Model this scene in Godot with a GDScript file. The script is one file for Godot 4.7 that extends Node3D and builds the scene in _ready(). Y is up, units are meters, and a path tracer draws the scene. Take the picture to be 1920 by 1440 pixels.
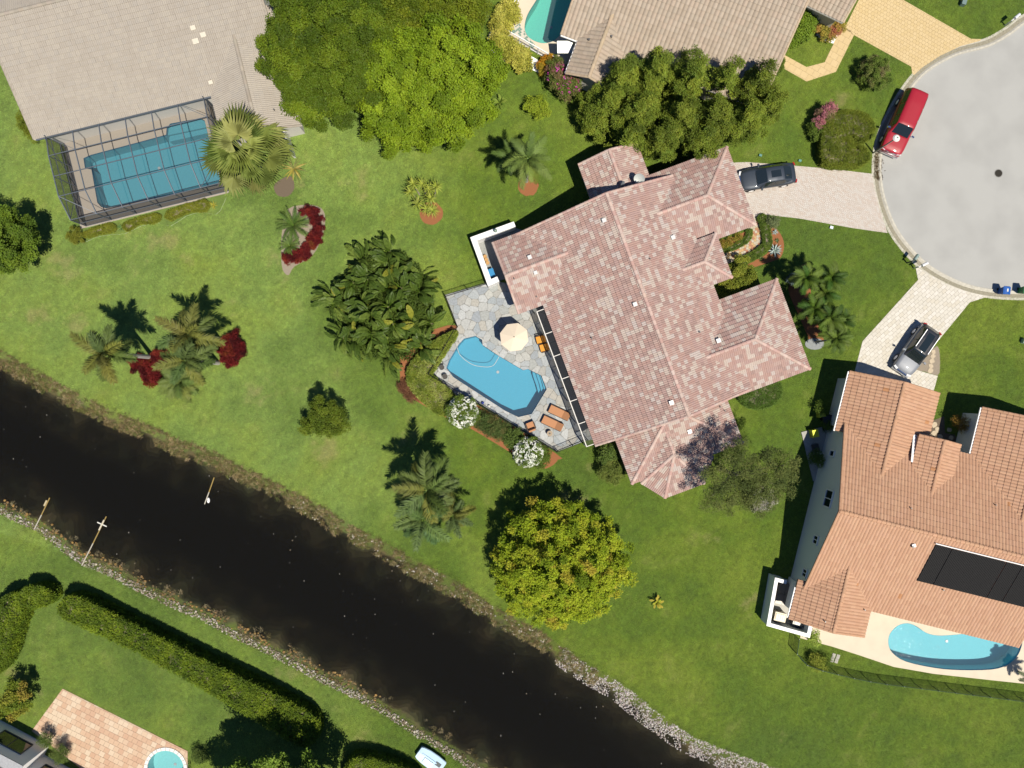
extends Node3D

# ---------------------------------------------------------------- camera and helpers
const CAM_H := 65.0          # the drone hovers 65 m above the ground
const LEAF := 1.6
const FOCAL := 1397.5        # focal length in photograph pixels
var taken := {}
var rng := RandomNumberGenerator.new()
var noise_a := FastNoiseLite.new()
var noise_b := FastNoiseLite.new()
var noise_c := FastNoiseLite.new()
var hard := []               # polygons where no lawn grows
var cuts := []               # polygons where the ground is dug away
var M := {}

func G(px: float, py: float, h := 0.0) -> Vector3:
	var k := (CAM_H - h) / FOCAL
	return Vector3((px - 960.0) * k, h, (py - 720.0) * k)

func g2(px: float, py: float, h := 0.0) -> Vector2:
	var p := G(px, py, h)
	return Vector2(p.x, p.z)

func pts(flat: Array, h := 0.0) -> PackedVector2Array:
	var o := PackedVector2Array()
	for i in range(0, flat.size(), 2):
		o.append(g2(flat[i], flat[i + 1], h))
	return o

func v3(p: Vector2, y := 0.0) -> Vector3:
	return Vector3(p.x, y, p.y)

func lin(r: float, g: float, b: float) -> Color:
	return Color(r, g, b)

class Shape:
	var v := PackedVector3Array()
	var n := PackedVector3Array()
	var c := PackedColorArray()
	func tri(p: Vector3, q: Vector3, r: Vector3, col := Color.WHITE) -> void:
		var m := (q - p).cross(r - p).normalized()
		v.append(p); v.append(r); v.append(q)
		n.append(m); n.append(m); n.append(m)
		c.append(col); c.append(col); c.append(col)
	func quad(p: Vector3, q: Vector3, r: Vector3, s: Vector3, col := Color.WHITE) -> void:
		tri(p, q, r, col)
		tri(p, r, s, col)
	func box(at: Vector3, size: Vector3, turn := Basis(), col := Color.WHITE) -> void:
		var x := turn.x * size.x / 2
		var y := turn.y * size.y / 2
		var z := turn.z * size.z / 2
		quad(at - x + y + z, at + x + y + z, at + x + y - z, at - x + y - z, col)
		quad(at - x - y - z, at + x - y - z, at + x - y + z, at - x - y + z, col)
		quad(at - x - y + z, at + x - y + z, at + x + y + z, at - x + y + z, col)
		quad(at + x - y - z, at - x - y - z, at - x + y - z, at + x + y - z, col)
		quad(at + x - y + z, at + x - y - z, at + x + y - z, at + x + y + z, col)
		quad(at - x - y - z, at - x - y + z, at - x + y + z, at - x + y - z, col)
	func bar(a: Vector3, b: Vector3, w: float, h: float, col := Color.WHITE) -> void:
		var d := (b - a).normalized()
		var side := d.cross(Vector3.UP)
		side = Vector3.RIGHT if side.length() < 0.01 else side.normalized()
		box((a + b) / 2, Vector3(w, h, a.distance_to(b)), Basis(side, side.cross(d) * -1.0, d), col)
	func tube(a: Vector3, b: Vector3, ra: float, rb: float, seg := 8, col := Color.WHITE, cap := true) -> void:
		var d := (b - a).normalized()
		var x := d.cross(Vector3.UP if absf(d.y) < 0.9 else Vector3.RIGHT).normalized()
		var y := d.cross(x)
		for i in seg:
			var f := TAU * i / seg
			var g := TAU * (i + 1) / seg
			var e := x * cos(f) + y * sin(f)
			var k := x * cos(g) + y * sin(g)
			quad(a + e * ra, a + k * ra, b + k * rb, b + e * rb, col)
			if cap:
				tri(b + e * rb, b + k * rb, b, col)
				tri(a + k * ra, a + e * ra, a, col)
	func prism(poly: PackedVector2Array, y0: float, y1: float, col := Color.WHITE, bevel := 0.0) -> void:
		var t := Geometry2D.triangulate_polygon(poly)
		for i in range(0, t.size(), 3):
			var p := poly[t[i]]
			var q := poly[t[i + 1]]
			var r := poly[t[i + 2]]
			if (q - p).cross(r - p) > 0:
				var w := q
				q = r
				r = w
			tri(Vector3(p.x, y1, p.y), Vector3(q.x, y1, q.y), Vector3(r.x, y1, r.y), col)
		var cw := Geometry2D.is_polygon_clockwise(poly)
		for i in poly.size():
			var p := poly[i]
			var q := poly[(i + 1) % poly.size()]
			if not cw:
				var w := p
				p = q
				q = w
			quad(Vector3(p.x, y1, p.y), Vector3(p.x, y0, p.y), Vector3(q.x, y0, q.y), Vector3(q.x, y1, q.y), col)
	func sheet(poly: PackedVector2Array, y: float, col := Color.WHITE) -> void:
		var t := Geometry2D.triangulate_polygon(poly)
		for i in range(0, t.size(), 3):
			var p := poly[t[i]]
			var q := poly[t[i + 1]]
			var r := poly[t[i + 2]]
			if (q - p).cross(r - p) > 0:
				var w := q
				q = r
				r = w
			tri(Vector3(p.x, y, p.y), Vector3(q.x, y, q.y), Vector3(r.x, y, r.y), col)
	func mesh(smooth := false) -> ArrayMesh:
		if smooth:
			var st := SurfaceTool.new()
			st.begin(Mesh.PRIMITIVE_TRIANGLES)
			st.set_smooth_group(0)
			for i in v.size():
				st.set_color(c[i])
				st.set_smooth_group(0)
				st.add_vertex(v[i])
			st.generate_normals()
			return st.commit()
		var m := ArrayMesh.new()
		if v.is_empty():
			return m
		var a := []
		a.resize(Mesh.ARRAY_MAX)
		a[Mesh.ARRAY_VERTEX] = v
		a[Mesh.ARRAY_NORMAL] = n
		a[Mesh.ARRAY_COLOR] = c
		m.add_surface_from_arrays(Mesh.PRIMITIVE_TRIANGLES, a)
		return m

func mat(r: float, g: float, b: float, rough := 0.8, metal := 0.0) -> StandardMaterial3D:
	var m := StandardMaterial3D.new()
	m.albedo_color = Color(r, g, b).linear_to_srgb()
	m.roughness = rough
	m.metallic = metal
	m.vertex_color_use_as_albedo = true
	return m

func grain(lo: float, hi: float, freq: float, seed_: int, octaves := 4) -> NoiseTexture2D:
	var f := FastNoiseLite.new()
	f.seed = seed_
	f.frequency = freq
	f.fractal_octaves = octaves
	var t := NoiseTexture2D.new()
	t.noise = f
	t.width = 512
	t.height = 512
	t.seamless = true
	var ramp := Gradient.new()
	ramp.set_color(0, Color(lo, lo, lo).linear_to_srgb())
	ramp.set_color(1, Color(hi, hi, hi).linear_to_srgb())
	t.color_ramp = ramp
	return t

func grained(m: StandardMaterial3D, tex: Texture2D, per_m: float, bump := 0.0) -> StandardMaterial3D:
	m.albedo_texture = tex
	m.uv1_triplanar = true
	m.uv1_world_triplanar = true
	m.uv1_scale = Vector3.ONE * per_m
	if bump > 0.0:
		m.heightmap_enabled = true
		m.heightmap_texture = tex
		m.heightmap_scale = bump
	return m

func numbered(called: String) -> String:
	if not taken.has(called):
		taken[called] = 0
		return called
	taken[called] += 1
	return "%s_%03d" % [called, taken[called]]

func tag(o: Node, label: String, category: String, group := "", kind := "") -> Node:
	if label: o.set_meta("label", label)
	if category: o.set_meta("category", category)
	if group: o.set_meta("group", group)
	if kind: o.set_meta("kind", kind)
	return o

func thing(called: String, label: String, category: String, at := Vector3.ZERO, turn := 0.0, group := "") -> Node3D:
	var o := Node3D.new()
	o.name = numbered(called)
	add_child(o)
	o.position = at
	o.rotation.y = turn
	tag(o, label, category, group)
	return o

func part(called: String, mesh: Mesh, m: Material, parent: Node, at := Transform3D()) -> MeshInstance3D:
	var o := MeshInstance3D.new()
	o.name = called
	o.mesh = mesh
	o.material_override = m
	o.transform = at
	parent.add_child(o, true)
	return o

func struct(called: String, mesh: Mesh, m: Material) -> MeshInstance3D:
	var o := part(numbered(called), mesh, m, self)
	o.set_meta("kind", "structure")
	return o

func copies(called: String, mesh: Mesh, m: Material, parent: Node, xf: Array, cols: Array, stuff := true) -> MultiMeshInstance3D:
	var mm := MultiMesh.new()
	mm.transform_format = MultiMesh.TRANSFORM_3D
	mm.use_colors = true
	mm.mesh = mesh
	mm.instance_count = xf.size()
	var b := PackedFloat32Array()
	b.resize(xf.size() * 16)
	var k := 0
	for i in xf.size():
		var t: Transform3D = xf[i]
		var c: Color = cols[i]
		b[k] = t.basis.x.x; b[k + 1] = t.basis.y.x; b[k + 2] = t.basis.z.x; b[k + 3] = t.origin.x
		b[k + 4] = t.basis.x.y; b[k + 5] = t.basis.y.y; b[k + 6] = t.basis.z.y; b[k + 7] = t.origin.y
		b[k + 8] = t.basis.x.z; b[k + 9] = t.basis.y.z; b[k + 10] = t.basis.z.z; b[k + 11] = t.origin.z
		b[k + 12] = c.r; b[k + 13] = c.g; b[k + 14] = c.b; b[k + 15] = 1.0
		k += 16
	mm.buffer = b
	var o := MultiMeshInstance3D.new()
	o.name = called
	o.multimesh = mm
	o.material_override = m
	parent.add_child(o, true)
	if stuff: o.set_meta("kind", "stuff")
	return o

func vary(c: Color, by: float) -> Color:
	var k := 1.0 + rng.randf_range(-by, by)
	return Color(c.r * k * rng.randf_range(1 - by * 0.3, 1 + by * 0.3), c.g * k, c.b * k * rng.randf_range(1 - by * 0.3, 1 + by * 0.3))

func inside(p: Vector2, polys: Array) -> bool:
	for q: PackedVector2Array in polys:
		if Geometry2D.is_point_in_polygon(p, q):
			return true
	return false

func grown(poly: PackedVector2Array, by: float) -> PackedVector2Array:
	var r := Geometry2D.offset_polygon(poly, by)
	return r[0] if r.size() else poly

# an outline with a hole, cut into two pieces that have none
func ring(outer: PackedVector2Array, hole: PackedVector2Array) -> Array:
	var mid := Vector2.ZERO
	for p in hole:
		mid += p / hole.size()
	var out := []
	for s in [-1.0, 1.0]:
		var half := PackedVector2Array([mid + Vector2(0, -200), mid + Vector2(200 * s, -200), mid + Vector2(200 * s, 200), mid + Vector2(0, 200)])
		for a in Geometry2D.intersect_polygons(outer, half):
			for b in Geometry2D.clip_polygons(a, hole):
				out.append(b)
	return out

func smooth_line(flat: Array, steps := 4, h := 0.0) -> PackedVector2Array:
	# a soft closed outline through pixel points
	var p := pts(flat, h)
	var o := PackedVector2Array()
	var n := p.size()
	for i in n:
		for k in steps:
			o.append(p[i].cubic_interpolate(p[(i + 1) % n], p[(i + n - 1) % n], p[(i + 2) % n], float(k) / steps))
	return o

# ---------------------------------------------------------------- tiled roofs and houses
class Roof:
	var blocks := []
	var origin := Vector2.ZERO
	var s_dir := Vector2.RIGHT
	var t_dir := Vector2.DOWN
	func world(s: float, t: float, h: float) -> Vector3:
		var p := origin + s_dir * s + t_dir * t
		return Vector3(p.x, h, p.y)
	func local(p: Vector3) -> Vector2:
		var q := Vector2(p.x, p.z) - origin
		return Vector2(q.dot(s_dir), q.dot(t_dir))
	func height(l: Vector2) -> float:
		var best := 0.0
		for b in blocks:
			var a: Vector2 = (b.b - b.a).normalized()
			var q: Vector2 = l - b.a
			var along := q.dot(a)
			var across := q.dot(Vector2(a.y, -a.x))
			var w: float = b.wl if across > 0 else b.wr
			if along < 0 or along > (b.b - b.a).length() or absf(across) > w:
				continue
			var h: float = b.h - b.slope * absf(across)
			if b.hip1:
				h = minf(h, b.h - b.slope * b.wl + b.slope * ((b.b - b.a).length() - along))
			best = maxf(best, h)
		return best

func block(a: Vector2, b: Vector2, wl: float, wr: float, h: float, slope: float, hip1 := false, hip0 := false) -> Dictionary:
	return {"a": a, "b": b, "wl": wl, "wr": wr, "h": h, "slope": slope, "hip1": hip1, "hip0": hip0}

func opened(b: Dictionary, at0: bool, at1: bool) -> Dictionary:
	b.open0 = at0
	b.open1 = at1
	return b

# tile: {w, l, humps, seg, rise, nose}; shade(i, j) gives a colour; full tiles may be kept apart in singles
func roof_face(sh: Shape, poly: Array, tile: Dictionary, shade: Callable, singles: Array, limit: int) -> void:
	var n: Vector3 = (poly[1] - poly[0]).cross(poly[2] - poly[0]).normalized()
	if n.y < 0: n = -n
	var u := Vector3(n.z, 0, -n.x).normalized()
	var v := n.cross(u).normalized()
	if v.y < 0:
		v = -v
		u = -u
	var o: Vector3 = poly[0]
	for p: Vector3 in poly:
		if p.y < o.y: o = p
	var flat := PackedVector2Array()
	var lo := Vector2(1e9, 1e9)
	var hi := -lo
	for p: Vector3 in poly:
		var q := Vector2((p - o).dot(u), (p - o).dot(v))
		flat.append(q)
		lo = Vector2(minf(lo.x, q.x), minf(lo.y, q.y))
		hi = Vector2(maxf(hi.x, q.x), maxf(hi.y, q.y))
	var w: float = tile.w
	var l: float = tile.l
	var strips: int = tile.humps * tile.seg
	for j in range(floori(lo.y / l) - 1, ceili(hi.y / l) + 1):
		for i in range(floori(lo.x / w), ceili(hi.x / w) + 1):
			var x0 := i * w
			var y0 := j * l
			var cx := x0 + w / 2
			var cy := y0 + l / 2
			if cx < lo.x - w or cx > hi.x + w: continue
			var all := true
			var any := false
			for q in [Vector2(x0, y0), Vector2(x0 + w, y0), Vector2(x0 + w, y0 + l), Vector2(x0, y0 + l), Vector2(cx, cy)]:
				if Geometry2D.is_point_in_polygon(q, flat): any = true
				else: all = false
			if not any: continue
			var col: Color = shade.call(i, j)
			if all and singles.size() < limit and tile.get("apart", false):
				singles.append([Transform3D(Basis(u, n, v), o + u * x0 + v * y0), col])
				continue
			var dx := rng.randf_range(-0.006, 0.006)
			var dn := rng.randf_range(-0.006, 0.006)
			for k in strips:
				var a := x0 + w * k / strips
				var b := x0 + w * (k + 1) / strips
				var ha: float = tile.rise * absf(sin(PI * tile.humps * float(k) / strips))
				var hb: float = tile.rise * absf(sin(PI * tile.humps * float(k + 1) / strips))
				if all:
					sh.quad(o + u * (a + dx) + v * y0 + n * (ha + tile.nose + dn), o + u * (b + dx) + v * y0 + n * (hb + tile.nose + dn), o + u * (b + dx) + v * (y0 + l) + n * (hb + 0.005), o + u * (a + dx) + v * (y0 + l) + n * (ha + 0.005), col)
					sh.quad(o + u * (a + dx) + v * y0 + n * 0.0, o + u * (b + dx) + v * y0 + n * 0.0, o + u * (b + dx) + v * y0 + n * (hb + tile.nose + dn), o + u * (a + dx) + v * y0 + n * (ha + tile.nose + dn), col)
				else:
					var cell := PackedVector2Array([Vector2(a, y0), Vector2(b, y0), Vector2(b, y0 + l), Vector2(a, y0 + l)])
					for piece in Geometry2D.intersect_polygons(cell, flat):
						var t := Geometry2D.triangulate_polygon(piece)
						for e in range(0, t.size(), 3):
							var c3 := []
							for z in 3:
								var q: Vector2 = piece[t[e + z]]
								c3.append(o + u * q.x + v * q.y + n * (lerpf(ha, hb, (q.x - a) / (b - a)) + lerpf(tile.nose, 0.005, (q.y - y0) / l)))
							if (c3[1] - c3[0]).cross(c3[2] - c3[0]).dot(n) < 0: c3.reverse()
							sh.tri(c3[0], c3[1], c3[2], col)
							# the nose of a cut tile
						if piece.size() and all == false:
							for z in piece.size():
								var q1: Vector2 = piece[z]
								var q2: Vector2 = piece[(z + 1) % piece.size()]
								if absf(q1.y - y0) < 1e-4 and absf(q2.y - y0) < 1e-4:
									sh.quad(o + u * q1.x + v * y0, o + u * q2.x + v * y0, o + u * q2.x + v * y0 + n * (hb + tile.nose), o + u * q1.x + v * y0 + n * (ha + tile.nose), col)

func tile_mesh(tile: Dictionary) -> ArrayMesh:
	var sh := Shape.new()
	var strips: int = tile.humps * tile.seg
	for k in strips:
		var a: float = tile.w * k / strips
		var b: float = tile.w * (k + 1) / strips
		var ha: float = tile.rise * absf(sin(PI * tile.humps * float(k) / strips))
		var hb: float = tile.rise * absf(sin(PI * tile.humps * float(k + 1) / strips))
		sh.quad(Vector3(a, ha + tile.nose, 0), Vector3(b, hb + tile.nose, 0), Vector3(b, hb + 0.005, tile.l), Vector3(a, ha + 0.005, tile.l))
		sh.quad(Vector3(a, 0, 0), Vector3(b, 0, 0), Vector3(b, hb + tile.nose, 0), Vector3(a, ha + tile.nose, 0))
	return sh.mesh()

# caps along a ridge or hip
func caps(sh: Shape, a: Vector3, b: Vector3, r: float, cols: Array) -> void:
	var n := maxi(1, roundi(a.distance_to(b) / 0.38))
	var d := (b - a).normalized()
	var x := d.cross(Vector3.UP).normalized()
	var y := x.cross(d)
	for i in n:
		var p := a.lerp(b, float(i) / n)
		var q := a.lerp(b, (i + 1.12) / n)
		var col: Color = vary(cols[rng.randi() % cols.size()], 0.08)
		for k in 6:
			var f := PI * (k / 6.0) * 1.0
			var g := PI * ((k + 1) / 6.0)
			var e1 := x * cos(f) + y * (sin(f) * 0.75 + 0.12)
			var e2 := x * cos(g) + y * (sin(g) * 0.75 + 0.12)
			sh.quad(p + e1 * r * 1.12, p + e2 * r * 1.12, q + e2 * r * 0.92, q + e1 * r * 0.92, col)
			sh.tri(p, p + e2 * r * 1.12, p + e1 * r * 1.12, col)

func build_house(house: Node3D, roof: Roof, tile: Dictionary, shade: Callable, cap_cols: Array, wall_m: Material, trim_m: Material, extra := [], limit := 300, over := 0.45, walls := true) -> Node3D:
	var tiles := Shape.new()
	var deck := Shape.new()
	var wall := Shape.new()
	var trim := Shape.new()
	var singles := []
	var ridge := Shape.new()
	for b in roof.blocks:
		var a: Vector2 = (b.b - b.a).normalized()
		var left := Vector2(a.y, -a.x)
		var el: float = b.h - b.slope * b.wl
		var er: float = b.h - b.slope * b.wr
		var r0: Vector2 = b.a + (a * b.wl if b.hip0 else Vector2.ZERO)
		var r1: Vector2 = b.b - (a * b.wl if b.hip1 else Vector2.ZERO)
		var w := func(p: Vector2, h: float) -> Vector3: return roof.world(p.x, p.y, h)
		var l0: Vector3 = w.call(b.a + left * b.wl, el)
		var l1: Vector3 = w.call(b.b + left * b.wl, el)
		var q0: Vector3 = w.call(b.a - left * b.wr, er)
		var q1: Vector3 = w.call(b.b - left * b.wr, er)
		var t0: Vector3 = w.call(r0, b.h)
		var t1: Vector3 = w.call(r1, b.h)
		var faces := [[l0, l1, t1, t0], [q1, q0, t0, t1]]
		if b.hip1: faces.append([l1, q1, t1])
		if b.hip0: faces.append([q0, l0, t0])
		for f: Array in faces:
			roof_face(tiles, f, tile, shade, singles, limit)
			for i in range(1, f.size() - 1):
				deck.tri(f[0], f[i], f[i + 1])
				deck.tri(f[0] + Vector3.DOWN * 0.14, f[i + 1] + Vector3.DOWN * 0.14, f[i] + Vector3.DOWN * 0.14)
			trim.bar(f[0] + Vector3.DOWN * 0.09, f[1] + Vector3.DOWN * 0.09, 0.05, 0.16)
		if not b.hip1 and not b.get("open1", false):
			trim.bar(l1 + Vector3.DOWN * 0.09, t1 + Vector3.DOWN * 0.09, 0.05, 0.16)
			trim.bar(q1 + Vector3.DOWN * 0.09, t1 + Vector3.DOWN * 0.09, 0.05, 0.16)
		if not b.hip0 and not b.get("open0", false):
			trim.bar(l0 + Vector3.DOWN * 0.09, t0 + Vector3.DOWN * 0.09, 0.05, 0.16)
			trim.bar(q0 + Vector3.DOWN * 0.09, t0 + Vector3.DOWN * 0.09, 0.05, 0.16)
		caps(ridge, t0, t1, 0.15, cap_cols)
		if b.hip1:
			caps(ridge, l1, t1, 0.14, cap_cols)
			caps(ridge, q1, t1, 0.14, cap_cols)
		elif not b.get("open1", false):
			caps(ridge, l1 + Vector3.UP * 0.02, t1 + Vector3.UP * 0.02, 0.1, cap_cols)
			caps(ridge, q1 + Vector3.UP * 0.02, t1 + Vector3.UP * 0.02, 0.1, cap_cols)
		if b.hip0:
			caps(ridge, l0, t0, 0.14, cap_cols)
			caps(ridge, q0, t0, 0.14, cap_cols)
		elif not b.get("open0", false):
			caps(ridge, l0 + Vector3.UP * 0.02, t0 + Vector3.UP * 0.02, 0.1, cap_cols)
			caps(ridge, q0 + Vector3.UP * 0.02, t0 + Vector3.UP * 0.02, 0.1, cap_cols)
		if walls:
			var oa: float = over if not b.has("flush") else 0.06
			var c := [b.a + a * oa + left * (b.wl - over), b.b - a * oa + left * (b.wl - over), b.b - a * oa - left * (b.wr - over), b.a + a * oa - left * (b.wr - over)]
			var hs := [el + b.slope * over - 0.16, el + b.slope * over - 0.16, er + b.slope * over - 0.16, er + b.slope * over - 0.16]
			for i in 4:
				var k := (i + 1) % 4
				wall.quad(w.call(c[i], 0.0), w.call(c[k], 0.0), w.call(c[k], hs[k]), w.call(c[i], hs[i]))
			if not b.hip1 and not b.get("open1", false): wall.tri(w.call(c[1], hs[1]), w.call(c[2], hs[2]), w.call(b.b - a * oa, b.h - 0.16))
			if not b.hip0 and not b.get("open0", false): wall.tri(w.call(c[3], hs[3]), w.call(c[0], hs[0]), w.call(b.a + a * oa, b.h - 0.16))
	for f: Array in extra:
		roof_face(tiles, f, tile, shade, singles, limit)
		for i in range(1, f.size() - 1):
			deck.tri(f[0], f[i], f[i + 1])
			deck.tri(f[0] + Vector3.DOWN * 0.14, f[i + 1] + Vector3.DOWN * 0.14, f[i] + Vector3.DOWN * 0.14)
	var root := part("roof", deck.mesh(), M.underlay, house)
	part("roof_tiles", tiles.mesh(), M.tile, root).set_meta("kind", "stuff")
	var one := {}
	var tm := tile_mesh(tile)
	for s in singles:
		var key: Color = s[1]
		if not one.has(key):
			var m: StandardMaterial3D = M.tile.duplicate()
			m.albedo_color = key.linear_to_srgb()
			one[key] = m
		part("tile", tm, one[key], root, s[0])
	part("ridge_caps", ridge.mesh(), M.tile, root).set_meta("kind", "stuff")
	part("fascia", trim.mesh(), trim_m, root)
	if walls: part("wall", wall.mesh(), wall_m, house)
	return root

# a small roof vent, box or pipe, set on the slope under a pixel
func vent(root: Node3D, roof: Roof, px: float, py: float, size: float, pipe := false) -> void:
	var h := 4.5
	for i in 5:
		h = maxf(roof.height(roof.local(G(px, py, h))), 2.5)
	var p := G(px, py, h)
	size *= 1.0 if pipe else 0.62
	var sh := Shape.new()
	if pipe:
		sh.tube(p + Vector3.DOWN * 0.1, p + Vector3.UP * 0.3, size, size, 8, Color(0.12, 0.12, 0.12))
		part("vent_pipe", sh.mesh(), M.metal, root)
	else:
		sh.box(p + Vector3.UP * 0.08, Vector3(size, 0.26, size), Basis(Vector3.UP, 0.35), Color(0.5, 0.5, 0.5))
		sh.box(p + Vector3.UP * 0.22, Vector3(size * 1.25, 0.06, size * 1.25), Basis(Vector3.UP, 0.35), Color(0.55, 0.55, 0.55))
		part("vent", sh.mesh(), M.metal, root)

# ---------------------------------------------------------------- plants
func leaf_mesh(count: int, length: float, width: float, spread: float, seed_: int, flatness := 0.4) -> ArrayMesh:
	# a clump of single leaves inside a ball of radius 1
	var r := RandomNumberGenerator.new()
	r.seed = seed_
	var sh := Shape.new()
	for i in count:
		var d := Vector3(r.randfn(), r.randfn() * 0.8 + 0.25, r.randfn()).normalized()
		var at := d * spread * pow(r.randf(), 0.45)
		var out := (d + Vector3(r.randfn(), r.randfn() * flatness, r.randfn()) * 0.6).normalized()
		var side := out.cross(Vector3(r.randfn() * 0.5, 1, r.randfn() * 0.5)).normalized()
		var up := side.cross(out).normalized()
		var l := length * r.randf_range(0.7, 1.3)
		var w := width * r.randf_range(0.75, 1.25)
		var k := r.randf_range(0.7, 1.25)
		var c := Color(k * r.randf_range(0.9, 1.12), k, k * r.randf_range(0.8, 1.15))
		var tip := at + out * l - up * l * 0.22
		var mid := at + out * l * 0.45 + up * l * 0.04
		sh.tri(at, mid + side * w * 0.5 - up * w * 0.12, tip, c)
		sh.tri(at, tip, mid - side * w * 0.5 - up * w * 0.12, c)
	return sh.mesh()

func pick(cols: Array, p: Vector3, salt: float) -> Color:
	var k := clampf(0.5 + 0.75 * noise_c.get_noise_3d(p.x * 1.7 + salt, p.y * 1.7, p.z * 1.7) + rng.randf_range(-0.3, 0.3), 0.0, 0.999) * (cols.size() - 1)
	var i := mini(int(k), cols.size() - 2) if cols.size() > 1 else 0
	return cols[i].lerp(cols[mini(i + 1, cols.size() - 1)], k - i)

# lobes: [centre, radii]; twigs end in tufts of leaf clumps over each lobe, with gaps between the tufts
func foliage(parent: Node3D, called: String, mesh: Mesh, lobes: Array, per_m2: float, size: float, cols: Array, below := -0.35, squash := 1.0, lump := 0.16, tuft := 0.0) -> void:
	var xf := []
	var cc := []
	var salt := rng.randf() * 100.0
	var base := parent.global_position
	for li in lobes.size():
		var c: Vector3 = lobes[li][0]
		var r: Vector3 = lobes[li][1]
		var area := 4.0 * PI * pow((pow(r.x * r.z, 1.6) + pow(r.x * r.y, 1.6) + pow(r.y * r.z, 1.6)) / 3.0, 1.0 / 1.6) * 0.72
		var groups := maxi(3, int(area / (tuft * tuft * 3.5))) if tuft > 0.0 else int(area * per_m2)
		var each := maxi(1, int(per_m2 * tuft * tuft * 3.0)) if tuft > 0.0 else 1
		for k in groups:
			var d := Vector3(rng.randfn(), rng.randfn(), rng.randfn()).normalized()
			if tuft > 0.0:
				var y := 1.0 - (k + rng.randf()) / groups * 1.45
				var f := k * 2.39996 + rng.randf_range(-0.4, 0.4)
				d = Vector3(cos(f) * sqrt(maxf(0.0, 1.0 - y * y)), y, sin(f) * sqrt(maxf(0.0, 1.0 - y * y)))
			elif d.y < below:
				d.y = -d.y
			var bump := 1.0 + lump * noise_c.get_noise_3d((c.x + d.x * r.x) * 3.1 + salt, (c.y + d.y * r.y) * 3.1, (c.z + d.z * r.z) * 3.1) * 2.0
			var q := rng.randf_range(0.86, 1.03) if rng.randf() < 0.8 else rng.randf_range(0.45, 0.86)
			if tuft > 0.0:
				q = rng.randf_range(0.7, 1.12)
			var p := c + d * r * q * bump
			var deep := false
			for lj in lobes.size():
				if lj == li: continue
				var e: Vector3 = (p - lobes[lj][0]) / lobes[lj][1]
				if e.length_squared() < 0.5:
					deep = true
					break
			if deep or p.y + base.y < 0.03: continue
			var col := pick(cols, p, salt)
			var big := tuft * rng.randf_range(0.5, 1.1)
			for z in each:
				var at := p
				var o := d
				if tuft > 0.0:
					var w := Vector3(rng.randfn(), rng.randfn(), rng.randfn()).normalized()
					if w.dot(d + Vector3.UP * 0.7) < -0.25: w = -w
					at = p + w * big * Vector3(1, 0.75, 1) * pow(rng.randf(), 0.4)
					o = (w + d * 0.5 + Vector3.UP * 0.4).normalized()
				if at.y + base.y < 0.05: continue
				var b := Basis(Vector3.UP, rng.randf() * TAU)
				var tilt := Vector3.UP.cross(o)
				if tilt.length() > 0.05:
					b = Basis(tilt.normalized(), Vector3.UP.angle_to(o) * 0.65) * b
				var s := size * rng.randf_range(0.72, 1.3)
				xf.append(Transform3D(b.scaled_local(Vector3(s, s * squash, s)), at))
				cc.append(vary(col, 0.16) * LEAF)
		if tuft > 0.0:
			for k in int(area * per_m2 * 0.22):
				var d := Vector3(rng.randfn(), rng.randfn(), rng.randfn()).normalized()
				if d.y < below: d.y = -d.y
				var at := c + d * r * rng.randf_range(0.35, 0.66)
				if at.y + base.y < 0.05: continue
				var s := size * rng.randf_range(0.8, 1.2)
				xf.append(Transform3D(Basis(Vector3.UP, rng.randf() * TAU).scaled(Vector3.ONE * s), at))
				cc.append(vary(pick(cols, at, salt), 0.16) * LEAF)
	copies(called, mesh, M.leaf, parent, xf, cc)

func px_lobes(list: Array, flat := 0.8) -> Array:
	# pixel circles at a height -> world ellipsoids
	var o := []
	for a in list:
		var r: float = a[2] * (CAM_H - a[3]) / FOCAL
		o.append([G(a[0], a[1], a[3]), Vector3(r, minf(r * flat, a[3] * 0.95), r)])
	return o

func tree(called: String, label: String, lobes: Array, leaf: Mesh, per_m2: float, size: float, cols: Array, trunk_r := 0.18, bark := Color(0.16, 0.13, 0.1), group := "", squash := 1.0, lump := 0.16, below := -0.35, tuft := 0.5) -> Node3D:
	var mid := Vector3.ZERO
	var top := 0.0
	for l in lobes:
		mid += l[0] / lobes.size()
		top = maxf(top, l[0].y)
	var t := thing(called, label, "tree", Vector3(mid.x, 0, mid.z), 0.0, group)
	var own := []
	for l in lobes:
		own.append([l[0] - t.position, l[1]])
	var sh := Shape.new()
	var fork := Vector3(rng.randf_range(-0.1, 0.1), top * 0.42, rng.randf_range(-0.1, 0.1))
	sh.tube(Vector3(0, -0.15, 0), Vector3(0, 0.25, 0), trunk_r * 1.5, trunk_r * 1.1, 9, bark, false)
	sh.tube(Vector3(0, 0.25, 0), fork, trunk_r * 1.1, trunk_r * 0.8, 9, bark)
	part("trunk", sh.mesh(), M.bark, t)
	for l in own:
		var b := Shape.new()
		var e: Vector3 = l[0]
		var knee := fork.lerp(e, 0.5) + Vector3(0, 0.2, 0)
		b.tube(fork, knee, trunk_r * 0.55, trunk_r * 0.35, 6, bark, false)
		b.tube(knee, e, trunk_r * 0.35, trunk_r * 0.15, 6, bark, false)
		part("branch", b.mesh(), M.bark, t)
	foliage(t, "crown", leaf, own, per_m2, size, cols, below, squash, lump, tuft)
	return t

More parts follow.
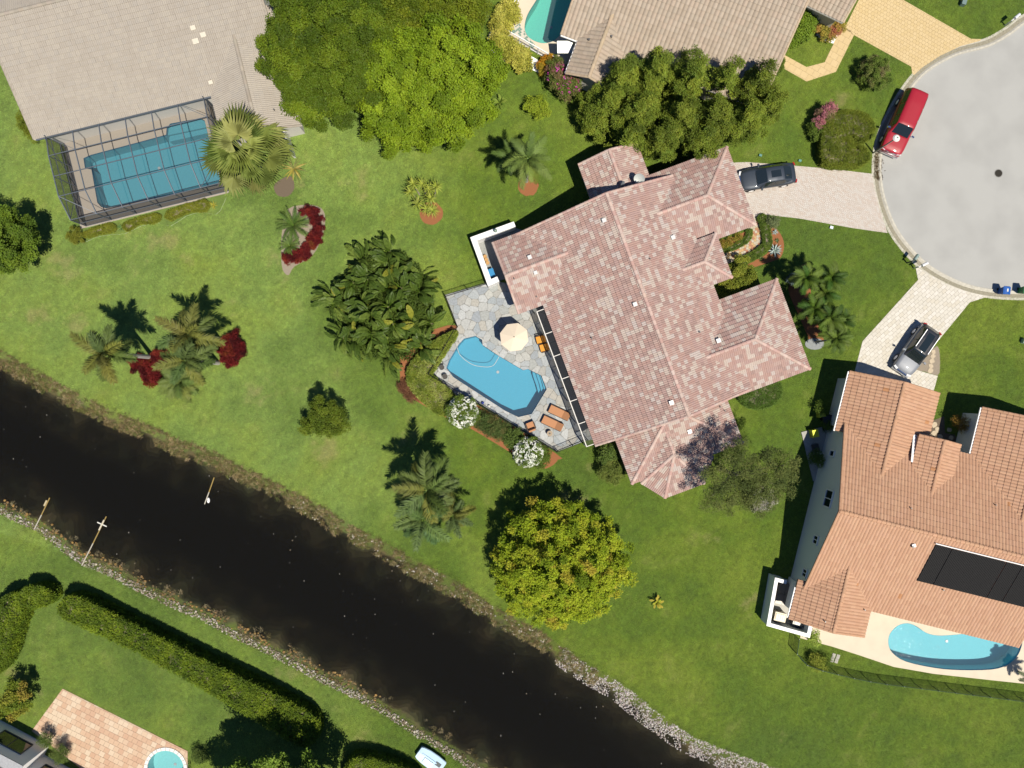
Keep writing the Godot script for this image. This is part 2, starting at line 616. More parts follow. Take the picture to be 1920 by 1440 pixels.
func shrub(called: String, label: String, category: String, lobes: Array, leaf: Mesh, per_m2: float, size: float, cols: Array, group := "", lump := 0.1, tuft := 0.22) -> Node3D:
	var mid := Vector3.ZERO
	for l in lobes:
		mid += l[0] / lobes.size()
	var t := thing(called, label, category, Vector3(mid.x, 0, mid.z), 0.0, group)
	var own := []
	var stem := Shape.new()
	for l in lobes:
		own.append([l[0] - t.position, l[1]])
		stem.tube(Vector3((l[0].x - mid.x) * 0.6, -0.1, (l[0].z - mid.z) * 0.6), l[0] - t.position, 0.05, 0.02, 5, Color(0.17, 0.14, 0.1))
	part("stem", stem.mesh(), M.bark, t)
	foliage(t, "foliage", leaf, own, per_m2, size, cols, -0.2, 1.0, lump, tuft)
	return t

# a clipped hedge along an outline: solid woody core put in to block light, and a leafy skin
func hedge(called: String, label: String, outline: PackedVector2Array, y: float, leaf: Mesh, per_m2: float, size: float, cols: Array, group := "") -> Node3D:
	var mid := Vector2.ZERO
	for p in outline: mid += p / outline.size()
	var t := thing(called, label, "hedge", Vector3(mid.x, 0, mid.y), 0.0, group)
	var own := PackedVector2Array()
	for p in outline: own.append(p - mid)
	var core := Shape.new()
	core.prism(grown(own, -minf(0.2, y * 0.25)), -0.05, y - minf(0.5, y * 0.4), Color(0.24, 0.2, 0.15))
	part("solid_branch_core", core.mesh(), M.bark, t)
	var xf := []
	var cc := []
	var lo := Vector2(1e9, 1e9)
	var hi := -lo
	for p in own:
		lo = Vector2(minf(lo.x, p.x), minf(lo.y, p.y))
		hi = Vector2(maxf(hi.x, p.x), maxf(hi.y, p.y))
	var inner := grown(own, -size * 0.5)
	var salt := rng.randf() * 50.0
	for k in int((hi - lo).x * (hi - lo).y * per_m2):
		var p := Vector2(rng.randf_range(lo.x, hi.x), rng.randf_range(lo.y, hi.y))
		if not Geometry2D.is_point_in_polygon(p, inner): continue
		var at := Vector3(p.x, y - size * 0.35 + 0.1 * noise_c.get_noise_2d(p.x * 3 + salt, p.y * 3) + rng.randf_range(-0.08, 0.06) * size * 2.5, p.y)
		xf.append(Transform3D(Basis(Vector3.UP, rng.randf() * TAU).scaled(Vector3.ONE * size * rng.randf_range(0.7, 1.25)), at))
		cc.append(vary(pick(cols, at, salt), 0.18) * LEAF)
	for i in own.size():
		var a := own[i]
		var b := own[(i + 1) % own.size()]
		for k in int(a.distance_to(b) * y * per_m2 * 1.1):
			var p := a.lerp(b, rng.randf())
			p += (Vector2.ZERO - p).normalized() * size * 0.4
			var at := Vector3(p.x, rng.randf_range(0.05, y - size * 0.3), p.y)
			xf.append(Transform3D(Basis(Vector3.UP, rng.randf() * TAU).scaled(Vector3.ONE * size * rng.randf_range(0.7, 1.2)), at))
			cc.append(vary(pick(cols, at, salt), 0.18) * LEAF)
	copies("foliage", leaf, M.leaf, t, xf, cc)
	return t

# a feather frond of length 1 along +x, arching over
func frond_mesh(leaflets: int, leaflet: float, width: float, rise: float, droop: float, vee: float, seed_: int, plume := 0.0) -> ArrayMesh:
	var r := RandomNumberGenerator.new()
	r.seed = seed_
	var sh := Shape.new()
	var at := func(t: float) -> Vector3: return Vector3(t - 0.12 * droop * t * t, rise * t - droop * t * t, 0.03 * sin(t * 3.0))
	var rib := Color(0.95, 1.0, 0.75)
	for i in 7:
		var p: Vector3 = at.call(i / 7.0)
		var q: Vector3 = at.call((i + 1) / 7.0)
		var w := lerpf(0.016, 0.003, i / 7.0)
		sh.quad(p + Vector3(0, 0.004, -w), p + Vector3(0, 0.004, w), q + Vector3(0, 0.004, w * 0.8), q + Vector3(0, 0.004, -w * 0.8), rib)
	for i in leaflets:
		var t := lerpf(0.13, 0.995, (i + 0.5) / leaflets)
		var p: Vector3 = at.call(t)
		var d: Vector3 = (at.call(minf(t + 0.01, 1.0)) - at.call(t - 0.01)).normalized()
		var full := sin(PI * clampf(0.12 + 0.83 * t, 0, 1)) * 0.75 + 0.25
		for s in [-1.0, 1.0]:
			var l: float = leaflet * full * r.randf_range(0.85, 1.12)
			var lift: float = vee + r.randf_range(-0.12, 0.12) + plume * r.randf_range(-1.0, 1.0)
			var out: Vector3 = (Vector3(0, 0, s) * cos(lift) + Vector3.UP * sin(lift) + d * (0.55 + 0.5 * t + r.randf_range(-0.1, 0.1))).normalized()
			var k := r.randf_range(0.75, 1.2)
			var c := Color(k, k, k * r.randf_range(0.8, 1.1))
			var m: Vector3 = p + out * l * 0.5
			var tip: Vector3 = p + out * l + Vector3.DOWN * l * 0.28
			sh.tri(p - d * width * 0.4, m + d * width * 0.6, m - d * width * 0.5, c)
			sh.tri(m - d * width * 0.5, m + d * width * 0.6, tip, c)
			sh.tri(p - d * width * 0.4, p + d * width * 0.5, m + d * width * 0.6, c)
	return sh.mesh()

# a fan leaf: stalk 0.5 long, then a pleated round blade of radius 0.55
func fan_mesh(seed_: int) -> ArrayMesh:
	var r := RandomNumberGenerator.new()
	r.seed = seed_
	var sh := Shape.new()
	sh.quad(Vector3(0, 0, -0.012), Vector3(0, 0, 0.012), Vector3(0.62, 0.2, 0.008), Vector3(0.62, 0.2, -0.008), Color(1.0, 1.0, 0.8))
	var hub := Vector3(0.6, 0.2, 0)
	var n := 26
	for i in n:
		var f := lerpf(-2.25, 2.25, float(i) / n)
		var g := lerpf(-2.25, 2.25, float(i + 1) / n)
		var m := (f + g) / 2
		var l := 0.42 * r.randf_range(0.85, 1.1) * (0.8 + 0.2 * cos(m))
		var e := func(an: float, rad: float, dy: float) -> Vector3: return hub + Vector3(cos(an) * rad, dy, sin(an) * rad)
		var k := r.randf_range(0.8, 1.2)
		var c := Color(k, k, k * 0.9)
		var a: Vector3 = e.call(f, l * 0.62, -0.02)
		var b: Vector3 = e.call(g, l * 0.62, -0.02)
		var o: Vector3 = e.call(m, l * 0.62, 0.05)
		var tip: Vector3 = e.call(m + r.randf_range(-0.04, 0.04), l, -0.14 - 0.1 * r.randf())
		sh.tri(hub, a, o, c)
		sh.tri(hub, o, b, c)
		sh.tri(a, tip, o, c)
		sh.tri(o, tip, b, c)
	return sh.mesh()

# a paddle leaf on a stalk, its blade torn into strips
func paddle_mesh(seed_: int, torn := 0.5) -> ArrayMesh:
	var r := RandomNumberGenerator.new()
	r.seed = seed_
	var sh := Shape.new()
	var spine := func(t: float) -> Vector3: return Vector3(0.35 * t + 0.5 * t * t * 0.6, 0.95 * t - 0.42 * t * t, 0.0) if t < 1.0 else Vector3.ZERO
	var pos := func(t: float) -> Vector3: return Vector3(0.62 * t + 0.12 * t * t, 0.62 * t - 0.5 * t * t, 0.05 * sin(3.0 * t))
	sh.tube(pos.call(0.0), pos.call(0.42), 0.014, 0.01, 5, Color(0.9, 1.0, 0.6), false)
	sh.tube(pos.call(0.42), pos.call(0.97), 0.009, 0.003, 4, Color(1.0, 1.0, 0.75), false)
	var strips := 11
	for i in strips:
		var t0 := lerpf(0.4, 1.0, float(i) / strips)
		var t1 := lerpf(0.4, 1.0, float(i + 1) / strips)
		for s in [-1.0, 1.0]:
			var gap := 0.8 if r.randf() < torn else 1.0
			var w0 := 0.112 * pow(sin(PI * clampf((float(i) / strips) * 0.94 + 0.05, 0, 1)), 0.55) * r.randf_range(0.93, 1.05)
			var w1 := 0.112 * pow(sin(PI * clampf((float(i + 1) / strips) * 0.94 + 0.05, 0, 1)), 0.55)
			var p: Vector3 = pos.call(t0)
			var q: Vector3 = pos.call(t0 + (t1 - t0) * gap)
			var sag := r.randf_range(-0.02, 0.05)
			var side := Vector3(0.28, 0.42 - sag * 4.0, s).normalized()
			var k := r.randf_range(0.85, 1.15)
			var c := Color(k, k, k)
			var pm := p + side * w0 * 0.6
			var qm := q + side * w1 * 0.6
			var pe := p + side * w0 + Vector3.DOWN * w0 * 0.25
			var qe := q + side * w1 + Vector3.DOWN * w1 * 0.25
			sh.quad(p, q, qm, pm, c)
			sh.quad(pm, qm, qe, pe, c)
	return sh.mesh()

func blade_mesh(width: float, thick: float, droop: float) -> ArrayMesh:
	# a stiff pointed leaf of length 1 along +x (agave, dracaena)
	var sh := Shape.new()
	var at := func(t: float) -> Vector3: return Vector3(t, -droop * t * t, 0)
	for i in 5:
		var a := i / 5.0
		var b := (i + 1) / 5.0
		var wa := width * (0.55 + 1.2 * a) * (1.0 - a) * 1.5
		var wb := width * (0.55 + 1.2 * b) * (1.0 - b) * 1.5
		for s in [-1.0, 1.0]:
			sh.quad(at.call(a), at.call(b), at.call(b) + Vector3(0, thick, wb * s), at.call(a) + Vector3(0, thick, wa * s))
	return sh.mesh()

# fronds round a crown point; each is a part of its own
func rosette(t: Node3D, called: String, mesh_list: Array, at: Vector3, length: float, count: int, lo: float, hi: float, cols: Array, start := 0.0, leaf_m := "frond") -> void:
	for i in count:
		var k := float(i) / maxf(1, count - 1)
		var yaw := start + i * 2.39996 + rng.randf_range(-0.15, 0.15)
		var up := lerpf(hi, lo, k) + rng.randf_range(-0.1, 0.1)
		var b := Basis(Vector3.UP, yaw) * Basis(Vector3(0, 0, 1), up) * Basis(Vector3(1, 0, 0), rng.randf_range(-0.3, 0.3))
		var l := length * rng.randf_range(0.85, 1.1)
		var c: Color = vary(cols[rng.randi() % cols.size()], 0.1) * LEAF
		c = Color(snappedf(c.r, 0.012), snappedf(c.g, 0.012), snappedf(c.b, 0.012))
		var key := "leaf %s" % c
		if not M.has(key):
			var m: StandardMaterial3D = M[leaf_m].duplicate()
			m.albedo_color = c.linear_to_srgb()
			M[key] = m
		part(called, mesh_list[rng.randi() % mesh_list.size()], M[key], t, Transform3D(b.scaled_local(Vector3.ONE * l), at))

func palm(called: String, label: String, px: float, py: float, h: float, length: float, count: int, meshes: Array, cols: Array, trunk_r: float, bark: Color, group := "", lo := -0.55, hi := 1.1, crownshaft := true, bend := Vector2.ZERO) -> Node3D:
	var p := G(px, py, h)
	var t := thing(called, label, "palm", Vector3(p.x - bend.x, 0, p.z - bend.y), 0.0, group)
	var top := Vector3(bend.x, h, bend.y)
	var sh := Shape.new()
	var last := Vector3(0, -0.2, 0)
	for i in 6:
		var k := (i + 1) / 6.0
		var next := Vector3(bend.x * k * k, (h - 0.3) * k, bend.y * k * k)
		sh.tube(last, next, trunk_r * lerpf(1.25, 0.8, i / 6.0), trunk_r * lerpf(1.25, 0.8, k), 9, bark * rng.randf_range(0.9, 1.1), i == 5)
		last = next
	part("trunk", sh.mesh(), M.bark, t)
	if crownshaft:
		var cs := Shape.new()
		cs.tube(last, top, trunk_r * 0.95, trunk_r * 0.5, 9, Color(0.16, 0.24, 0.07))
		part("crownshaft", cs.mesh(), M.leaf, t)
	rosette(t, "frond", meshes, top - Vector3(0, 0.12, 0), length, count, lo, hi, cols, rng.randf() * 6.0)
	return t

# ---------------------------------------------------------------- vehicles
# body: stations [x, half width, top y, bottom y]; house: [x, half base, half roof, belt y, roof y]
func loft(sections: Array) -> Shape:
	var sh := Shape.new()
	for i in sections.size() - 1:
		var a: Array = sections[i]
		var b: Array = sections[i + 1]
		for k in a.size() - 1:
			sh.quad(a[k], b[k], b[k + 1], a[k + 1])
	for e in [0, sections.size() - 1]:
		var s: Array = sections[e]
		var mid := Vector3.ZERO
		for p: Vector3 in s: mid += p / s.size()
		for k in s.size() - 1:
			if e == 0: sh.tri(mid, s[k], s[k + 1])
			else: sh.tri(mid, s[k + 1], s[k])
	return sh

func lerp_table(table: Array, x: float) -> Array:
	for i in table.size() - 1:
		if x <= table[i + 1][0]:
			var k: float = clampf((x - table[i][0]) / (table[i + 1][0] - table[i][0]), 0, 1)
			var o := []
			for j in table[i].size(): o.append(lerpf(table[i][j], table[i + 1][j], k))
			return o
	return table[-1]

func house_section(table: Array, x: float, off := 0.0) -> Array:
	var s := lerp_table(table, x)
	var wb: float = s[1] + off
	var wt: float = s[2] + off
	var y0: float = s[3]
	var y1: float = s[4] + off
	return [Vector3(x, y0, -wb), Vector3(x, lerpf(y0, y1, 0.45), -lerpf(wb, wt, 0.5)), Vector3(x, lerpf(y0, y1, 0.88), -wt), Vector3(x, y1 - 0.01, -wt * 0.86), Vector3(x, y1 + 0.02, -wt * 0.45), Vector3(x, y1 + 0.03, 0), Vector3(x, y1 + 0.02, wt * 0.45), Vector3(x, y1 - 0.01, wt * 0.86), Vector3(x, lerpf(y0, y1, 0.88), wt), Vector3(x, lerpf(y0, y1, 0.45), lerpf(wb, wt, 0.5)), Vector3(x, y0, wb)]

func glass_patch(table: Array, x0: float, x1: float, from: int, to: int, steps := 5) -> ArrayMesh:
	var sh := Shape.new()
	for i in steps:
		var a := house_section(table, lerpf(x0, x1, float(i) / steps), 0.012)
		var b := house_section(table, lerpf(x0, x1, float(i + 1) / steps), 0.012)
		for k in range(from, to):
			sh.quad(a[k], b[k], b[k + 1], a[k + 1])
	return sh.mesh(true)

func vehicle(label: String, category: String, called: String, at: Vector3, turn: float, body: Array, cabin: Array, spec: Dictionary) -> Node3D:
	var t := thing(called, label, category, at, turn)
	var sections := []
	for s in body:
		var x: float = s[0]
		var w: float = s[1]
		var y1: float = s[2]
		var y0: float = s[3]
		sections.append([Vector3(x, y0, 0), Vector3(x, y0, -w * 0.8), Vector3(x, y0 + 0.1, -w * 0.97), Vector3(x, lerpf(y0, y1, 0.55), -w), Vector3(x, y1 - 0.13, -w * 0.985), Vector3(x, y1 - 0.035, -w * 0.9), Vector3(x, y1, -w * 0.62), Vector3(x, y1 + 0.025, -w * 0.2), Vector3(x, y1 + 0.025, w * 0.2), Vector3(x, y1, w * 0.62), Vector3(x, y1 - 0.035, w * 0.9), Vector3(x, y1 - 0.13, w * 0.985), Vector3(x, lerpf(y0, y1, 0.55), w), Vector3(x, y0 + 0.1, w * 0.97), Vector3(x, y0, w * 0.8), Vector3(x, y0, 0)])
	part("body", loft(sections).mesh(true), spec.paint, t)
	var rows := []
	var x_first: float = cabin[0][0]
	var x_last: float = cabin[-1][0]
	for i in 25:
		rows.append(house_section(cabin, lerpf(x_first, x_last, i / 24.0)))
	part("cabin", loft(rows).mesh(true), spec.roof, t)
	part("windshield", glass_patch(cabin, spec.wind[0], spec.wind[1], 3, 7), M.glass_dark, t)
	part("rear_window", glass_patch(cabin, spec.back[0], spec.back[1], 3, 7), M.glass_dark, t)
	for w in spec.sides:
		part("side_window", glass_patch(cabin, w[0], w[1], 0, 2), M.glass_dark, t)
		part("side_window", glass_patch(cabin, w[0], w[1], 8, 10), M.glass_dark, t)
	if spec.has("sunroof"):
		part("sunroof", glass_patch(cabin, spec.sunroof[0], spec.sunroof[1], 4, 6), M.glass_dark, t)
	var half: float = spec.w / 2
	for x in spec.axles:
		for s in [-1.0, 1.0]:
			var tyre := Shape.new()
			tyre.tube(Vector3(x, 0.36, s * (half - 0.22)), Vector3(x, 0.36, s * (half + 0.01)), 0.36, 0.36, 20)
			var wh := part("wheel", tyre.mesh(), M.rubber, t)
			var rim := Shape.new()
			rim.tube(Vector3(x, 0.36, s * (half - 0.02)), Vector3(x, 0.36, s * (half + 0.02)), 0.24, 0.22, 14)
			part("rim", rim.mesh(), M.metal, wh)
	for s in [-1.0, 1.0]:
		var mirror := Shape.new()
		mirror.box(Vector3(spec.mirror, spec.belt + 0.06, s * (half + 0.1)), Vector3(0.14, 0.15, 0.22), Basis(Vector3.UP, s * 0.25))
		mirror.bar(Vector3(spec.mirror + 0.03, spec.belt, s * (half - 0.08)), Vector3(spec.mirror, spec.belt + 0.02, s * (half + 0.04)), 0.06, 0.05)
		part("mirror", mirror.mesh(), spec.get("mirror_m", spec.paint), t)
		var lamp := Shape.new()
		lamp.box(Vector3(spec.len / 2 - 0.14, spec.nose, s * (half - 0.3)), Vector3(0.2, 0.13, 0.36), Basis(Vector3.UP, -s * 0.35))
		part("headlight", lamp.mesh(), M.glass_clear, t)
		var tail := Shape.new()
		tail.box(Vector3(-spec.len / 2 + 0.08, spec.belt - 0.12, s * (half - 0.2)), Vector3(0.12, 0.2, 0.28), Basis(Vector3.UP, s * 0.3))
		part("taillight", tail.mesh(), M.red_glass, t)
		if spec.get("rails", false):
			var rail := Shape.new()
			rail.bar(Vector3(spec.rail[0], spec.roof_y + 0.06, s * spec.rail[2]), Vector3(spec.rail[1], spec.roof_y + 0.06, s * spec.rail[2]), 0.05, 0.05)
			part("roof_rail", rail.mesh(), M.metal, t)
	var grille := Shape.new()
	grille.box(Vector3(spec.len / 2 - 0.05, spec.nose - 0.05, 0), Vector3(0.1, 0.24, half * 0.95))
	part("grille", grille.mesh(), M.chrome, t)
	var bumper := Shape.new()
	bumper.box(Vector3(spec.len / 2 - 0.04, 0.42, 0), Vector3(0.16, 0.2, half * 1.7))
	part("bumper", bumper.mesh(), spec.get("bumper", spec.paint), t)
	var bumper2 := Shape.new()
	bumper2.box(Vector3(-spec.len / 2 + 0.02, 0.45, 0), Vector3(0.16, 0.2, half * 1.75))
	part("bumper", bumper2.mesh(), spec.get("bumper", spec.paint), t)
	return t

# ---------------------------------------------------------------- fences and paving
func picket_fence(called: String, label: String, line: PackedVector2Array, y: float, m: Material, gap := 0.11, y0 := 0.0) -> Node3D:
	var t := thing(called, label, "fence", v3(line[0], y0))
	var o := v3(line[0], 0)
	for i in line.size() - 1:
		var a := v3(line[i]) - o
		var b := v3(line[i + 1]) - o
		var n := maxi(1, roundi(a.distance_to(b) / 1.8))
		for k in n + 1:
			var p := a.lerp(b, float(k) / n)
			var post := Shape.new()
			post.box(p + Vector3(0, y / 2 + 0.02, 0), Vector3(0.06, y + 0.06, 0.06))
			part("post", post.mesh(), m, t)
		for k in n:
			var p := a.lerp(b, float(k) / n)
			var q := a.lerp(b, float(k + 1) / n)
			var panel := Shape.new()
			panel.bar(p + Vector3(0, y - 0.03, 0), q + Vector3(0, y - 0.03, 0), 0.035, 0.04)
			panel.bar(p + Vector3(0, 0.1, 0), q + Vector3(0, 0.1, 0), 0.035, 0.04)
			part("rail", panel.mesh(), m, t)
			var bars := int(p.distance_to(q) / gap)
			for z in range(1, bars):
				var e := p.lerp(q, float(z) / bars)
				var picket := Shape.new()
				picket.box(e + Vector3(0, y / 2 + 0.03, 0), Vector3(0.018, y - 0.12, 0.018))
				part("picket", picket.mesh(), m, t)
	return t

# rectangular pavers over an outline; whole ones nearest the middle of the place stay pieces of their own
func paving(t: Node3D, called: String, outline: PackedVector2Array, turn: float, w: float, l: float, y: float, cols: Array, m: Material, apart: int, stagger := 0.5, joint := 0.012, lump := 0.0) -> void:
	var ux := Vector2(cos(turn), sin(turn))
	var uy := Vector2(-sin(turn), cos(turn))
	var lo := Vector2(1e9, 1e9)
	var hi := -lo
	for p in outline:
		var q := Vector2(p.dot(ux), p.dot(uy))
		lo = Vector2(minf(lo.x, q.x), minf(lo.y, q.y))
		hi = Vector2(maxf(hi.x, q.x), maxf(hi.y, q.y))
	var whole := []
	var rest := Shape.new()
	var at := t.position
	for j in range(floori(lo.y / l), ceili(hi.y / l) + 1):
		for i in range(floori(lo.x / w) - 1, ceili(hi.x / w) + 1):
			var x0 := (i + (stagger if j % 2 else 0.0)) * w
			var y0 := j * l
			var c := PackedVector2Array()
			var ins := 0
			for q in [Vector2(x0 + joint, y0 + joint), Vector2(x0 + w - joint, y0 + joint), Vector2(x0 + w - joint, y0 + l - joint), Vector2(x0 + joint, y0 + l - joint)]:
				var p: Vector2 = ux * q.x + uy * q.y
				c.append(p)
				if Geometry2D.is_point_in_polygon(p, outline): ins += 1
			if ins == 0: continue
			var k := clampf(0.5 + noise_c.get_noise_2d(i * 7.3, j * 9.1) * 0.9 + rng.randf_range(-0.4, 0.4), 0, 0.999)
			var col: Color = cols[int(k * cols.size())]
			if ins == 4:
				whole.append([ux * (x0 + w / 2) + uy * (y0 + l / 2), col, c])
			else:
				for piece in Geometry2D.intersect_polygons(c, outline):
					rest.prism(moved(piece, at), y - 0.06, y, col)
	whole.sort_custom(func(a, b): return a[0].length_squared() < b[0].length_squared())
	var sh := Shape.new()
	var hx := w / 2 - joint
	var hz := l / 2 - joint
	sh.prism(PackedVector2Array([Vector2(-hx, -hz), Vector2(hx, -hz), Vector2(hx, hz), Vector2(-hx, hz)]), -0.06, 0.0)
	var one := sh.mesh()
	var mats := {}
	for i in whole.size():
		var e: Array = whole[i]
		if i < apart:
			if not mats.has(e[1]):
				var mm: StandardMaterial3D = m.duplicate()
				mm.albedo_color = e[1].linear_to_srgb()
				mats[e[1]] = mm
			part(called, one, mats[e[1]], t, Transform3D(Basis(Vector3.UP, -turn), Vector3(e[0].x - at.x, y + rng.randf_range(-0.003, 0.003), e[0].y - at.z)))
		else:
			rest.prism(moved(e[2], at), y - 0.06, y + rng.randf_range(-0.003, 0.003), e[1])
	if rest.v.size():
		part(called + "_field", rest.mesh(), m, t).set_meta("kind", "stuff")

func moved(p: PackedVector2Array, by: Vector3) -> PackedVector2Array:
	var o := PackedVector2Array()
	for q in p: o.append(q - Vector2(by.x, by.z))
	return o

# irregular flat stones over an outline, with mortar between
func flagstones(t: Node3D, outline: PackedVector2Array, hole: PackedVector2Array, size: float, y: float, cols: Array, m: Material) -> void:
	var lo := Vector2(1e9, 1e9)
	var hi := -lo
	for p in outline:
		lo = Vector2(minf(lo.x, p.x), minf(lo.y, p.y))
		hi = Vector2(maxf(hi.x, p.x), maxf(hi.y, p.y))
	var seeds := {}
	var nx := ceili((hi.x - lo.x) / size) + 2
	var ny := ceili((hi.y - lo.y) / size) + 2
	for j in ny:
		for i in nx:
			seeds[Vector2i(i, j)] = lo + Vector2((i - 0.5 + rng.randf_range(-0.42, 0.42) + (0.5 if j % 2 else 0.0)) * size, (j - 0.5 + rng.randf_range(-0.42, 0.42)) * size)
	var mats := []
	for c: Color in cols:
		var mm: StandardMaterial3D = m.duplicate()
		mm.albedo_color = c.linear_to_srgb()
		mats.append(mm)
	for key in seeds:
		var c: Vector2 = seeds[key]
		var cell := PackedVector2Array([c + Vector2(-2, -2) * size, c + Vector2(2, -2) * size, c + Vector2(2, 2) * size, c + Vector2(-2, 2) * size])
		for dj in range(-2, 3):
			for di in range(-2, 3):
				var o := Vector2i(key.x + di, key.y + dj)
				if o == key or not seeds.has(o): continue
				var mid: Vector2 = (seeds[o] + c) / 2
				var nrm: Vector2 = (seeds[o] - c).normalized()
				var cut := PackedVector2Array()
				for z in cell.size():
					var p := cell[z]
					var q := cell[(z + 1) % cell.size()]
					var a := (p - mid).dot(nrm)
					var b := (q - mid).dot(nrm)
					if a <= 0: cut.append(p)
					if a * b < 0: cut.append(p.lerp(q, a / (a - b)))
				cell = cut
		if cell.size() < 3: continue
		var soft := PackedVector2Array()
		for z in cell.size():
			var p := cell[z]
			var q := cell[(z + 1) % cell.size()]
			soft.append(p.lerp(q, 0.16) + Vector2(rng.randf_range(-0.02, 0.02), rng.randf_range(-0.02, 0.02)))
			soft.append(p.lerp(q, 0.84) + Vector2(rng.randf_range(-0.02, 0.02), rng.randf_range(-0.02, 0.02)))
		for a in Geometry2D.offset_polygon(soft, -0.014):
			for b in Geometry2D.intersect_polygons(a, outline):
				for d in (Geometry2D.clip_polygons(b, hole) if hole.size() else [b]):
					if d.size() < 3 or Geometry2D.triangulate_polygon(d).is_empty(): continue
					var sh := Shape.new()
					sh.prism(moved(d, t.position), y - 0.05, y + rng.randf_range(-0.004, 0.004))
					part("flagstone", sh.mesh(), mats[rng.randi() % mats.size()], t)

func swimming_pool(called: String, label: String, outline: PackedVector2Array, y: float, floor_col: Color, depth: float, steps := []) -> Node3D:
	var mid := Vector2.ZERO
	for p in outline: mid += p / outline.size()
	var t := thing(called, label, "swimming pool", v3(mid, y))
	var own := moved(outline, t.position)
	cuts.append(grown(outline, 0.25))
	hard.append(outline)
	var basin := Shape.new()
	basin.sheet(own, -depth, floor_col)
	for i in own.size():
		var p := own[i]
		var q := own[(i + 1) % own.size()]
		basin.quad(Vector3(p.x, -depth, p.y), Vector3(q.x, -depth, q.y), Vector3(q.x, 0.0, q.y), Vector3(p.x, 0.0, p.y), floor_col)
	part("basin", basin.mesh(), M.plaster, t)
	var band := Shape.new()
	var inner := grown(own, -0.012)
	for i in inner.size():
		var p := inner[i]
		var q := inner[(i + 1) % inner.size()]
		band.quad(Vector3(p.x, -0.22, p.y), Vector3(q.x, -0.22, q.y), Vector3(q.x, -0.005, q.y), Vector3(p.x, -0.005, p.y), lin(floor_col.r * 0.5, floor_col.g * 0.5, floor_col.b * 0.7))
	part("waterline_tiles", band.mesh(), M.plaster, t)
	var drain := Shape.new()
	drain.tube(Vector3(0.3, -depth, 0.2), Vector3(0.3, -depth + 0.03, 0.2), 0.14, 0.12, 14, lin(0.3, 0.32, 0.33))
	part("drain", drain.mesh(), M.metal, t)
	for s in steps:
		var st := Shape.new()
		for a in Geometry2D.intersect_polygons(moved(s[0], t.position), grown(own, -0.02)):
			st.prism(a, -depth + 0.01, s[1], floor_col)
		part("step", st.mesh(), M.plaster, t)
	var w := Shape.new()
	w.sheet(grown(own, -0.005), -0.11)
	part("water", w.mesh(), M.pool_water, t)
	return t

# ---------------------------------------------------------------- the scene
func _ready() -> void:
	var cam := Camera3D.new()
	cam.name = "camera"
	add_child(cam)
	cam.position = Vector3(0, CAM_H, 0)
	cam.rotation = Vector3(-PI / 2, 0, 0)
	cam.fov = rad_to_deg(2.0 * atan(720.0 / FOCAL))
	cam.near = 0.5
	cam.far = 600.0
	cam.current = true
	var env := Environment.new()
	env.background_mode = Environment.BG_SKY
	var skym := ProceduralSkyMaterial.new()
	skym.sky_top_color = Color(0.36, 0.49, 0.72)
	skym.sky_horizon_color = Color(0.62, 0.72, 0.82)
	skym.ground_bottom_color = Color(0.2, 0.2, 0.15)
	skym.ground_horizon_color = Color(0.5, 0.52, 0.5)
	skym.sky_curve = 0.12
	env.sky = Sky.new()
	env.sky.sky_material = skym
	env.background_energy_multiplier = 0.42
	env.tonemap_mode = Environment.TONE_MAPPER_LINEAR
	env.tonemap_exposure = 1.5
	env.sdfgi_enabled = true
	env.ssao_enabled = true
	env.ssil_enabled = true
	var we := WorldEnvironment.new()
	we.name = "environment"
	we.environment = env
	add_child(we)
	var sun := DirectionalLight3D.new()
	sun.name = "sun"
	add_child(sun)
	sun.look_at_from_position(Vector3(0.28, 1.0, 0.365) * 50.0, Vector3.ZERO, Vector3.RIGHT)
	sun.light_energy = 1.4
	sun.light_angular_distance = 0.5
	sun.light_color = Color(1.0, 0.965, 0.9)
	sun.shadow_enabled = true

	rng.seed = 20240
	noise_a.seed = 3
	noise_a.frequency = 0.045
	noise_b.seed = 8
	noise_b.frequency = 0.22
	noise_c.seed = 12
	noise_c.frequency = 0.35
	materials()
	setting()
	main_house()
	brown_house()
	beige_house()
	top_house()
	corner_house()
	main_terrace()
	vehicles()
	street_things()
	canal_things()
	plants()
	ground()

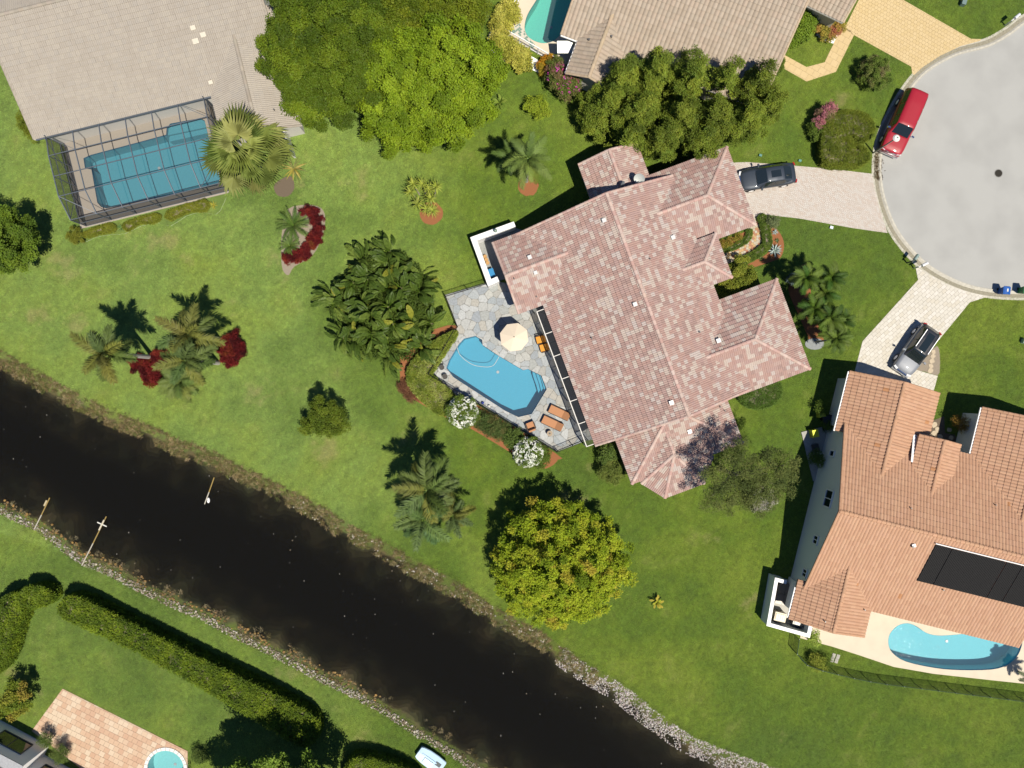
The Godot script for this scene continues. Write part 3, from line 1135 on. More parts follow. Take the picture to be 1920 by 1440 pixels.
func materials() -> void:
	var fine := grain(0.72, 1.12, 0.02, 5)
	var speck := grain(0.8, 1.1, 0.06, 9, 3)
	M.tile = grained(mat(1, 1, 1, 0.75), grain(0.8, 1.14, 0.03, 4), 0.9)
	M.underlay = mat(0.08, 0.06, 0.05, 0.9)
	M.metal = mat(1, 1, 1, 0.4, 0.2)
	M.chrome = mat(0.75, 0.76, 0.8, 0.12, 1.0)
	M.bark = grained(mat(1, 1, 1, 0.9), fine, 2.0)
	M.leaf = mat(1, 1, 1, 0.6)
	M.leaf.metallic_specular = 0.28
	M.leaf.backlight_enabled = true
	M.leaf.backlight = Color(0.45, 0.5, 0.2)
	M.frond = M.leaf.duplicate()
	M.gloss_leaf = M.leaf.duplicate()
	M.gloss_leaf.roughness = 0.45
	M.gloss_leaf.metallic_specular = 0.26
	M.petal = mat(1, 1, 1, 0.7)
	M.stucco_white = grained(mat(0.62, 0.6, 0.56, 0.85), speck, 1.2)
	M.stucco_cream = grained(mat(0.5, 0.46, 0.36, 0.85), speck, 1.2)
	M.stucco_blue = grained(mat(0.66, 0.69, 0.65, 0.85), speck, 1.2)
	M.white = mat(0.72, 0.72, 0.72, 0.5)
	M.white_bone = grained(mat(0.66, 0.64, 0.6, 0.8), speck, 1.0)
	M.fascia_pink = mat(0.45, 0.33, 0.29, 0.7)
	M.fascia_brown = mat(0.2, 0.13, 0.1, 0.7)
	M.bronze = mat(0.09, 0.1, 0.11, 0.45, 0.3)
	M.cage = mat(0.12, 0.14, 0.17, 0.45, 0.3)
	M.black = mat(0.012, 0.012, 0.013, 0.7)
	M.black.metallic_specular = 0.3
	M.rubber = mat(0.018, 0.018, 0.018, 0.8)
	M.glass_dark = mat(0.012, 0.018, 0.02, 0.04)
	M.glass_dark.metallic_specular = 0.75
	M.glass_clear = mat(0.6, 0.62, 0.64, 0.08)
	M.red_glass = mat(0.3, 0.01, 0.01, 0.1)
	M.concrete = grained(mat(0.325, 0.328, 0.318, 0.85), grain(0.88, 1.06, 0.012, 21, 6), 0.045)
	M.concrete.detail_enabled = true
	M.concrete.detail_blend_mode = BaseMaterial3D.BLEND_MODE_MUL
	M.concrete.detail_albedo = grain(0.84, 1.1, 0.05, 27, 5)
	M.concrete.detail_uv_layer = BaseMaterial3D.DETAIL_UV_2
	M.concrete.uv2_triplanar = true
	M.concrete.uv2_world_triplanar = true
	M.concrete.uv2_scale = Vector3.ONE * 0.5
	M.kerb = grained(mat(0.44, 0.42, 0.36, 0.85), fine, 0.3)
	M.gutter = grained(mat(0.26, 0.24, 0.18, 0.9), grain(0.6, 1.2, 0.03, 31), 0.4)
	M.paver = grained(mat(1, 1, 1, 0.85), grain(0.84, 1.1, 0.04, 14), 0.7)
	M.stone = grained(mat(1, 1, 1, 0.7), grain(0.78, 1.14, 0.02, 15), 0.45)
	M.mortar = grained(mat(0.2, 0.2, 0.19, 0.9), fine, 1.0)
	M.sand = mat(0.3, 0.25, 0.18, 0.95)
	M.cooldeck = grained(mat(0.52, 0.46, 0.36, 0.85), grain(0.93, 1.04, 0.01, 16, 5), 0.15)
	M.plaster = grained(mat(1, 1, 1, 0.7), grain(0.86, 1.1, 0.03, 63, 5), 0.4)
	M.mulch = grained(mat(0.27, 0.105, 0.04, 0.95), grain(0.45, 1.35, 0.09, 17, 4), 0.9)
	M.gravel = grained(mat(0.26, 0.22, 0.17, 0.95), grain(0.5, 1.4, 0.12, 18, 3), 0.9)
	M.soil = grained(mat(0.13, 0.1, 0.07, 0.95), grain(0.5, 1.4, 0.05, 19, 4), 0.9)
	var w := mat(0.5, 0.75, 0.8, 0.03)
	w.albedo_color.a = 0.06
	w.transparency = BaseMaterial3D.TRANSPARENCY_ALPHA
	w.vertex_color_use_as_albedo = false
	w.normal_enabled = true
	var f := FastNoiseLite.new()
	f.seed = 77
	f.frequency = 0.02
	var nt := NoiseTexture2D.new()
	nt.noise = f
	nt.width = 512
	nt.height = 512
	nt.seamless = true
	nt.as_normal_map = true
	nt.bump_strength = 6.0
	w.normal_texture = nt
	w.normal_scale = 0.3
	w.uv1_triplanar = true
	w.uv1_world_triplanar = true
	w.uv1_scale = Vector3.ONE * 0.35
	M.pool_water = w
	var cw := mat(0.008, 0.008, 0.006, 0.04)
	cw.albedo_color.a = 0.25
	cw.metallic_specular = 0.3
	cw.transparency = BaseMaterial3D.TRANSPARENCY_ALPHA
	cw.vertex_color_use_as_albedo = false
	M.canal_water = cw
	var mk := mat(0.0105, 0.0092, 0.0058, 1.0)
	mk.specular_mode = BaseMaterial3D.SPECULAR_DISABLED
	mk.albedo_color.a = 0.24
	mk.transparency = BaseMaterial3D.TRANSPARENCY_ALPHA
	mk.vertex_color_use_as_albedo = false
	M.murk = mk
	var sc := mat(0.02, 0.022, 0.025, 0.9)
	sc.albedo_color.a = 0.55
	sc.transparency = BaseMaterial3D.TRANSPARENCY_ALPHA
	sc.vertex_color_use_as_albedo = false
	M.screen = sc
	var sc2: StandardMaterial3D = sc.duplicate()
	sc2.albedo_color.a = 0.14
	M.screen_thin = sc2
	var link: StandardMaterial3D = sc.duplicate()
	link.albedo_color = Color(0.1, 0.14, 0.13, 0.5)
	M.link = link
	M.canvas = grained(mat(0.64, 0.55, 0.43, 0.9), speck, 2.0)
	M.orange = mat(0.55, 0.24, 0.03, 0.85)
	M.tan = mat(0.36, 0.17, 0.08, 0.8)
	M.wicker = mat(0.05, 0.03, 0.02, 0.7)
	M.rope = mat(0.6, 0.6, 0.6, 0.6)
	# leaf clumps
	M.clump = leaf_mesh(30, 0.42, 0.26, 0.85, 1)
	M.clump_fine = leaf_mesh(44, 0.28, 0.13, 0.95, 2)
	M.clump_big = leaf_mesh(20, 0.62, 0.26, 0.6, 3, 0.25)
	M.clump_small = leaf_mesh(34, 0.34, 0.24, 0.8, 4)
	M.clump_long = leaf_mesh(26, 0.75, 0.13, 0.5, 5, 0.7)
	M.flower = leaf_mesh(9, 0.8, 0.75, 0.35, 6, 0.2)
	M.royal = [frond_mesh(60, 0.3, 0.032, 0.35, 0.55, 0.2, 11, 0.8), frond_mesh(60, 0.3, 0.032, 0.25, 0.75, 0.1, 12, 0.8)]
	M.queen = [frond_mesh(52, 0.27, 0.021, 0.35, 0.75, -0.1, 13, 0.25), frond_mesh(42, 0.27, 0.021, 0.3, 0.6, 0.0, 14, 0.25)]
	M.areca = [frond_mesh(34, 0.34, 0.03, 0.6, 0.85, 0.25, 15, 0.1), frond_mesh(34, 0.34, 0.03, 0.5, 0.7, 0.2, 16, 0.1)]
	M.sago = [frond_mesh(44, 0.16, 0.012, 0.4, 0.55, 0.35, 17), frond_mesh(44, 0.16, 0.012, 0.3, 0.45, 0.3, 18)]
	M.fan = [fan_mesh(21), fan_mesh(22)]
	M.paddle = [paddle_mesh(31, 0.25), paddle_mesh(32, 0.6), paddle_mesh(33, 0.85)]
	M.sword = [blade_mesh(0.055, 0.02, 0.25)]
	M.sword_wide = [blade_mesh(0.1, 0.04, 0.12)]
	M.strap = [blade_mesh(0.06, 0.02, 0.55)]

const NORTH := [-900, 330, -300, 520, -60, 622, 0, 655, 60, 690, 130, 728, 200, 765, 265, 790, 330, 820, 400, 845, 470, 880, 540, 915, 600, 945, 660, 985, 720, 1015, 780, 1050, 850, 1085, 910, 1125, 960, 1155, 1010, 1180, 1060, 1215, 1110, 1250, 1150, 1272, 1190, 1300, 1220, 1325, 1260, 1355, 1300, 1382, 1350, 1402, 1420, 1428, 1520, 1462, 1700, 1530, 2300, 1800]
const SOUTH := [-900, 620, -300, 835, -60, 940, 0, 965, 67, 995, 110, 1030, 150, 1058, 187, 1072, 250, 1105, 312, 1135, 375, 1162, 453, 1204, 526, 1239, 584, 1271, 657, 1306, 715, 1338, 759, 1367, 797, 1391, 846, 1420, 900, 1455, 1000, 1510, 1200, 1620, 1700, 1900]
const ROAD := [2350, -190, 1985, 5, 1920, 38, 1890, 60, 1850, 82, 1800, 95, 1760, 113, 1725, 138, 1700, 168, 1680, 200, 1662, 235, 1650, 270, 1645, 310, 1648, 350, 1658, 390, 1675, 430, 1700, 465, 1735, 500, 1775, 524, 1815, 540, 1860, 549, 1920, 552, 2000, 549, 2100, 536, 2350, 480]

func strip(sh: Shape, line: PackedVector2Array, d0: float, d1: float, y0: float, y1: float) -> void:
	for i in line.size() - 1:
		var n0 := (line[mini(i + 1, line.size() - 1)] - line[maxi(i - 1, 0)]).normalized().orthogonal()
		var n1 := (line[mini(i + 2, line.size() - 1)] - line[i]).normalized().orthogonal()
		sh.quad(v3(line[i] + n0 * d0, y0), v3(line[i + 1] + n1 * d0, y0), v3(line[i + 1] + n1 * d1, y1), v3(line[i] + n0 * d1, y1))

func soft_open(flat: Array, steps := 4) -> PackedVector2Array:
	var p := pts(flat)
	var o := PackedVector2Array()
	for i in p.size() - 1:
		for k in steps:
			o.append(p[i].cubic_interpolate(p[i + 1], p[maxi(i - 1, 0)], p[mini(i + 2, p.size() - 1)], float(k) / steps))
	o.append(p[-1])
	return o

func setting() -> void:
	var edge := soft_open(ROAD)
	var road := Shape.new()
	road.sheet(edge, 0.014)
	struct("road", road.mesh(), M.concrete)
	hard.append(edge)
	# mountable kerb: a gutter pan and a raised lip
	var band := Shape.new()
	strip(band, edge, 0.02, -0.3, 0.018, 0.014)
	strip(band, edge, -0.3, -0.33, 0.014, 0.018)
	struct("gutter", band.mesh(), M.gutter)
	var lip := Shape.new()
	strip(lip, edge, 0.3, 0.16, 0.1, 0.1)
	strip(lip, edge, 0.16, 0.02, 0.1, 0.02)
	strip(lip, edge, 0.34, 0.3, 0.0, 0.1)
	strip(lip, edge, -0.3, -0.5, 0.026, 0.022)
	strip(lip, edge, -0.5, -0.51, 0.022, 0.012)
	struct("kerb", lip.mesh(), M.kerb)
	var wide := PackedVector2Array(edge)
	hard.append(grown(edge, 0.34))
	# driveways
	var d1 := pts([1360, 306, 1400, 304, 1480, 310, 1560, 317, 1635, 326, 1639, 352, 1650, 395, 1664, 437, 1600, 428, 1500, 410, 1430, 402, 1390, 420, 1350, 400])
	driveway("driveway", d1, 0.6, 0.24, 0.12, [lin(0.45, 0.4, 0.36), lin(0.465, 0.418, 0.378), lin(0.48, 0.438, 0.398), lin(0.45, 0.39, 0.345), lin(0.475, 0.445, 0.41)], 0)
	var d2 := pts([1716, 499, 1721, 525, 1617, 640, 1604, 690, 1585, 760, 1740, 770, 1758, 705, 1712, 692, 1762, 635, 1818, 567, 1852, 556, 1812, 547, 1770, 531, 1728, 507])
	driveway("driveway", d2, -0.72, 0.44, 0.3, [lin(0.48, 0.455, 0.4), lin(0.5, 0.475, 0.42), lin(0.53, 0.505, 0.455), lin(0.475, 0.445, 0.38)], 300)
	var d3 := pts([1640, -60, 1590, 40, 1581, 56, 1601, 66, 1708, 125, 1711, 143, 1730, 126, 1762, 105, 1800, 87, 1848, 74, 1820, 73, 1693, 0, 1660, -40])
	driveway("driveway", d3, 0.52, 0.3, 0.3, [lin(0.49, 0.375, 0.2), lin(0.505, 0.39, 0.215), lin(0.48, 0.365, 0.19)], 0)
	var d4 := pts([1585, 46, 1601, 66, 1567, 135, 1512, 153, 1440, 112, 1450, 92, 1512, 126, 1546, 117, 1574, 58])
	driveway("path", d4, 0.52, 0.6, 0.55, [lin(0.49, 0.375, 0.2), lin(0.5, 0.385, 0.21), lin(0.485, 0.37, 0.195)], 100)
	var d5 := smooth_line([1412, 402, 1423, 418, 1428, 442, 1424, 460, 1405, 474, 1375, 490, 1345, 500, 1340, 480, 1375, 470, 1398, 456, 1406, 440, 1400, 415], 3)
	driveway("path", d5, -0.35, 0.22, 0.22, [lin(0.44, 0.3, 0.15), lin(0.4, 0.35, 0.26), lin(0.36, 0.17, 0.1), lin(0.42, 0.38, 0.3)], 0)
	# gravel wedge with stepping stones beside the cream driveway
	var wedge := smooth_line([1757, 648, 1762, 668, 1762, 690, 1758, 704, 1735, 697, 1713, 691, 1735, 668], 2)
	bed("gravel_bed", "speckled gravel wedge with stepping stones beside cream driveway", wedge, M.gravel, 0.02)
	var stone_spots := [[1750, 660, 0.2], [1749, 668, 0.22], [1747, 677, 0.24], [1745, 686, 0.22], [1744, 695, 0.24]]
	for s in stone_spots: stepping_stone(s[0], s[1], s[2], "tan stepping stone in the gravel wedge by silver car", "stepping stones in gravel wedge")

func stepping_stone(px: float, py: float, r: float, label: String, group: String, y := 0.05) -> void:
	var t := thing("stepping_stone", label, "stepping stone", G(px, py), rng.randf() * 3.0, group)
	var sh := Shape.new()
	var p := PackedVector2Array()
	for i in 8: p.append(Vector2.from_angle(TAU * i / 8) * r * rng.randf_range(0.75, 1.15))
	sh.prism(p, -0.02, y, lin(0.42, 0.35, 0.25))
	part("slab", sh.mesh(), M.stone, t)

func driveway(called: String, outline: PackedVector2Array, turn: float, w: float, l: float, cols: Array, apart: int) -> void:
	var sh := Shape.new()
	sh.sheet(outline, 0.006)
	var o := struct(called, sh.mesh(), M.sand)
	hard.append(outline)
	paving(o, "paver", outline, turn, w, l, 0.035, cols, M.paver, apart, 0.5, 0.006)

func bed(called: String, label: String, outline: PackedVector2Array, m: Material, y := 0.03) -> Node3D:
	var sh := Shape.new()
	var mid := Vector2.ZERO
	for p in outline: mid += p / outline.size()
	sh.prism(moved(outline, v3(mid)), -0.03, y)
	var t := thing(called, label, "garden bed", v3(mid))
	part("surface", sh.mesh(), m, t)
	hard.append(outline)
	return t

# ---------------------------------------------------------------- ground, canal and grass
func canal_depth(p: Vector2, north: PackedVector2Array, south: PackedVector2Array) -> float:
	var dn := 1e9
	var ds := 1e9
	for i in north.size() - 1:
		dn = minf(dn, p.distance_to(Geometry2D.get_closest_point_to_segment(p, north[i], north[i + 1])))
	for i in south.size() - 1:
		ds = minf(ds, p.distance_to(Geometry2D.get_closest_point_to_segment(p, south[i], south[i + 1])))
	var wob := 1.0 + 0.45 * noise_b.get_noise_2d(p.x * 1.3, p.y * 1.3)
	var hn := (0.1 + 0.3 * dn * wob) if dn < 1.3 else 0.1 + 0.39 * wob + (dn - 1.3) * 0.1 * (0.7 + 0.3 * wob) + maxf(0.0, dn - 4.5) * 0.4
	var hs := (0.08 + 0.45 * ds * wob) if ds < 0.9 else 0.08 + 0.4 * wob + (ds - 0.9) * 0.1 * (0.7 + 0.3 * wob) + maxf(0.0, ds - 4.0) * 0.4
	return -minf(2.4, minf(hn, hs))

func ground() -> void:
	var north := pts(NORTH)
	var south := pts(SOUTH)
	var canal := PackedVector2Array(north)
	var back := PackedVector2Array(south)
	back.reverse()
	canal.append_array(back)
	var step := 0.4
	var nx := 280
	var nz := 220
	var x0 := -nx * step / 2
	var z0 := -nz * step / 2
	var vv := PackedVector3Array()
	var cc := PackedColorArray()
	var ys := PackedFloat32Array()
	var dug := []
	for q: PackedVector2Array in cuts:
		var r := Rect2(q[0], Vector2.ZERO)
		for p in q: r = r.expand(p)
		dug.append([r.grow(0.1), q])
	for j in nz + 1:
		for i in nx + 1:
			var p := Vector2(x0 + i * step, z0 + j * step)
			var y := 0.0
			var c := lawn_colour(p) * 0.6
			if Geometry2D.is_point_in_polygon(p, canal):
				y = canal_depth(p, north, south)
				var k := noise_b.get_noise_2d(p.x * 4, p.y * 4)
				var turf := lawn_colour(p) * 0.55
				c = Color(0.085, 0.066, 0.026).lerp(Color(0.05, 0.055, 0.02), clampf(0.5 + noise_b.get_noise_2d(p.x * 1.5, p.y * 1.5), 0, 1)) * (1.0 + 0.5 * k)
				if y > -0.34 + 0.12 * k: c = c.lerp(turf, 0.7)
			else:
				for d in dug:
					if d[0].has_point(p) and Geometry2D.is_point_in_polygon(p, d[1]):
						y = -3.2
						break
			vv.append(Vector3(p.x, y, p.y))
			cc.append(c)
	var idx := PackedInt32Array()
	for j in nz:
		for i in nx:
			var a := j * (nx + 1) + i
			idx.append_array([a, a + 1, a + nx + 1, a + 1, a + nx + 2, a + nx + 1])
	var st := SurfaceTool.new()
	var arr := []
	arr.resize(Mesh.ARRAY_MAX)
	arr[Mesh.ARRAY_VERTEX] = vv
	arr[Mesh.ARRAY_COLOR] = cc
	arr[Mesh.ARRAY_INDEX] = idx
	var am := ArrayMesh.new()
	am.add_surface_from_arrays(Mesh.PRIMITIVE_TRIANGLES, arr)
	st.create_from(am, 0)
	st.generate_normals()
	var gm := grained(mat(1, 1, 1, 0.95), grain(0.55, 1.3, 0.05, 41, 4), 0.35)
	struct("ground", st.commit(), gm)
	# the land beyond, out to the horizon
	var far := Shape.new()
	var e := Vector2(-x0, -z0)
	for r in [[-400, -400, 400, -e.y], [-400, e.y, 400, 400], [-400, -e.y, -e.x, e.y], [e.x, -e.y, 400, e.y]]:
		far.quad(Vector3(r[0], 0, r[3]), Vector3(r[2], 0, r[3]), Vector3(r[2], 0, r[1]), Vector3(r[0], 0, r[1]), Color(0.06, 0.09, 0.02))
	struct("ground", far.mesh(), gm)
	# water: a surface and the murk under it
	var inner := PackedVector2Array()
	for p in canal:
		inner.append(Vector2(clampf(p.x, x0 + 0.3, -x0 - 0.3), clampf(p.y, z0 + 0.3, -z0 - 0.3)))
	var rect := PackedVector2Array([Vector2(x0 + 0.3, z0 + 0.3), Vector2(-x0 - 0.3, z0 + 0.3), Vector2(-x0 - 0.3, -z0 - 0.3), Vector2(x0 + 0.3, -z0 - 0.3)])
	var water := Shape.new()
	for q in Geometry2D.intersect_polygons(canal, rect): water.sheet(q, -0.42)
	var wo := struct("water", water.mesh(), M.canal_water)
	for y in [-0.46, -0.5, -0.55, -0.6, -0.66, -0.72, -0.79, -0.87, -0.96, -1.06, -1.2, -1.4]:
		var m := Shape.new()
		for q in Geometry2D.intersect_polygons(canal, rect): m.sheet(q, y)
		part("silt", m.mesh(), M.murk, wo).set_meta("kind", "stuff")
	# blades of grass
	var blade := Shape.new()
	var r2 := RandomNumberGenerator.new()
	r2.seed = 5
	for i in 16:
		var a := r2.randf() * TAU
		var at := Vector3(r2.randf_range(-0.09, 0.09), 0, r2.randf_range(-0.09, 0.09))
		var out := Vector3(cos(a), 0, sin(a))
		var side := Vector3(-sin(a), 0, cos(a)) * 0.011
		var k := r2.randf_range(0.7, 1.25)
		var tip := at + out * r2.randf_range(0.03, 0.09) + Vector3.UP * r2.randf_range(0.03, 0.065)
		blade.tri(at - side - Vector3.UP * 0.005, at + side - Vector3.UP * 0.005, tip, Color(k, k, k * 0.9))
	var boxes := []
	for q: PackedVector2Array in hard:
		var r := Rect2(q[0], Vector2.ZERO)
		for p in q: r = r.expand(p)
		boxes.append([r, q])
	var wet := grown(canal, -0.75)
	boxes.append([Rect2(-60, -40, 120, 80), wet])
	var buf := PackedFloat32Array()
	var count := 0
	var cell := 0.14
	for j in int(72.0 / cell):
		for i in int(94.0 / cell):
			var p := Vector2(-47.0 + (i + rng.randf()) * cell, -36.0 + (j + rng.randf()) * cell)
			var blocked := false
			for b in boxes:
				if b[0].has_point(p) and Geometry2D.is_point_in_polygon(p, b[1]):
					blocked = true
					break
			if blocked: continue
			var s := rng.randf_range(0.75, 1.3)
			var f := rng.randf() * TAU
			var cs := cos(f) * s
			var sn := sin(f) * s
			var c := lawn_colour(p) * rng.randf_range(0.78, 1.22)
			var gy := 0.002
			if Geometry2D.is_point_in_polygon(p, canal):
				if noise_b.get_noise_2d(p.x * 3.0, p.y * 3.0) < -0.12: continue
				gy = canal_depth(p, near(north, p), near(south, p)) + 0.002
				c = c.lerp(Color(0.2, 0.17, 0.07), 0.35)
			buf.append_array([cs, 0, sn, p.x, 0, s, 0, gy, -sn, 0, cs, p.y, c.r * rng.randf_range(0.93, 1.07), c.g, c.b, 1.0])
			count += 1
	var mm := MultiMesh.new()
	mm.transform_format = MultiMesh.TRANSFORM_3D
	mm.use_colors = true
	mm.mesh = blade.mesh()
	mm.instance_count = count
	mm.buffer = buf
	var go := MultiMeshInstance3D.new()
	go.name = "grass"
	go.multimesh = mm
	var gl := mat(1, 1, 1, 0.7)
	gl.backlight_enabled = true
	gl.backlight = Color(0.35, 0.4, 0.15)
	go.material_override = gl
	add_child(go)
	tag(go, "mown green and yellowish lawn grass around the houses", "grass", "", "stuff")

const DRY := [[140, 600, 40], [60, 600, 50], [300, 460, 60], [440, 560, 40], [130, 490, 45], [470, 745, 40], [610, 840, 30], [560, 345, 30], [530, 500, 40], [760, 830, 25], [990, 930, 25], [1080, 930, 30], [1100, 880, 30], [1570, 190, 30], [1640, 180, 30], [900, 30, 40], [880, 110, 30], [1400, 1120, 30], [1350, 1010, 30], [250, 1170, 30], [520, 1260, 30], [620, 1330, 40], [690, 1390, 30], [30, 1260, 30], [75, 1300, 20], [1480, 1380, 30], [680, 330, 45], [1140, 880, 25]]
func lawn_colour(p: Vector2) -> Color:
	var px := p.x * 21.5 + 960.0
	var py := p.y * 21.5 + 720.0
	var a := noise_a.get_noise_2d(p.x, p.y)
	var b := noise_b.get_noise_2d(p.x, p.y)
	var c := noise_b.get_noise_2d(p.x * 4.0 + 90, p.y * 4.0)
	# lawn colour turns paler and yellower towards the west
	var west := clampf((760.0 - px + 170.0 * a * 2.0) / 260.0 + 0.5, 0.0, 1.0)
	if py > 1000.0 + (px) * 0.3: west *= 0.45
	var col := Color(0.14, 0.202, 0.018).lerp(Color(0.225, 0.3, 0.07), west)
	col = col.lerp(Color(0.25, 0.29, 0.035), clampf(0.1 + a * 0.9 + b * 0.4, 0, 0.6))
	col = col.lerp(Color(0.09, 0.148, 0.022), clampf(-a * 0.9 - b * 0.5 + 0.1 * c, 0, 0.55))
	var m := noise_b.get_noise_2d(p.x * 11.0, p.y * 11.0 + 40.0)
	col *= 1.0 + 0.38 * m + 0.22 * c
	var dry := clampf(b * 1.3 + c * 0.6 - 0.5, 0, 1) * 0.4
	for d in DRY:
		var q: float = Vector2(px - d[0], (py - d[1]) * 1.2).length() / d[2]
		if q < 1.8:
			dry = maxf(dry, clampf((0.55 - q + 1.5 * b + 1.1 * c + 0.6 * m) * 0.7, 0, 0.55))
	col = Color(col.r * 0.93, col.g * 1.04, col.b * 0.92)
	return col.lerp(Color(0.34, 0.28, 0.14), dry * 0.85)

# ---------------------------------------------------------------- houses
func speckled(cols: Array, salt: float, fx: float, fy: float, jitter: float) -> Callable:
	return func(i: int, j: int) -> Color:
		var k := clampf(0.5 + 0.95 * noise_c.get_noise_2d(i * fx + salt, j * fy + salt * 2.0) + rng.randf_range(-jitter, jitter), 0, 0.999)
		return cols[int(k * cols.size())]

func window(house: Node3D, a: Vector3, b: Vector3, y0: float, y1: float, out: Vector3, split := 1, frame_m: Material = null) -> void:
	# a framed window between two points of a wall
	var f := Shape.new()
	var up0 := Vector3.UP * y0
	var up1 := Vector3.UP * y1
	var o := out * 0.05
	f.bar(a + up0 + o, b + up0 + o, 0.09, 0.08)
	f.bar(a + up1 + o, b + up1 + o, 0.09, 0.08)
	f.bar(a + up0 + o, a + up1 + o, 0.08, 0.09)
	f.bar(b + up0 + o, b + up1 + o, 0.08, 0.09)
	for i in split:
		var p := a.lerp(b, float(i + 1) / (split + 1))
		f.bar(p + up0 + o, p + up1 + o, 0.05, 0.06)
	var w := part("window", f.mesh(), frame_m if frame_m else M.white, house)
	for i in split + 1:
		var p := a.lerp(b, float(i) / (split + 1))
		var q := a.lerp(b, float(i + 1) / (split + 1))
		var g := Shape.new()
		g.quad(p + up0 + out * 0.03, q + up0 + out * 0.03, q + up1 + out * 0.03, p + up1 + out * 0.03)
		part("pane", g.mesh(), M.glass_dark, w)

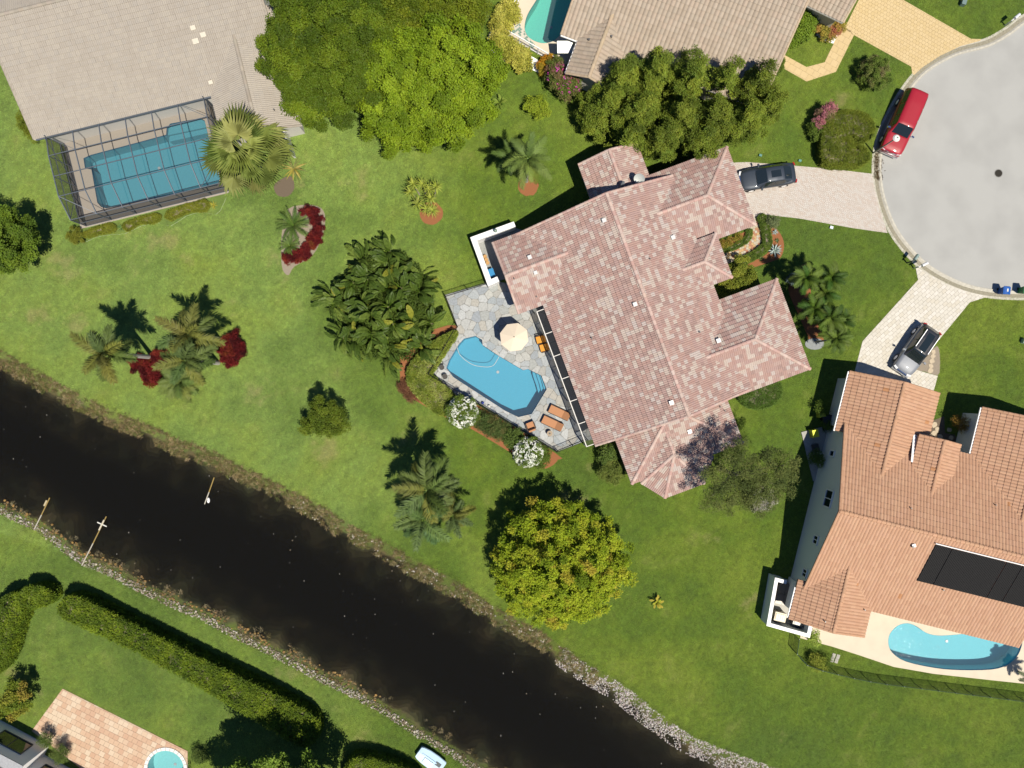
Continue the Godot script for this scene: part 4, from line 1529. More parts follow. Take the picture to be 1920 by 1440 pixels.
func main_house() -> void:
	var r := Roof.new()
	r.origin = Vector2(7.45, -15.06)
	r.t_dir = Vector2(0.347, 0.938)
	r.s_dir = Vector2(0.938, -0.347)
	r.blocks = [
		block(Vector2(0, 0), Vector2(0, 18.75), 6.15, 7.5, 6.2, 0.427),
		block(Vector2(-3.0, 3.1), Vector2(-9.65, 3.1), 3.15, 3.15, 4.345, 0.427),
		block(Vector2(2.5, 2.7), Vector2(11.37, 2.7), 3.45, 3.45, 4.6, 0.45, true),
		block(Vector2(2.5, 14.97), Vector2(11.47, 14.97), 4.0, 4.0, 4.75, 0.43, true),
		block(Vector2(3.2, 7.65), Vector2(7.85, 7.65), 1.95, 1.95, 4.45, 0.45, true),
		block(Vector2(1.9, 0.5), Vector2(1.9, -3.68), 2.6, 2.6, 4.0, 0.42),
		block(Vector2(-0.83, 16.0), Vector2(-0.83, 22.8), 4.93, 4.93, 5.1, 0.427, true),
	]
	var house := thing("house", "large house with mottled pink and cream tile roof by flagstone terrace", "house")
	var cols := [lin(0.275, 0.185, 0.168), lin(0.31, 0.198, 0.174), lin(0.322, 0.208, 0.182), lin(0.328, 0.216, 0.19), lin(0.315, 0.213, 0.194), lin(0.34, 0.242, 0.215), lin(0.385, 0.318, 0.28), lin(0.4, 0.34, 0.3), lin(0.385, 0.333, 0.306)]
	var w := func(s: float, t: float, h: float) -> Vector3: return r.world(s, t, h)
	# bay roof at the foot of the house: ridge and five faces
	var ap: Vector3 = w.call(-1.81, 21.5, 4.3)
	var rb: Vector3 = w.call(-1.81, 19.0, 4.3)
	var c1: Vector3 = w.call(-4.98, 23.06, 2.9)
	var c2: Vector3 = w.call(-3.57, 24.86, 2.9)
	var c3: Vector3 = w.call(-0.05, 24.86, 2.9)
	var c4: Vector3 = w.call(1.36, 23.06, 2.9)
	var b0: Vector3 = w.call(-4.98, 20.3, 2.9)
	var b5: Vector3 = w.call(1.36, 20.3, 2.9)
	var extra := [[c1, ap, rb, b0], [c1, c2, ap], [c2, c3, ap], [c3, c4, ap], [b5, rb, ap, c4]]
	var caps_c := [lin(0.42, 0.31, 0.27), lin(0.4, 0.26, 0.23), lin(0.44, 0.34, 0.3)]
	var roof := build_house(house, r, {"w": 0.33, "l": 0.36, "humps": 2, "seg": 3, "rise": 0.04, "nose": 0.06, "apart": true}, speckled(cols, 5.0, 1.3, 2.6, 0.3), caps_c, M.stucco_white, M.fascia_pink, extra, 300)
	var bay := Shape.new()
	for s in [[rb, ap], [c1, ap], [c2, ap], [c3, ap], [c4, ap]]:
		caps(bay, s[0], s[1], 0.14, caps_c)
	part("ridge_caps", bay.mesh(), M.tile, roof).set_meta("kind", "stuff")
	var bw := Shape.new()
	var inn := [w.call(-4.5, 20.3, 0), w.call(-4.5, 22.8, 0), w.call(-3.3, 24.4, 0), w.call(-0.3, 24.4, 0), w.call(0.9, 22.8, 0), w.call(0.9, 20.3, 0)]
	for i in 5: bw.quad(inn[i], inn[i + 1], inn[i + 1] + Vector3.UP * 2.85, inn[i] + Vector3.UP * 2.85)
	part("wall", bw.mesh(), M.stucco_white, house)
	for v in [[1132, 414, 0.42], [1261, 446, 0.42], [1190, 571, 0.42], [1346, 639, 0.45], [1258, 755, 0.45], [1292, 809, 0.42], [993, 483, 0.42], [1004, 512, 0.38]]:
		vent(roof, r, v[0], v[1], v[2])
	for v in [[1218, 486, 0.06], [1109, 634, 0.06], [1311, 623, 0.06], [1350, 763, 0.05], [1358, 770, 0.05], [964, 523, 0.05], [1006, 557, 0.05]]:
		vent(roof, r, v[0], v[1], v[2], true)
	# satellite dishes on the ridge of the small gable
	for d in [[1166, 347, 4.4, 0.36, lin(0.16, 0.18, 0.2)], [1199, 334, 4.6, 0.45, lin(0.5, 0.53, 0.52)]]:
		var p := G(d[0], d[1], d[2])
		var t := thing("satellite_dish", "dark grey satellite dish on pink roof edge" if d[3] < 0.4 else "pale grey satellite dish on pink roof edge", "satellite dish", Vector3(p.x, d[2] - 0.5, p.z))
		var aim := Vector3(-0.25, 0.72, 0.65).normalized() if d[3] > 0.4 else Vector3(0.8, 0.45, 0.35).normalized()
		var x := aim.cross(Vector3.UP).normalized()
		var y := x.cross(aim)
		var c := Vector3(0, 0.5, 0)
		var sh := Shape.new()
		for ring_i in 4:
			for k in 20:
				var f := TAU * k / 20
				var g := TAU * (k + 1) / 20
				var r0: float = d[3] * ring_i / 4.0
				var r1: float = d[3] * (ring_i + 1) / 4.0
				var h0: float = r0 * r0 * 0.5
				var h1: float = r1 * r1 * 0.5
				sh.quad(c + x * cos(f) * r0 + y * sin(f) * r0 + aim * h0, c + x * cos(g) * r0 + y * sin(g) * r0 + aim * h0, c + x * cos(g) * r1 + y * sin(g) * r1 + aim * h1, c + x * cos(f) * r1 + y * sin(f) * r1 + aim * h1, d[4])
		part("reflector", sh.mesh(), M.metal, t)
		var arm := Shape.new()
		arm.bar(c - y * d[3] * 0.8, c + aim * d[3] * 1.2 - y * 0.1, 0.04, 0.04, lin(0.2, 0.2, 0.2))
		arm.box(c + aim * d[3] * 1.2 - y * 0.08, Vector3(0.12, 0.1, 0.12), Basis(), lin(0.12, 0.12, 0.12))
		part("feed_arm", arm.mesh(), M.metal, t)
		var mast := Shape.new()
		mast.tube(Vector3(0, -0.75, 0), c, 0.03, 0.03, 7, lin(0.25, 0.25, 0.25))
		part("mast", mast.mesh(), M.metal, t)
	# lanai along the terrace: a beam on posts, dark screen panels up to the eave
	var beam := Shape.new()
	beam.bar(w.call(-8.18, 6.6, 2.75), w.call(-8.18, 18.6, 2.75), 0.07, 0.12)
	part("screen_beam", beam.mesh(), M.white_bone, house)
	for i in 7:
		var t := 6.6 + i * 2.0
		var sh := Shape.new()
		sh.bar(w.call(-8.18, t, 0.0), w.call(-8.18, t, 2.72), 0.07, 0.07)
		sh.bar(w.call(-8.18, t, 2.78), w.call(-7.45, t, 2.84), 0.06, 0.06)
		part("screen_post", sh.mesh(), M.white_bone, house)
		if i < 6:
			var p := Shape.new()
			p.quad(w.call(-8.15, t + 0.04, 2.74), w.call(-8.15, t + 1.96, 2.74), w.call(-7.4, t + 1.96, 2.82), w.call(-7.4, t + 0.04, 2.82))
			p.quad(w.call(-8.18, t + 0.04, 0.05), w.call(-8.18, t + 1.96, 0.05), w.call(-8.18, t + 1.96, 2.68), w.call(-8.18, t + 0.04, 2.68))
			part("screen_panel", p.mesh(), M.screen, house)
	# white walled yard beside the left gable
	var o := G(888, 448, 1.5)
	var yard := thing("garden_wall", "white stucco wall round the narrow yard by the pink roof", "wall", Vector3(o.x, 0, o.z))
	var corner := [g2(965, 420, 1.5), g2(888, 448, 1.5), g2(918, 530, 1.5), g2(934, 523, 1.5)]
	for i in 3:
		var a := v3(corner[i]) - yard.position
		var b := v3(corner[i + 1]) - yard.position
		var sh := Shape.new()
		var d := (b - a).normalized()
		sh.bar(a - d * (0.0 if i == 0 else 0.225) + Vector3.UP * 0.75, b + d * (0.225 if i < 2 else 0.0) + Vector3.UP * (0.75 - 0.004 * i), 0.45, 1.5)
		part("wall", sh.mesh(), M.white, yard)
	var slab := PackedVector2Array([corner[0], corner[1], corner[2], corner[3], corner[3] + Vector2(1.6, -0.6), corner[0] + Vector2(1.2, 0.4)])
	var fl := Shape.new()
	fl.prism(moved(slab, yard.position), -0.03, 0.04, lin(0.24, 0.25, 0.24))
	part("floor", fl.mesh(), M.stone, yard)
	hard.append(slab)
	var ball := thing("lantern", "green grey globe lantern on the white yard wall", "lantern", Vector3(G(929, 433, 1.6).x, 1.5, G(929, 433, 1.6).z))
	var gs := SphereMesh.new()
	gs.radius = 0.16
	gs.height = 0.32
	part("globe", gs, mat(0.16, 0.22, 0.19, 0.25), ball, Transform3D(Basis(), Vector3(0, 0.24, 0)))
	var foot := Shape.new()
	foot.tube(Vector3.ZERO, Vector3(0, 0.12, 0), 0.1, 0.06, 10, lin(0.1, 0.12, 0.1))
	part("base", foot.mesh(), M.metal, ball)
	for i in 3:
		var p := G(909.5 + i * 2.4, 481 + i * 6.0, 0.3)
		var pot := thing("flower_pot", "ochre clay pot in the white walled yard", "pot", Vector3(p.x, 0.04, p.z), 0, "clay pots in the narrow yard")
		var sh := Shape.new()
		sh.tube(Vector3.ZERO, Vector3(0, 0.3, 0), 0.1, 0.15, 12, lin(0.4, 0.22, 0.08), false)
		sh.tube(Vector3(0, 0.27, 0), Vector3(0, 0.33, 0), 0.165, 0.165, 12, lin(0.42, 0.24, 0.09))
		part("pot", sh.mesh(), M.stone, pot)
	var bp := G(921, 512, 0.6)
	var bin := thing("storage_bin", "blue plastic storage bin inside the white walled yard", "bin", Vector3(bp.x, 0.04, bp.z), 0.35)
	var bs := Shape.new()
	bs.box(Vector3(0, 0.3, 0), Vector3(0.5, 0.6, 0.7), Basis(), lin(0.02, 0.12, 0.3))
	part("body", bs.mesh(), M.metal, bin)
	var bl := Shape.new()
	bl.box(Vector3(0, 0.63, 0), Vector3(0.54, 0.06, 0.74), Basis(), lin(0.03, 0.2, 0.42))
	part("lid", bl.mesh(), M.metal, bin)

func brown_house() -> void:
	var r := Roof.new()
	r.origin = Vector2(26.0, 10.09)
	r.t_dir = Vector2(0.9708, 0.2399)
	r.s_dir = Vector2(0.2399, -0.9708)
	var big := block(Vector2(0, -0.1), Vector2(0, 18.4), 7.0, 7.6, 6.05, 0.4)
	big["flush"] = true
	r.blocks = [big,
		opened(block(Vector2(6.25, 3.2), Vector2(11.3, 3.2), 3.85, 3.85, 4.6, 0.42), true, false),
		opened(block(Vector2(2.5, 3.2), Vector2(6.25, 3.2), 3.1, 3.85, 4.6, 0.42), false, true),
		block(Vector2(2.5, 7.4), Vector2(7.5, 7.4), 1.75, 1.75, 4.75, 0.4),
		block(Vector2(2.0, 14.85), Vector2(11.0, 14.85), 4.2, 4.2, 4.95, 0.42),
		opened(block(Vector2(-6.5, 2.6), Vector2(-9.8, 2.6), 3.2, 3.25, 4.3, 0.4), true, false),
		opened(block(Vector2(-3.0, 2.6), Vector2(-6.5, 2.6), 3.2, 2.5, 4.3, 0.4), false, true),
	]
	var house := thing("house", "house with plain terracotta barrel tile roof and black solar panel", "house")
	var cols := [lin(0.385, 0.222, 0.138), lin(0.4, 0.233, 0.147), lin(0.415, 0.247, 0.158), lin(0.395, 0.228, 0.142), lin(0.405, 0.24, 0.152), lin(0.425, 0.255, 0.164)]
	var shade := func(i: int, j: int) -> Color:
		if rng.randf() < 0.002: return lin(0.37, 0.18, 0.08)
		return cols[rng.randi() % cols.size()]
	var roof := build_house(house, r, {"w": 0.27, "l": 0.46, "humps": 1, "seg": 5, "rise": 0.06, "nose": 0.036, "apart": true}, shade, [lin(0.41, 0.238, 0.146), lin(0.395, 0.226, 0.136)], M.stucco_blue, M.fascia_brown, [], 300)
	var w := func(s: float, t: float, h: float) -> Vector3: return r.world(s, t, h)
	# windows of the tall gable wall
	var out := -v3(r.t_dir)
	window(house, w.call(1.35, -0.04, 0), w.call(-0.05, -0.04, 0), 2.9, 4.2, out, 1)
	window(house, w.call(-2.6, -0.04, 0), w.call(-3.3, -0.04, 0), 2.7, 3.5, out, 1)
	window(house, w.call(-5.6, -0.04, 0), w.call(-6.25, -0.04, 0), 2.2, 3.0, out, 1)
	window(house, w.call(4.6, -0.04, 0), w.call(4.1, -0.04, 0), 1.8, 2.6, out, 0)
	# white gutters along the garage eaves
	for e in [[11.3, -0.72, 6.2, -0.72, 2.95], [11.0, 10.58, 6.0, 10.58, 3.15], [-7.2, -0.72, -9.8, -0.72, 2.95]]:
		var gsh := Shape.new()
		gsh.bar(w.call(e[0], e[1], e[4]), w.call(e[2], e[3], e[4]), 0.12, 0.1)
		part("gutter", gsh.mesh(), M.white, house)
	# solar mat: four black panels with seams and a white header pipe
	var slope := func(s: float, t: float, lift: float) -> Vector3: return r.world(s, t, 6.05 - 0.4 * absf(s) + lift)
	var edges := [8.0, 9.35, 13.8, 15.1, 18.1]
	for i in 4:
		var p := Shape.new()
		var t0: float = edges[i] + 0.03
		var t1: float = edges[i + 1] - 0.03
		p.quad(slope.call(-0.75, t0, 0.16), slope.call(-4.05, t0, 0.16), slope.call(-4.05, t1, 0.16), slope.call(-0.75, t1, 0.16))
		p.quad(slope.call(-4.05, t0, 0.16), slope.call(-4.05, t0, 0.05), slope.call(-4.05, t1, 0.05), slope.call(-4.05, t1, 0.16))
		var n := int((t1 - t0) / 0.12)
		for k in n:
			var t := lerpf(t0, t1, (k + 0.5) / n)
			p.bar(slope.call(-0.8, t, 0.17), slope.call(-4.0, t, 0.17), 0.07, 0.03)
		part("solar_panel", p.mesh(), M.black, house)
	var head := Shape.new()
	head.tube(slope.call(-0.66, 7.95, 0.18), slope.call(-0.66, 18.15, 0.18), 0.05, 0.05, 8)
	part("header_pipe", head.mesh(), M.white, house)
	vent(roof, r, 1709, 1024, 0.09, true)
	vent(roof, r, 1711, 1022, 0.34)
	for v in [[1706, 952], [1864, 946], [1766, 1105], [1619, 1142], [1545, 1164]]:
		vent(roof, r, v[0], v[1], 0.05, true)
	# a small deck of white flashing between the two gables
	var fl := Shape.new()
	fl.quad(w.call(7.45, 5.35, 3.75), w.call(5.2, 5.45, 4.2), w.call(5.2, 5.62, 4.2), w.call(7.45, 5.62, 3.75))
	part("flashing", fl.mesh(), M.white, roof)
	# garden wall at the pool corner
	var o := G(1455, 1086, 1.7)
	var yard := thing("garden_wall", "white capped wall enclosing the equipment yard by terracotta roof", "wall", Vector3(o.x, 0, o.z))
	var cor := [g2(1475, 1092, 1.7), g2(1456, 1087, 1.7), g2(1441, 1171, 1.7), g2(1516, 1192, 1.7), g2(1521, 1170, 1.7)]
	for i in 4:
		var a := v3(cor[i]) - yard.position
		var b := v3(cor[i + 1]) - yard.position
		var d := (b - a).normalized()
		var sh := Shape.new()
		sh.bar(a - d * (0.1 if i else 0.0) + Vector3.UP * 0.8, b + d * (0.1 if i < 3 else 0.0) + Vector3.UP * (0.8 - i * 0.003), 0.2, 1.6)
		part("wall", sh.mesh(), M.stucco_blue, yard)
		var cap := Shape.new()
		cap.bar(a - d * (0.14 if i else 0.0) + Vector3.UP * (1.65 - i * 0.003), b + d * (0.14 if i < 3 else 0.0) + Vector3.UP * (1.65 - i * 0.003), 0.3, 0.1)
		part("coping", cap.mesh(), M.white, yard)
	pass
	var floor_ := Shape.new()
	var fp := PackedVector2Array([cor[1], cor[2], cor[3], cor[4], cor[4] + Vector2(0.3, -1.5), cor[0] + Vector2(0.8, 0.2)])
	floor_.prism(moved(fp, yard.position), -0.03, 0.03, lin(0.38, 0.37, 0.34))
	part("floor", floor_.mesh(), M.paver, yard)
	hard.append(fp)
	for b in [[1463, 1157, 1.0, 1.0, 0.75, 0.95, lin(0.17, 0.145, 0.1), "air_conditioner", "tan cased air conditioner in the white capped yard", "air conditioner"], [1501, 1165, 0.7, 1.25, 0.9, 0.65, lin(0.15, 0.155, 0.15), "pool_pump_box", "grey ribbed pump cover in the white capped yard", "box"]]:
		var p := G(b[0], b[1], b[2])
		var t := thing(b[7], b[8], b[9], Vector3(p.x, 0.03, p.z), -0.24)
		var sh := Shape.new()
		sh.box(Vector3(0, b[2] / 2, 0), Vector3(b[3], b[2], b[4]), Basis(), b[6])
		part("case", sh.mesh(), M.metal, t)
		var lid := Shape.new()
		lid.box(Vector3(0, b[2] + 0.02, 0), Vector3(b[3] * 0.85, 0.05, b[4] * 0.7), Basis(), b[6] * 1.35)
		part("lid", lid.mesh(), M.metal, t)
		for k in 5:
			var rib := Shape.new()
			rib.box(Vector3(lerpf(-0.38, 0.38, k / 4.0) * b[3], b[2] + 0.055, 0), Vector3(0.02, 0.02, b[4] * 0.7), Basis(), b[6] * 0.8)
			part("rib", rib.mesh(), M.metal, t)
	var pit := Shape.new()
	for k in 2:
		for m in 2:
			var p := v3(cor[0]) - yard.position + v3(-r.s_dir) * (0.75 + k * 0.95) + v3(r.t_dir) * (0.2 + m * 0.62)
			var q := Shape.new()
			q.box(p + Vector3.UP * 0.3, Vector3(0.6, 0.6, 0.92), Basis(Vector3.UP, -0.24), lin(0.13, 0.115, 0.105))
			part("storage_lid", q.mesh(), M.metal, yard)
	# pool and deck
	var pool := smooth_line([1701, 1168, 1718, 1174, 1736, 1186, 1757, 1191, 1785, 1190, 1815, 1187, 1860, 1182, 1895, 1180, 1915, 1195, 1914, 1214, 1905, 1232, 1887, 1247, 1858, 1255, 1800, 1256, 1752, 1252, 1698, 1240, 1673, 1224, 1665, 1206, 1668, 1188, 1682, 1173], 3)
	var pl := swimming_pool("swimming_pool", "bright kidney shaped pool under the terracotta eave", pool, 0.05, lin(0.095, 0.39, 0.47), 1.3)
	var ledge := smooth_line([1683, 1173, 1700, 1168, 1712, 1178, 1700, 1190, 1680, 1186], 3)
	var deck := pts([1505, 1160, 1560, 1140, 1632, 1110, 1905, 1170, 1975, 1175, 1975, 1272, 1925, 1282, 1868, 1276, 1750, 1263, 1675, 1250, 1610, 1228, 1560, 1212, 1500, 1196])
	var dk := Shape.new()
	for q in ring(deck, pool): dk.prism(q, -0.1, 0.05)
	struct("pool_deck", dk.mesh(), M.cooldeck)
	hard.append(deck)
	for s in [[1563, 1229], [1571, 1231], [1560, 1237], [1568, 1239]]:
		var t := thing("stepping_stone", "square grey paver laid in grass by the chain link fence", "stepping stone", G(s[0], s[1]), -0.3, "square pavers by chain link fence")
		var sh := Shape.new()
		sh.box(Vector3(0, 0.02, 0), Vector3(0.28, 0.06, 0.38), Basis(), lin(0.3, 0.29, 0.26))
		part("slab", sh.mesh(), M.stone, t)
	# chain link fence round the pool lawn
	var line := pts([1489, 1190, 1485, 1217, 1504, 1238, 1532, 1248, 1560, 1255, 1590, 1262, 1620, 1268, 1650, 1273, 1682, 1277, 1714, 1281, 1746, 1285, 1778, 1289, 1810, 1293, 1842, 1297, 1874, 1301, 1906, 1305, 1938, 1309])
	var fence := thing("chain_link_fence", "green chain link fence curving round the terracotta house pool", "fence", v3(line[0]))
	for i in line.size():
		var a := v3(line[i]) - fence.position
		var ps := Shape.new()
		ps.tube(a, a + Vector3.UP * 1.25, 0.03, 0.03, 6, lin(0.03, 0.06, 0.05))
		part("post", ps.mesh(), M.metal, fence)
		if i < line.size() - 1:
			var b := v3(line[i + 1]) - fence.position
			var rail := Shape.new()
			rail.tube(a + Vector3.UP * 1.22, b + Vector3.UP * 1.22, 0.022, 0.022, 5, lin(0.03, 0.06, 0.05))
			part("rail", rail.mesh(), M.metal, fence)
			var net := Shape.new()
			net.quad(a + Vector3.UP * 0.03, b + Vector3.UP * 0.03, b + Vector3.UP * 1.2, a + Vector3.UP * 1.2)
			part("mesh_panel", net.mesh(), M.link, fence)
	# entry walk between the gables
	var walk := pts([1745, 790, 1770, 780, 1772, 812, 1790, 815, 1796, 830, 1740, 826])
	bed("stone_path", "dark soil strip with pale stepping stones between terracotta gables", walk, M.soil, 0.02)
	for s in [[1752, 797, 0.26], [1751, 812, 0.26], [1757, 806, 0.24], [1762, 819, 0.26], [1780, 806, 0.22], [1783, 821, 0.22]]:
		stepping_stone(s[0], s[1], s[2], "pale irregular stepping stone between the terracotta gables", "stepping stones between gables")
	# things standing in the shade beside the tall wall
	var yp := G(1523, 813, 0.9)
	for b in [[1530, 813, 0.95, lin(0.5, 0.52, 0.02), "chair_cover", "upright bright yellow crate beside the shaded wall"], [1542, 775, 0.85, lin(0.45, 0.47, 0.06), "chair_cover", "small yellow crate half sunk in the wall's shade"]]:
		var p := G(b[0], b[1], b[2])
		var t := thing("crate", b[5], "crate", Vector3(p.x, 0, p.z), 0.2)
		var sh := Shape.new()
		for k in 5: sh.box(Vector3(0, 0.1 + k * (b[2] - 0.1) / 4.6, 0), Vector3(0.5, 0.12, 0.62), Basis(), b[3])
		for sx in [-0.24, 0.24]:
			for sz in [-0.3, 0.3]: sh.box(Vector3(sx, b[2] / 2, sz), Vector3(0.06, b[2], 0.06), Basis(), b[3])
		part("slats", sh.mesh(), M.metal, t)
	var grill := thing("cart", "dark garden cart parked in the shade of the tall wall", "cart", G(1548, 792), 0.2)
	var gsh2 := Shape.new()
	gsh2.box(Vector3(0, 0.55, 0), Vector3(0.8, 0.35, 1.2), Basis(), lin(0.03, 0.035, 0.05))
	part("tub", gsh2.mesh(), M.metal, grill)
	for z in [-0.45, 0.45]:
		for x in [-0.38, 0.38]:
			var wh := Shape.new()
			wh.tube(Vector3(x - 0.04, 0.2, z), Vector3(x + 0.04, 0.2, z), 0.2, 0.2, 12, lin(0.03, 0.03, 0.03))
			part("wheel", wh.mesh(), M.rubber, grill)
	var pad := thing("equipment_pad", "grey concrete slab with pipes beside the tall gable wall", "slab", G(1538, 850), 0.24)
	var psh := Shape.new()
	psh.box(Vector3(0, 0.04, 0), Vector3(2.4, 0.12, 4.4), Basis(), lin(0.32, 0.31, 0.29))
	part("slab", psh.mesh(), M.stone, pad)
	var tank := Shape.new()
	tank.tube(Vector3(0.5, 0.1, 0.4), Vector3(0.5, 1.0, 0.4), 0.33, 0.3, 14, lin(0.5, 0.5, 0.47))
	part("tank", tank.mesh(), M.metal, pad)
	var pmp := Shape.new()
	pmp.box(Vector3(-0.4, 0.3, -0.6), Vector3(0.5, 0.4, 0.7), Basis(), lin(0.05, 0.05, 0.05))
	pmp.tube(Vector3(-0.4, 0.4, -0.2), Vector3(0.4, 0.4, 0.3), 0.05, 0.05, 6, lin(0.5, 0.5, 0.5))
	part("pump", pmp.mesh(), M.metal, pad)
	hard.append(pts([1515, 790, 1560, 790, 1540, 905, 1500, 900]))

func beige_house() -> void:
	var r := Roof.new()
	var o := G(80, 258, 3)
	r.origin = Vector2(o.x, o.z)
	r.t_dir = Vector2(0.9707, -0.2404)
	r.s_dir = Vector2(-0.2404, -0.9707)
	r.blocks = [
		block(Vector2(8.7, -0.7), Vector2(8.7, 20.9), 8.7, 8.7, 6.2, 0.368),
		block(Vector2(6.0, 17.8), Vector2(-4.2, 17.8), 3.35, 3.35, 4.3, 0.388),
	]
	var house := thing("house", "house with long pale beige tile roof above a screened pool", "house")
	var cols := [lin(0.31, 0.282, 0.243), lin(0.32, 0.29, 0.25), lin(0.328, 0.298, 0.257), lin(0.315, 0.29, 0.252), lin(0.335, 0.303, 0.26)]
	var roof := build_house(house, r, {"w": 0.32, "l": 0.4, "humps": 2, "seg": 3, "rise": 0.05, "nose": 0.05, "apart": false}, speckled(cols, 15.0, 0.5, 0.5, 0.5), [lin(0.3, 0.265, 0.22), lin(0.27, 0.24, 0.2)], M.stucco_white, M.white_bone, [], 0)
	var rep := Shape.new()
	for v in [[363, 53, 0.42], [382, 66, 0.45], [368, 78, 0.5], [396, 155, 0.35]]:
		var h := 4.5
		for i in 5: h = r.height(r.local(G(v[0], v[1], h)))
		var p := G(v[0], v[1], h)
		var sh := Shape.new()
		sh.box(p + Vector3.UP * 0.09, Vector3(v[2], 0.09, v[2] * 0.8), Basis(Vector3(1, 0, 0), 0.33) * Basis(Vector3.UP, 0.24), lin(0.52, 0.48, 0.4))
		part("patch_tile", sh.mesh(), M.tile, roof)
	var gut := Shape.new()
	gut.bar(r.world(-0.05, -0.6, 2.95), r.world(-0.05, 14.4, 2.95), 0.13, 0.11)
	part("gutter", gut.mesh(), M.cage, house)
	vent(roof, r, 515, 207, 0.06, true)
	# white garden wall at the right corner
	var yw := thing("garden_wall", "short white wall end beside the beige roof and fan palm", "wall", G(548, 275))
	var ys := Shape.new()
	ys.bar(Vector3(-0.35, 0.8, -0.9), Vector3(0.25, 0.8, 1.0), 0.22, 1.6)
	part("wall", ys.mesh(), M.white, yw)
	# screen cage over the pool
	var cage := thing("pool_cage", "dark framed screen enclosure over the rectangular pool", "screen enclosure")
	var lw := func(s: float, t: float, h: float) -> Vector3: return r.world(s, t, h)
	var front := -7.0
	var prof := [[0.0, 3.0], [-1.75, 3.35], [-3.5, 3.35], [-5.2, 3.35], [-7.0, 2.4], [-7.0, 0.06]]
	var ts := [0.3, 2.55, 4.8, 7.05, 9.3, 11.55, 13.8]
	for t in ts:
		for k in prof.size() - 1:
			var sh := Shape.new()
			sh.bar(lw.call(prof[k][0], t, prof[k][1]), lw.call(prof[k + 1][0], t, prof[k + 1][1]), 0.06, 0.1)
			part("post" if k == 4 else "rafter", sh.mesh(), M.cage, cage)
	for k in range(1, 5):
		var sh := Shape.new()
		sh.bar(lw.call(prof[k][0], ts[0], prof[k][1] - 0.002), lw.call(prof[k][0], ts[-1], prof[k][1] - 0.002), 0.05, 0.07)
		part("purlin", sh.mesh(), M.cage, cage)
	for s in [[-7.0, 0.08], [-7.0, 1.1]]:
		var sh := Shape.new()
		sh.bar(lw.call(s[0] - 0.004, ts[0], s[1]), lw.call(s[0] - 0.004, ts[-1], s[1]), 0.05, 0.06)
		part("rail", sh.mesh(), M.cage, cage)
	for e in [ts[0], ts[-1]]:
		for k in range(0, 5):
			var s: float = -7.0 * k / 4.0
			var top: float = 2.4 + minf(0.95, (7.0 + s) * 0.5)
			var sh := Shape.new()
			sh.bar(lw.call(s, e + 0.003, 0.06), lw.call(s, e + 0.003, minf(top, 3.3)), 0.06, 0.06)
			part("post", sh.mesh(), M.cage, cage)
		for h in [0.08, 1.1, 2.4]:
			var sh := Shape.new()
			sh.bar(lw.call(0, e + 0.002, h), lw.call(-7.0, e + 0.002, h), 0.05, 0.06)
			part("rail", sh.mesh(), M.cage, cage)
		var br := Shape.new()
		br.bar(lw.call(-0.2, e, 3.3), lw.call(-3.4, e, 0.1), 0.04, 0.05)
		br.bar(lw.call(-6.9, e, 2.4), lw.call(-3.6, e, 0.1), 0.04, 0.05)
		part("brace", br.mesh(), M.cage, cage)
		var net := Shape.new()
		net.quad(lw.call(0, e + 0.01, 0.05), lw.call(-7, e + 0.01, 0.05), lw.call(-7, e + 0.01, 2.4), lw.call(0, e + 0.01, 2.4))
		net.quad(lw.call(0, e + 0.01, 2.4), lw.call(-7, e + 0.01, 2.4), lw.call(-5.2, e + 0.01, 3.35), lw.call(0, e + 0.01, 3.2))
		part("screen_panel", net.mesh(), M.screen, cage)
	for i in ts.size() - 1:
		for k in prof.size() - 1:
			var p := Shape.new()
			p.quad(lw.call(prof[k][0], ts[i] + 0.04, prof[k][1]), lw.call(prof[k][0], ts[i + 1] - 0.04, prof[k][1]), lw.call(prof[k + 1][0], ts[i + 1] - 0.04, prof[k + 1][1]), lw.call(prof[k + 1][0], ts[i] + 0.04, prof[k + 1][1]))
			part("screen_panel", p.mesh(), M.screen if k >= 4 else M.screen_thin, cage)
	for i in [0, ts.size() - 2]:
		var sh := Shape.new()
		sh.bar(lw.call(0, ts[i], 3.02), lw.call(-1.75, ts[i + 1], 3.36), 0.03, 0.05)
		sh.bar(lw.call(-5.2, ts[i + (1 if i else 0)], 3.36), lw.call(-7.0, ts[i + (0 if i else 1)], 2.41), 0.03, 0.05)
		part("brace", sh.mesh(), M.cage, cage)
	# pool inside
	var pool := pts([157, 297, 170, 291, 312, 253, 313, 240, 320, 232, 375, 222, 384, 226, 400, 290, 413, 335, 408, 348, 200, 391, 190, 388, 183, 380, 172, 318, 160, 316])
	swimming_pool("swimming_pool", "teal rectangular pool inside the dark screen enclosure", pool, 0.05, lin(0.034, 0.215, 0.285), 1.5, [[pts([312, 234, 384, 220, 388, 236, 312, 252]), -0.3], [pts([312, 250, 388, 234, 391, 244, 312, 262]), -0.6]])
	var deck := pts([118, 262, 150, 250, 400, 185, 445, 330, 428, 362, 152, 429])
	var dk := Shape.new()
	for q in ring(deck, pool): dk.prism(q, -0.1, 0.05, lin(0.3, 0.27, 0.23))
	struct("pool_deck", dk.mesh(), M.paver)
	hard.append(deck)

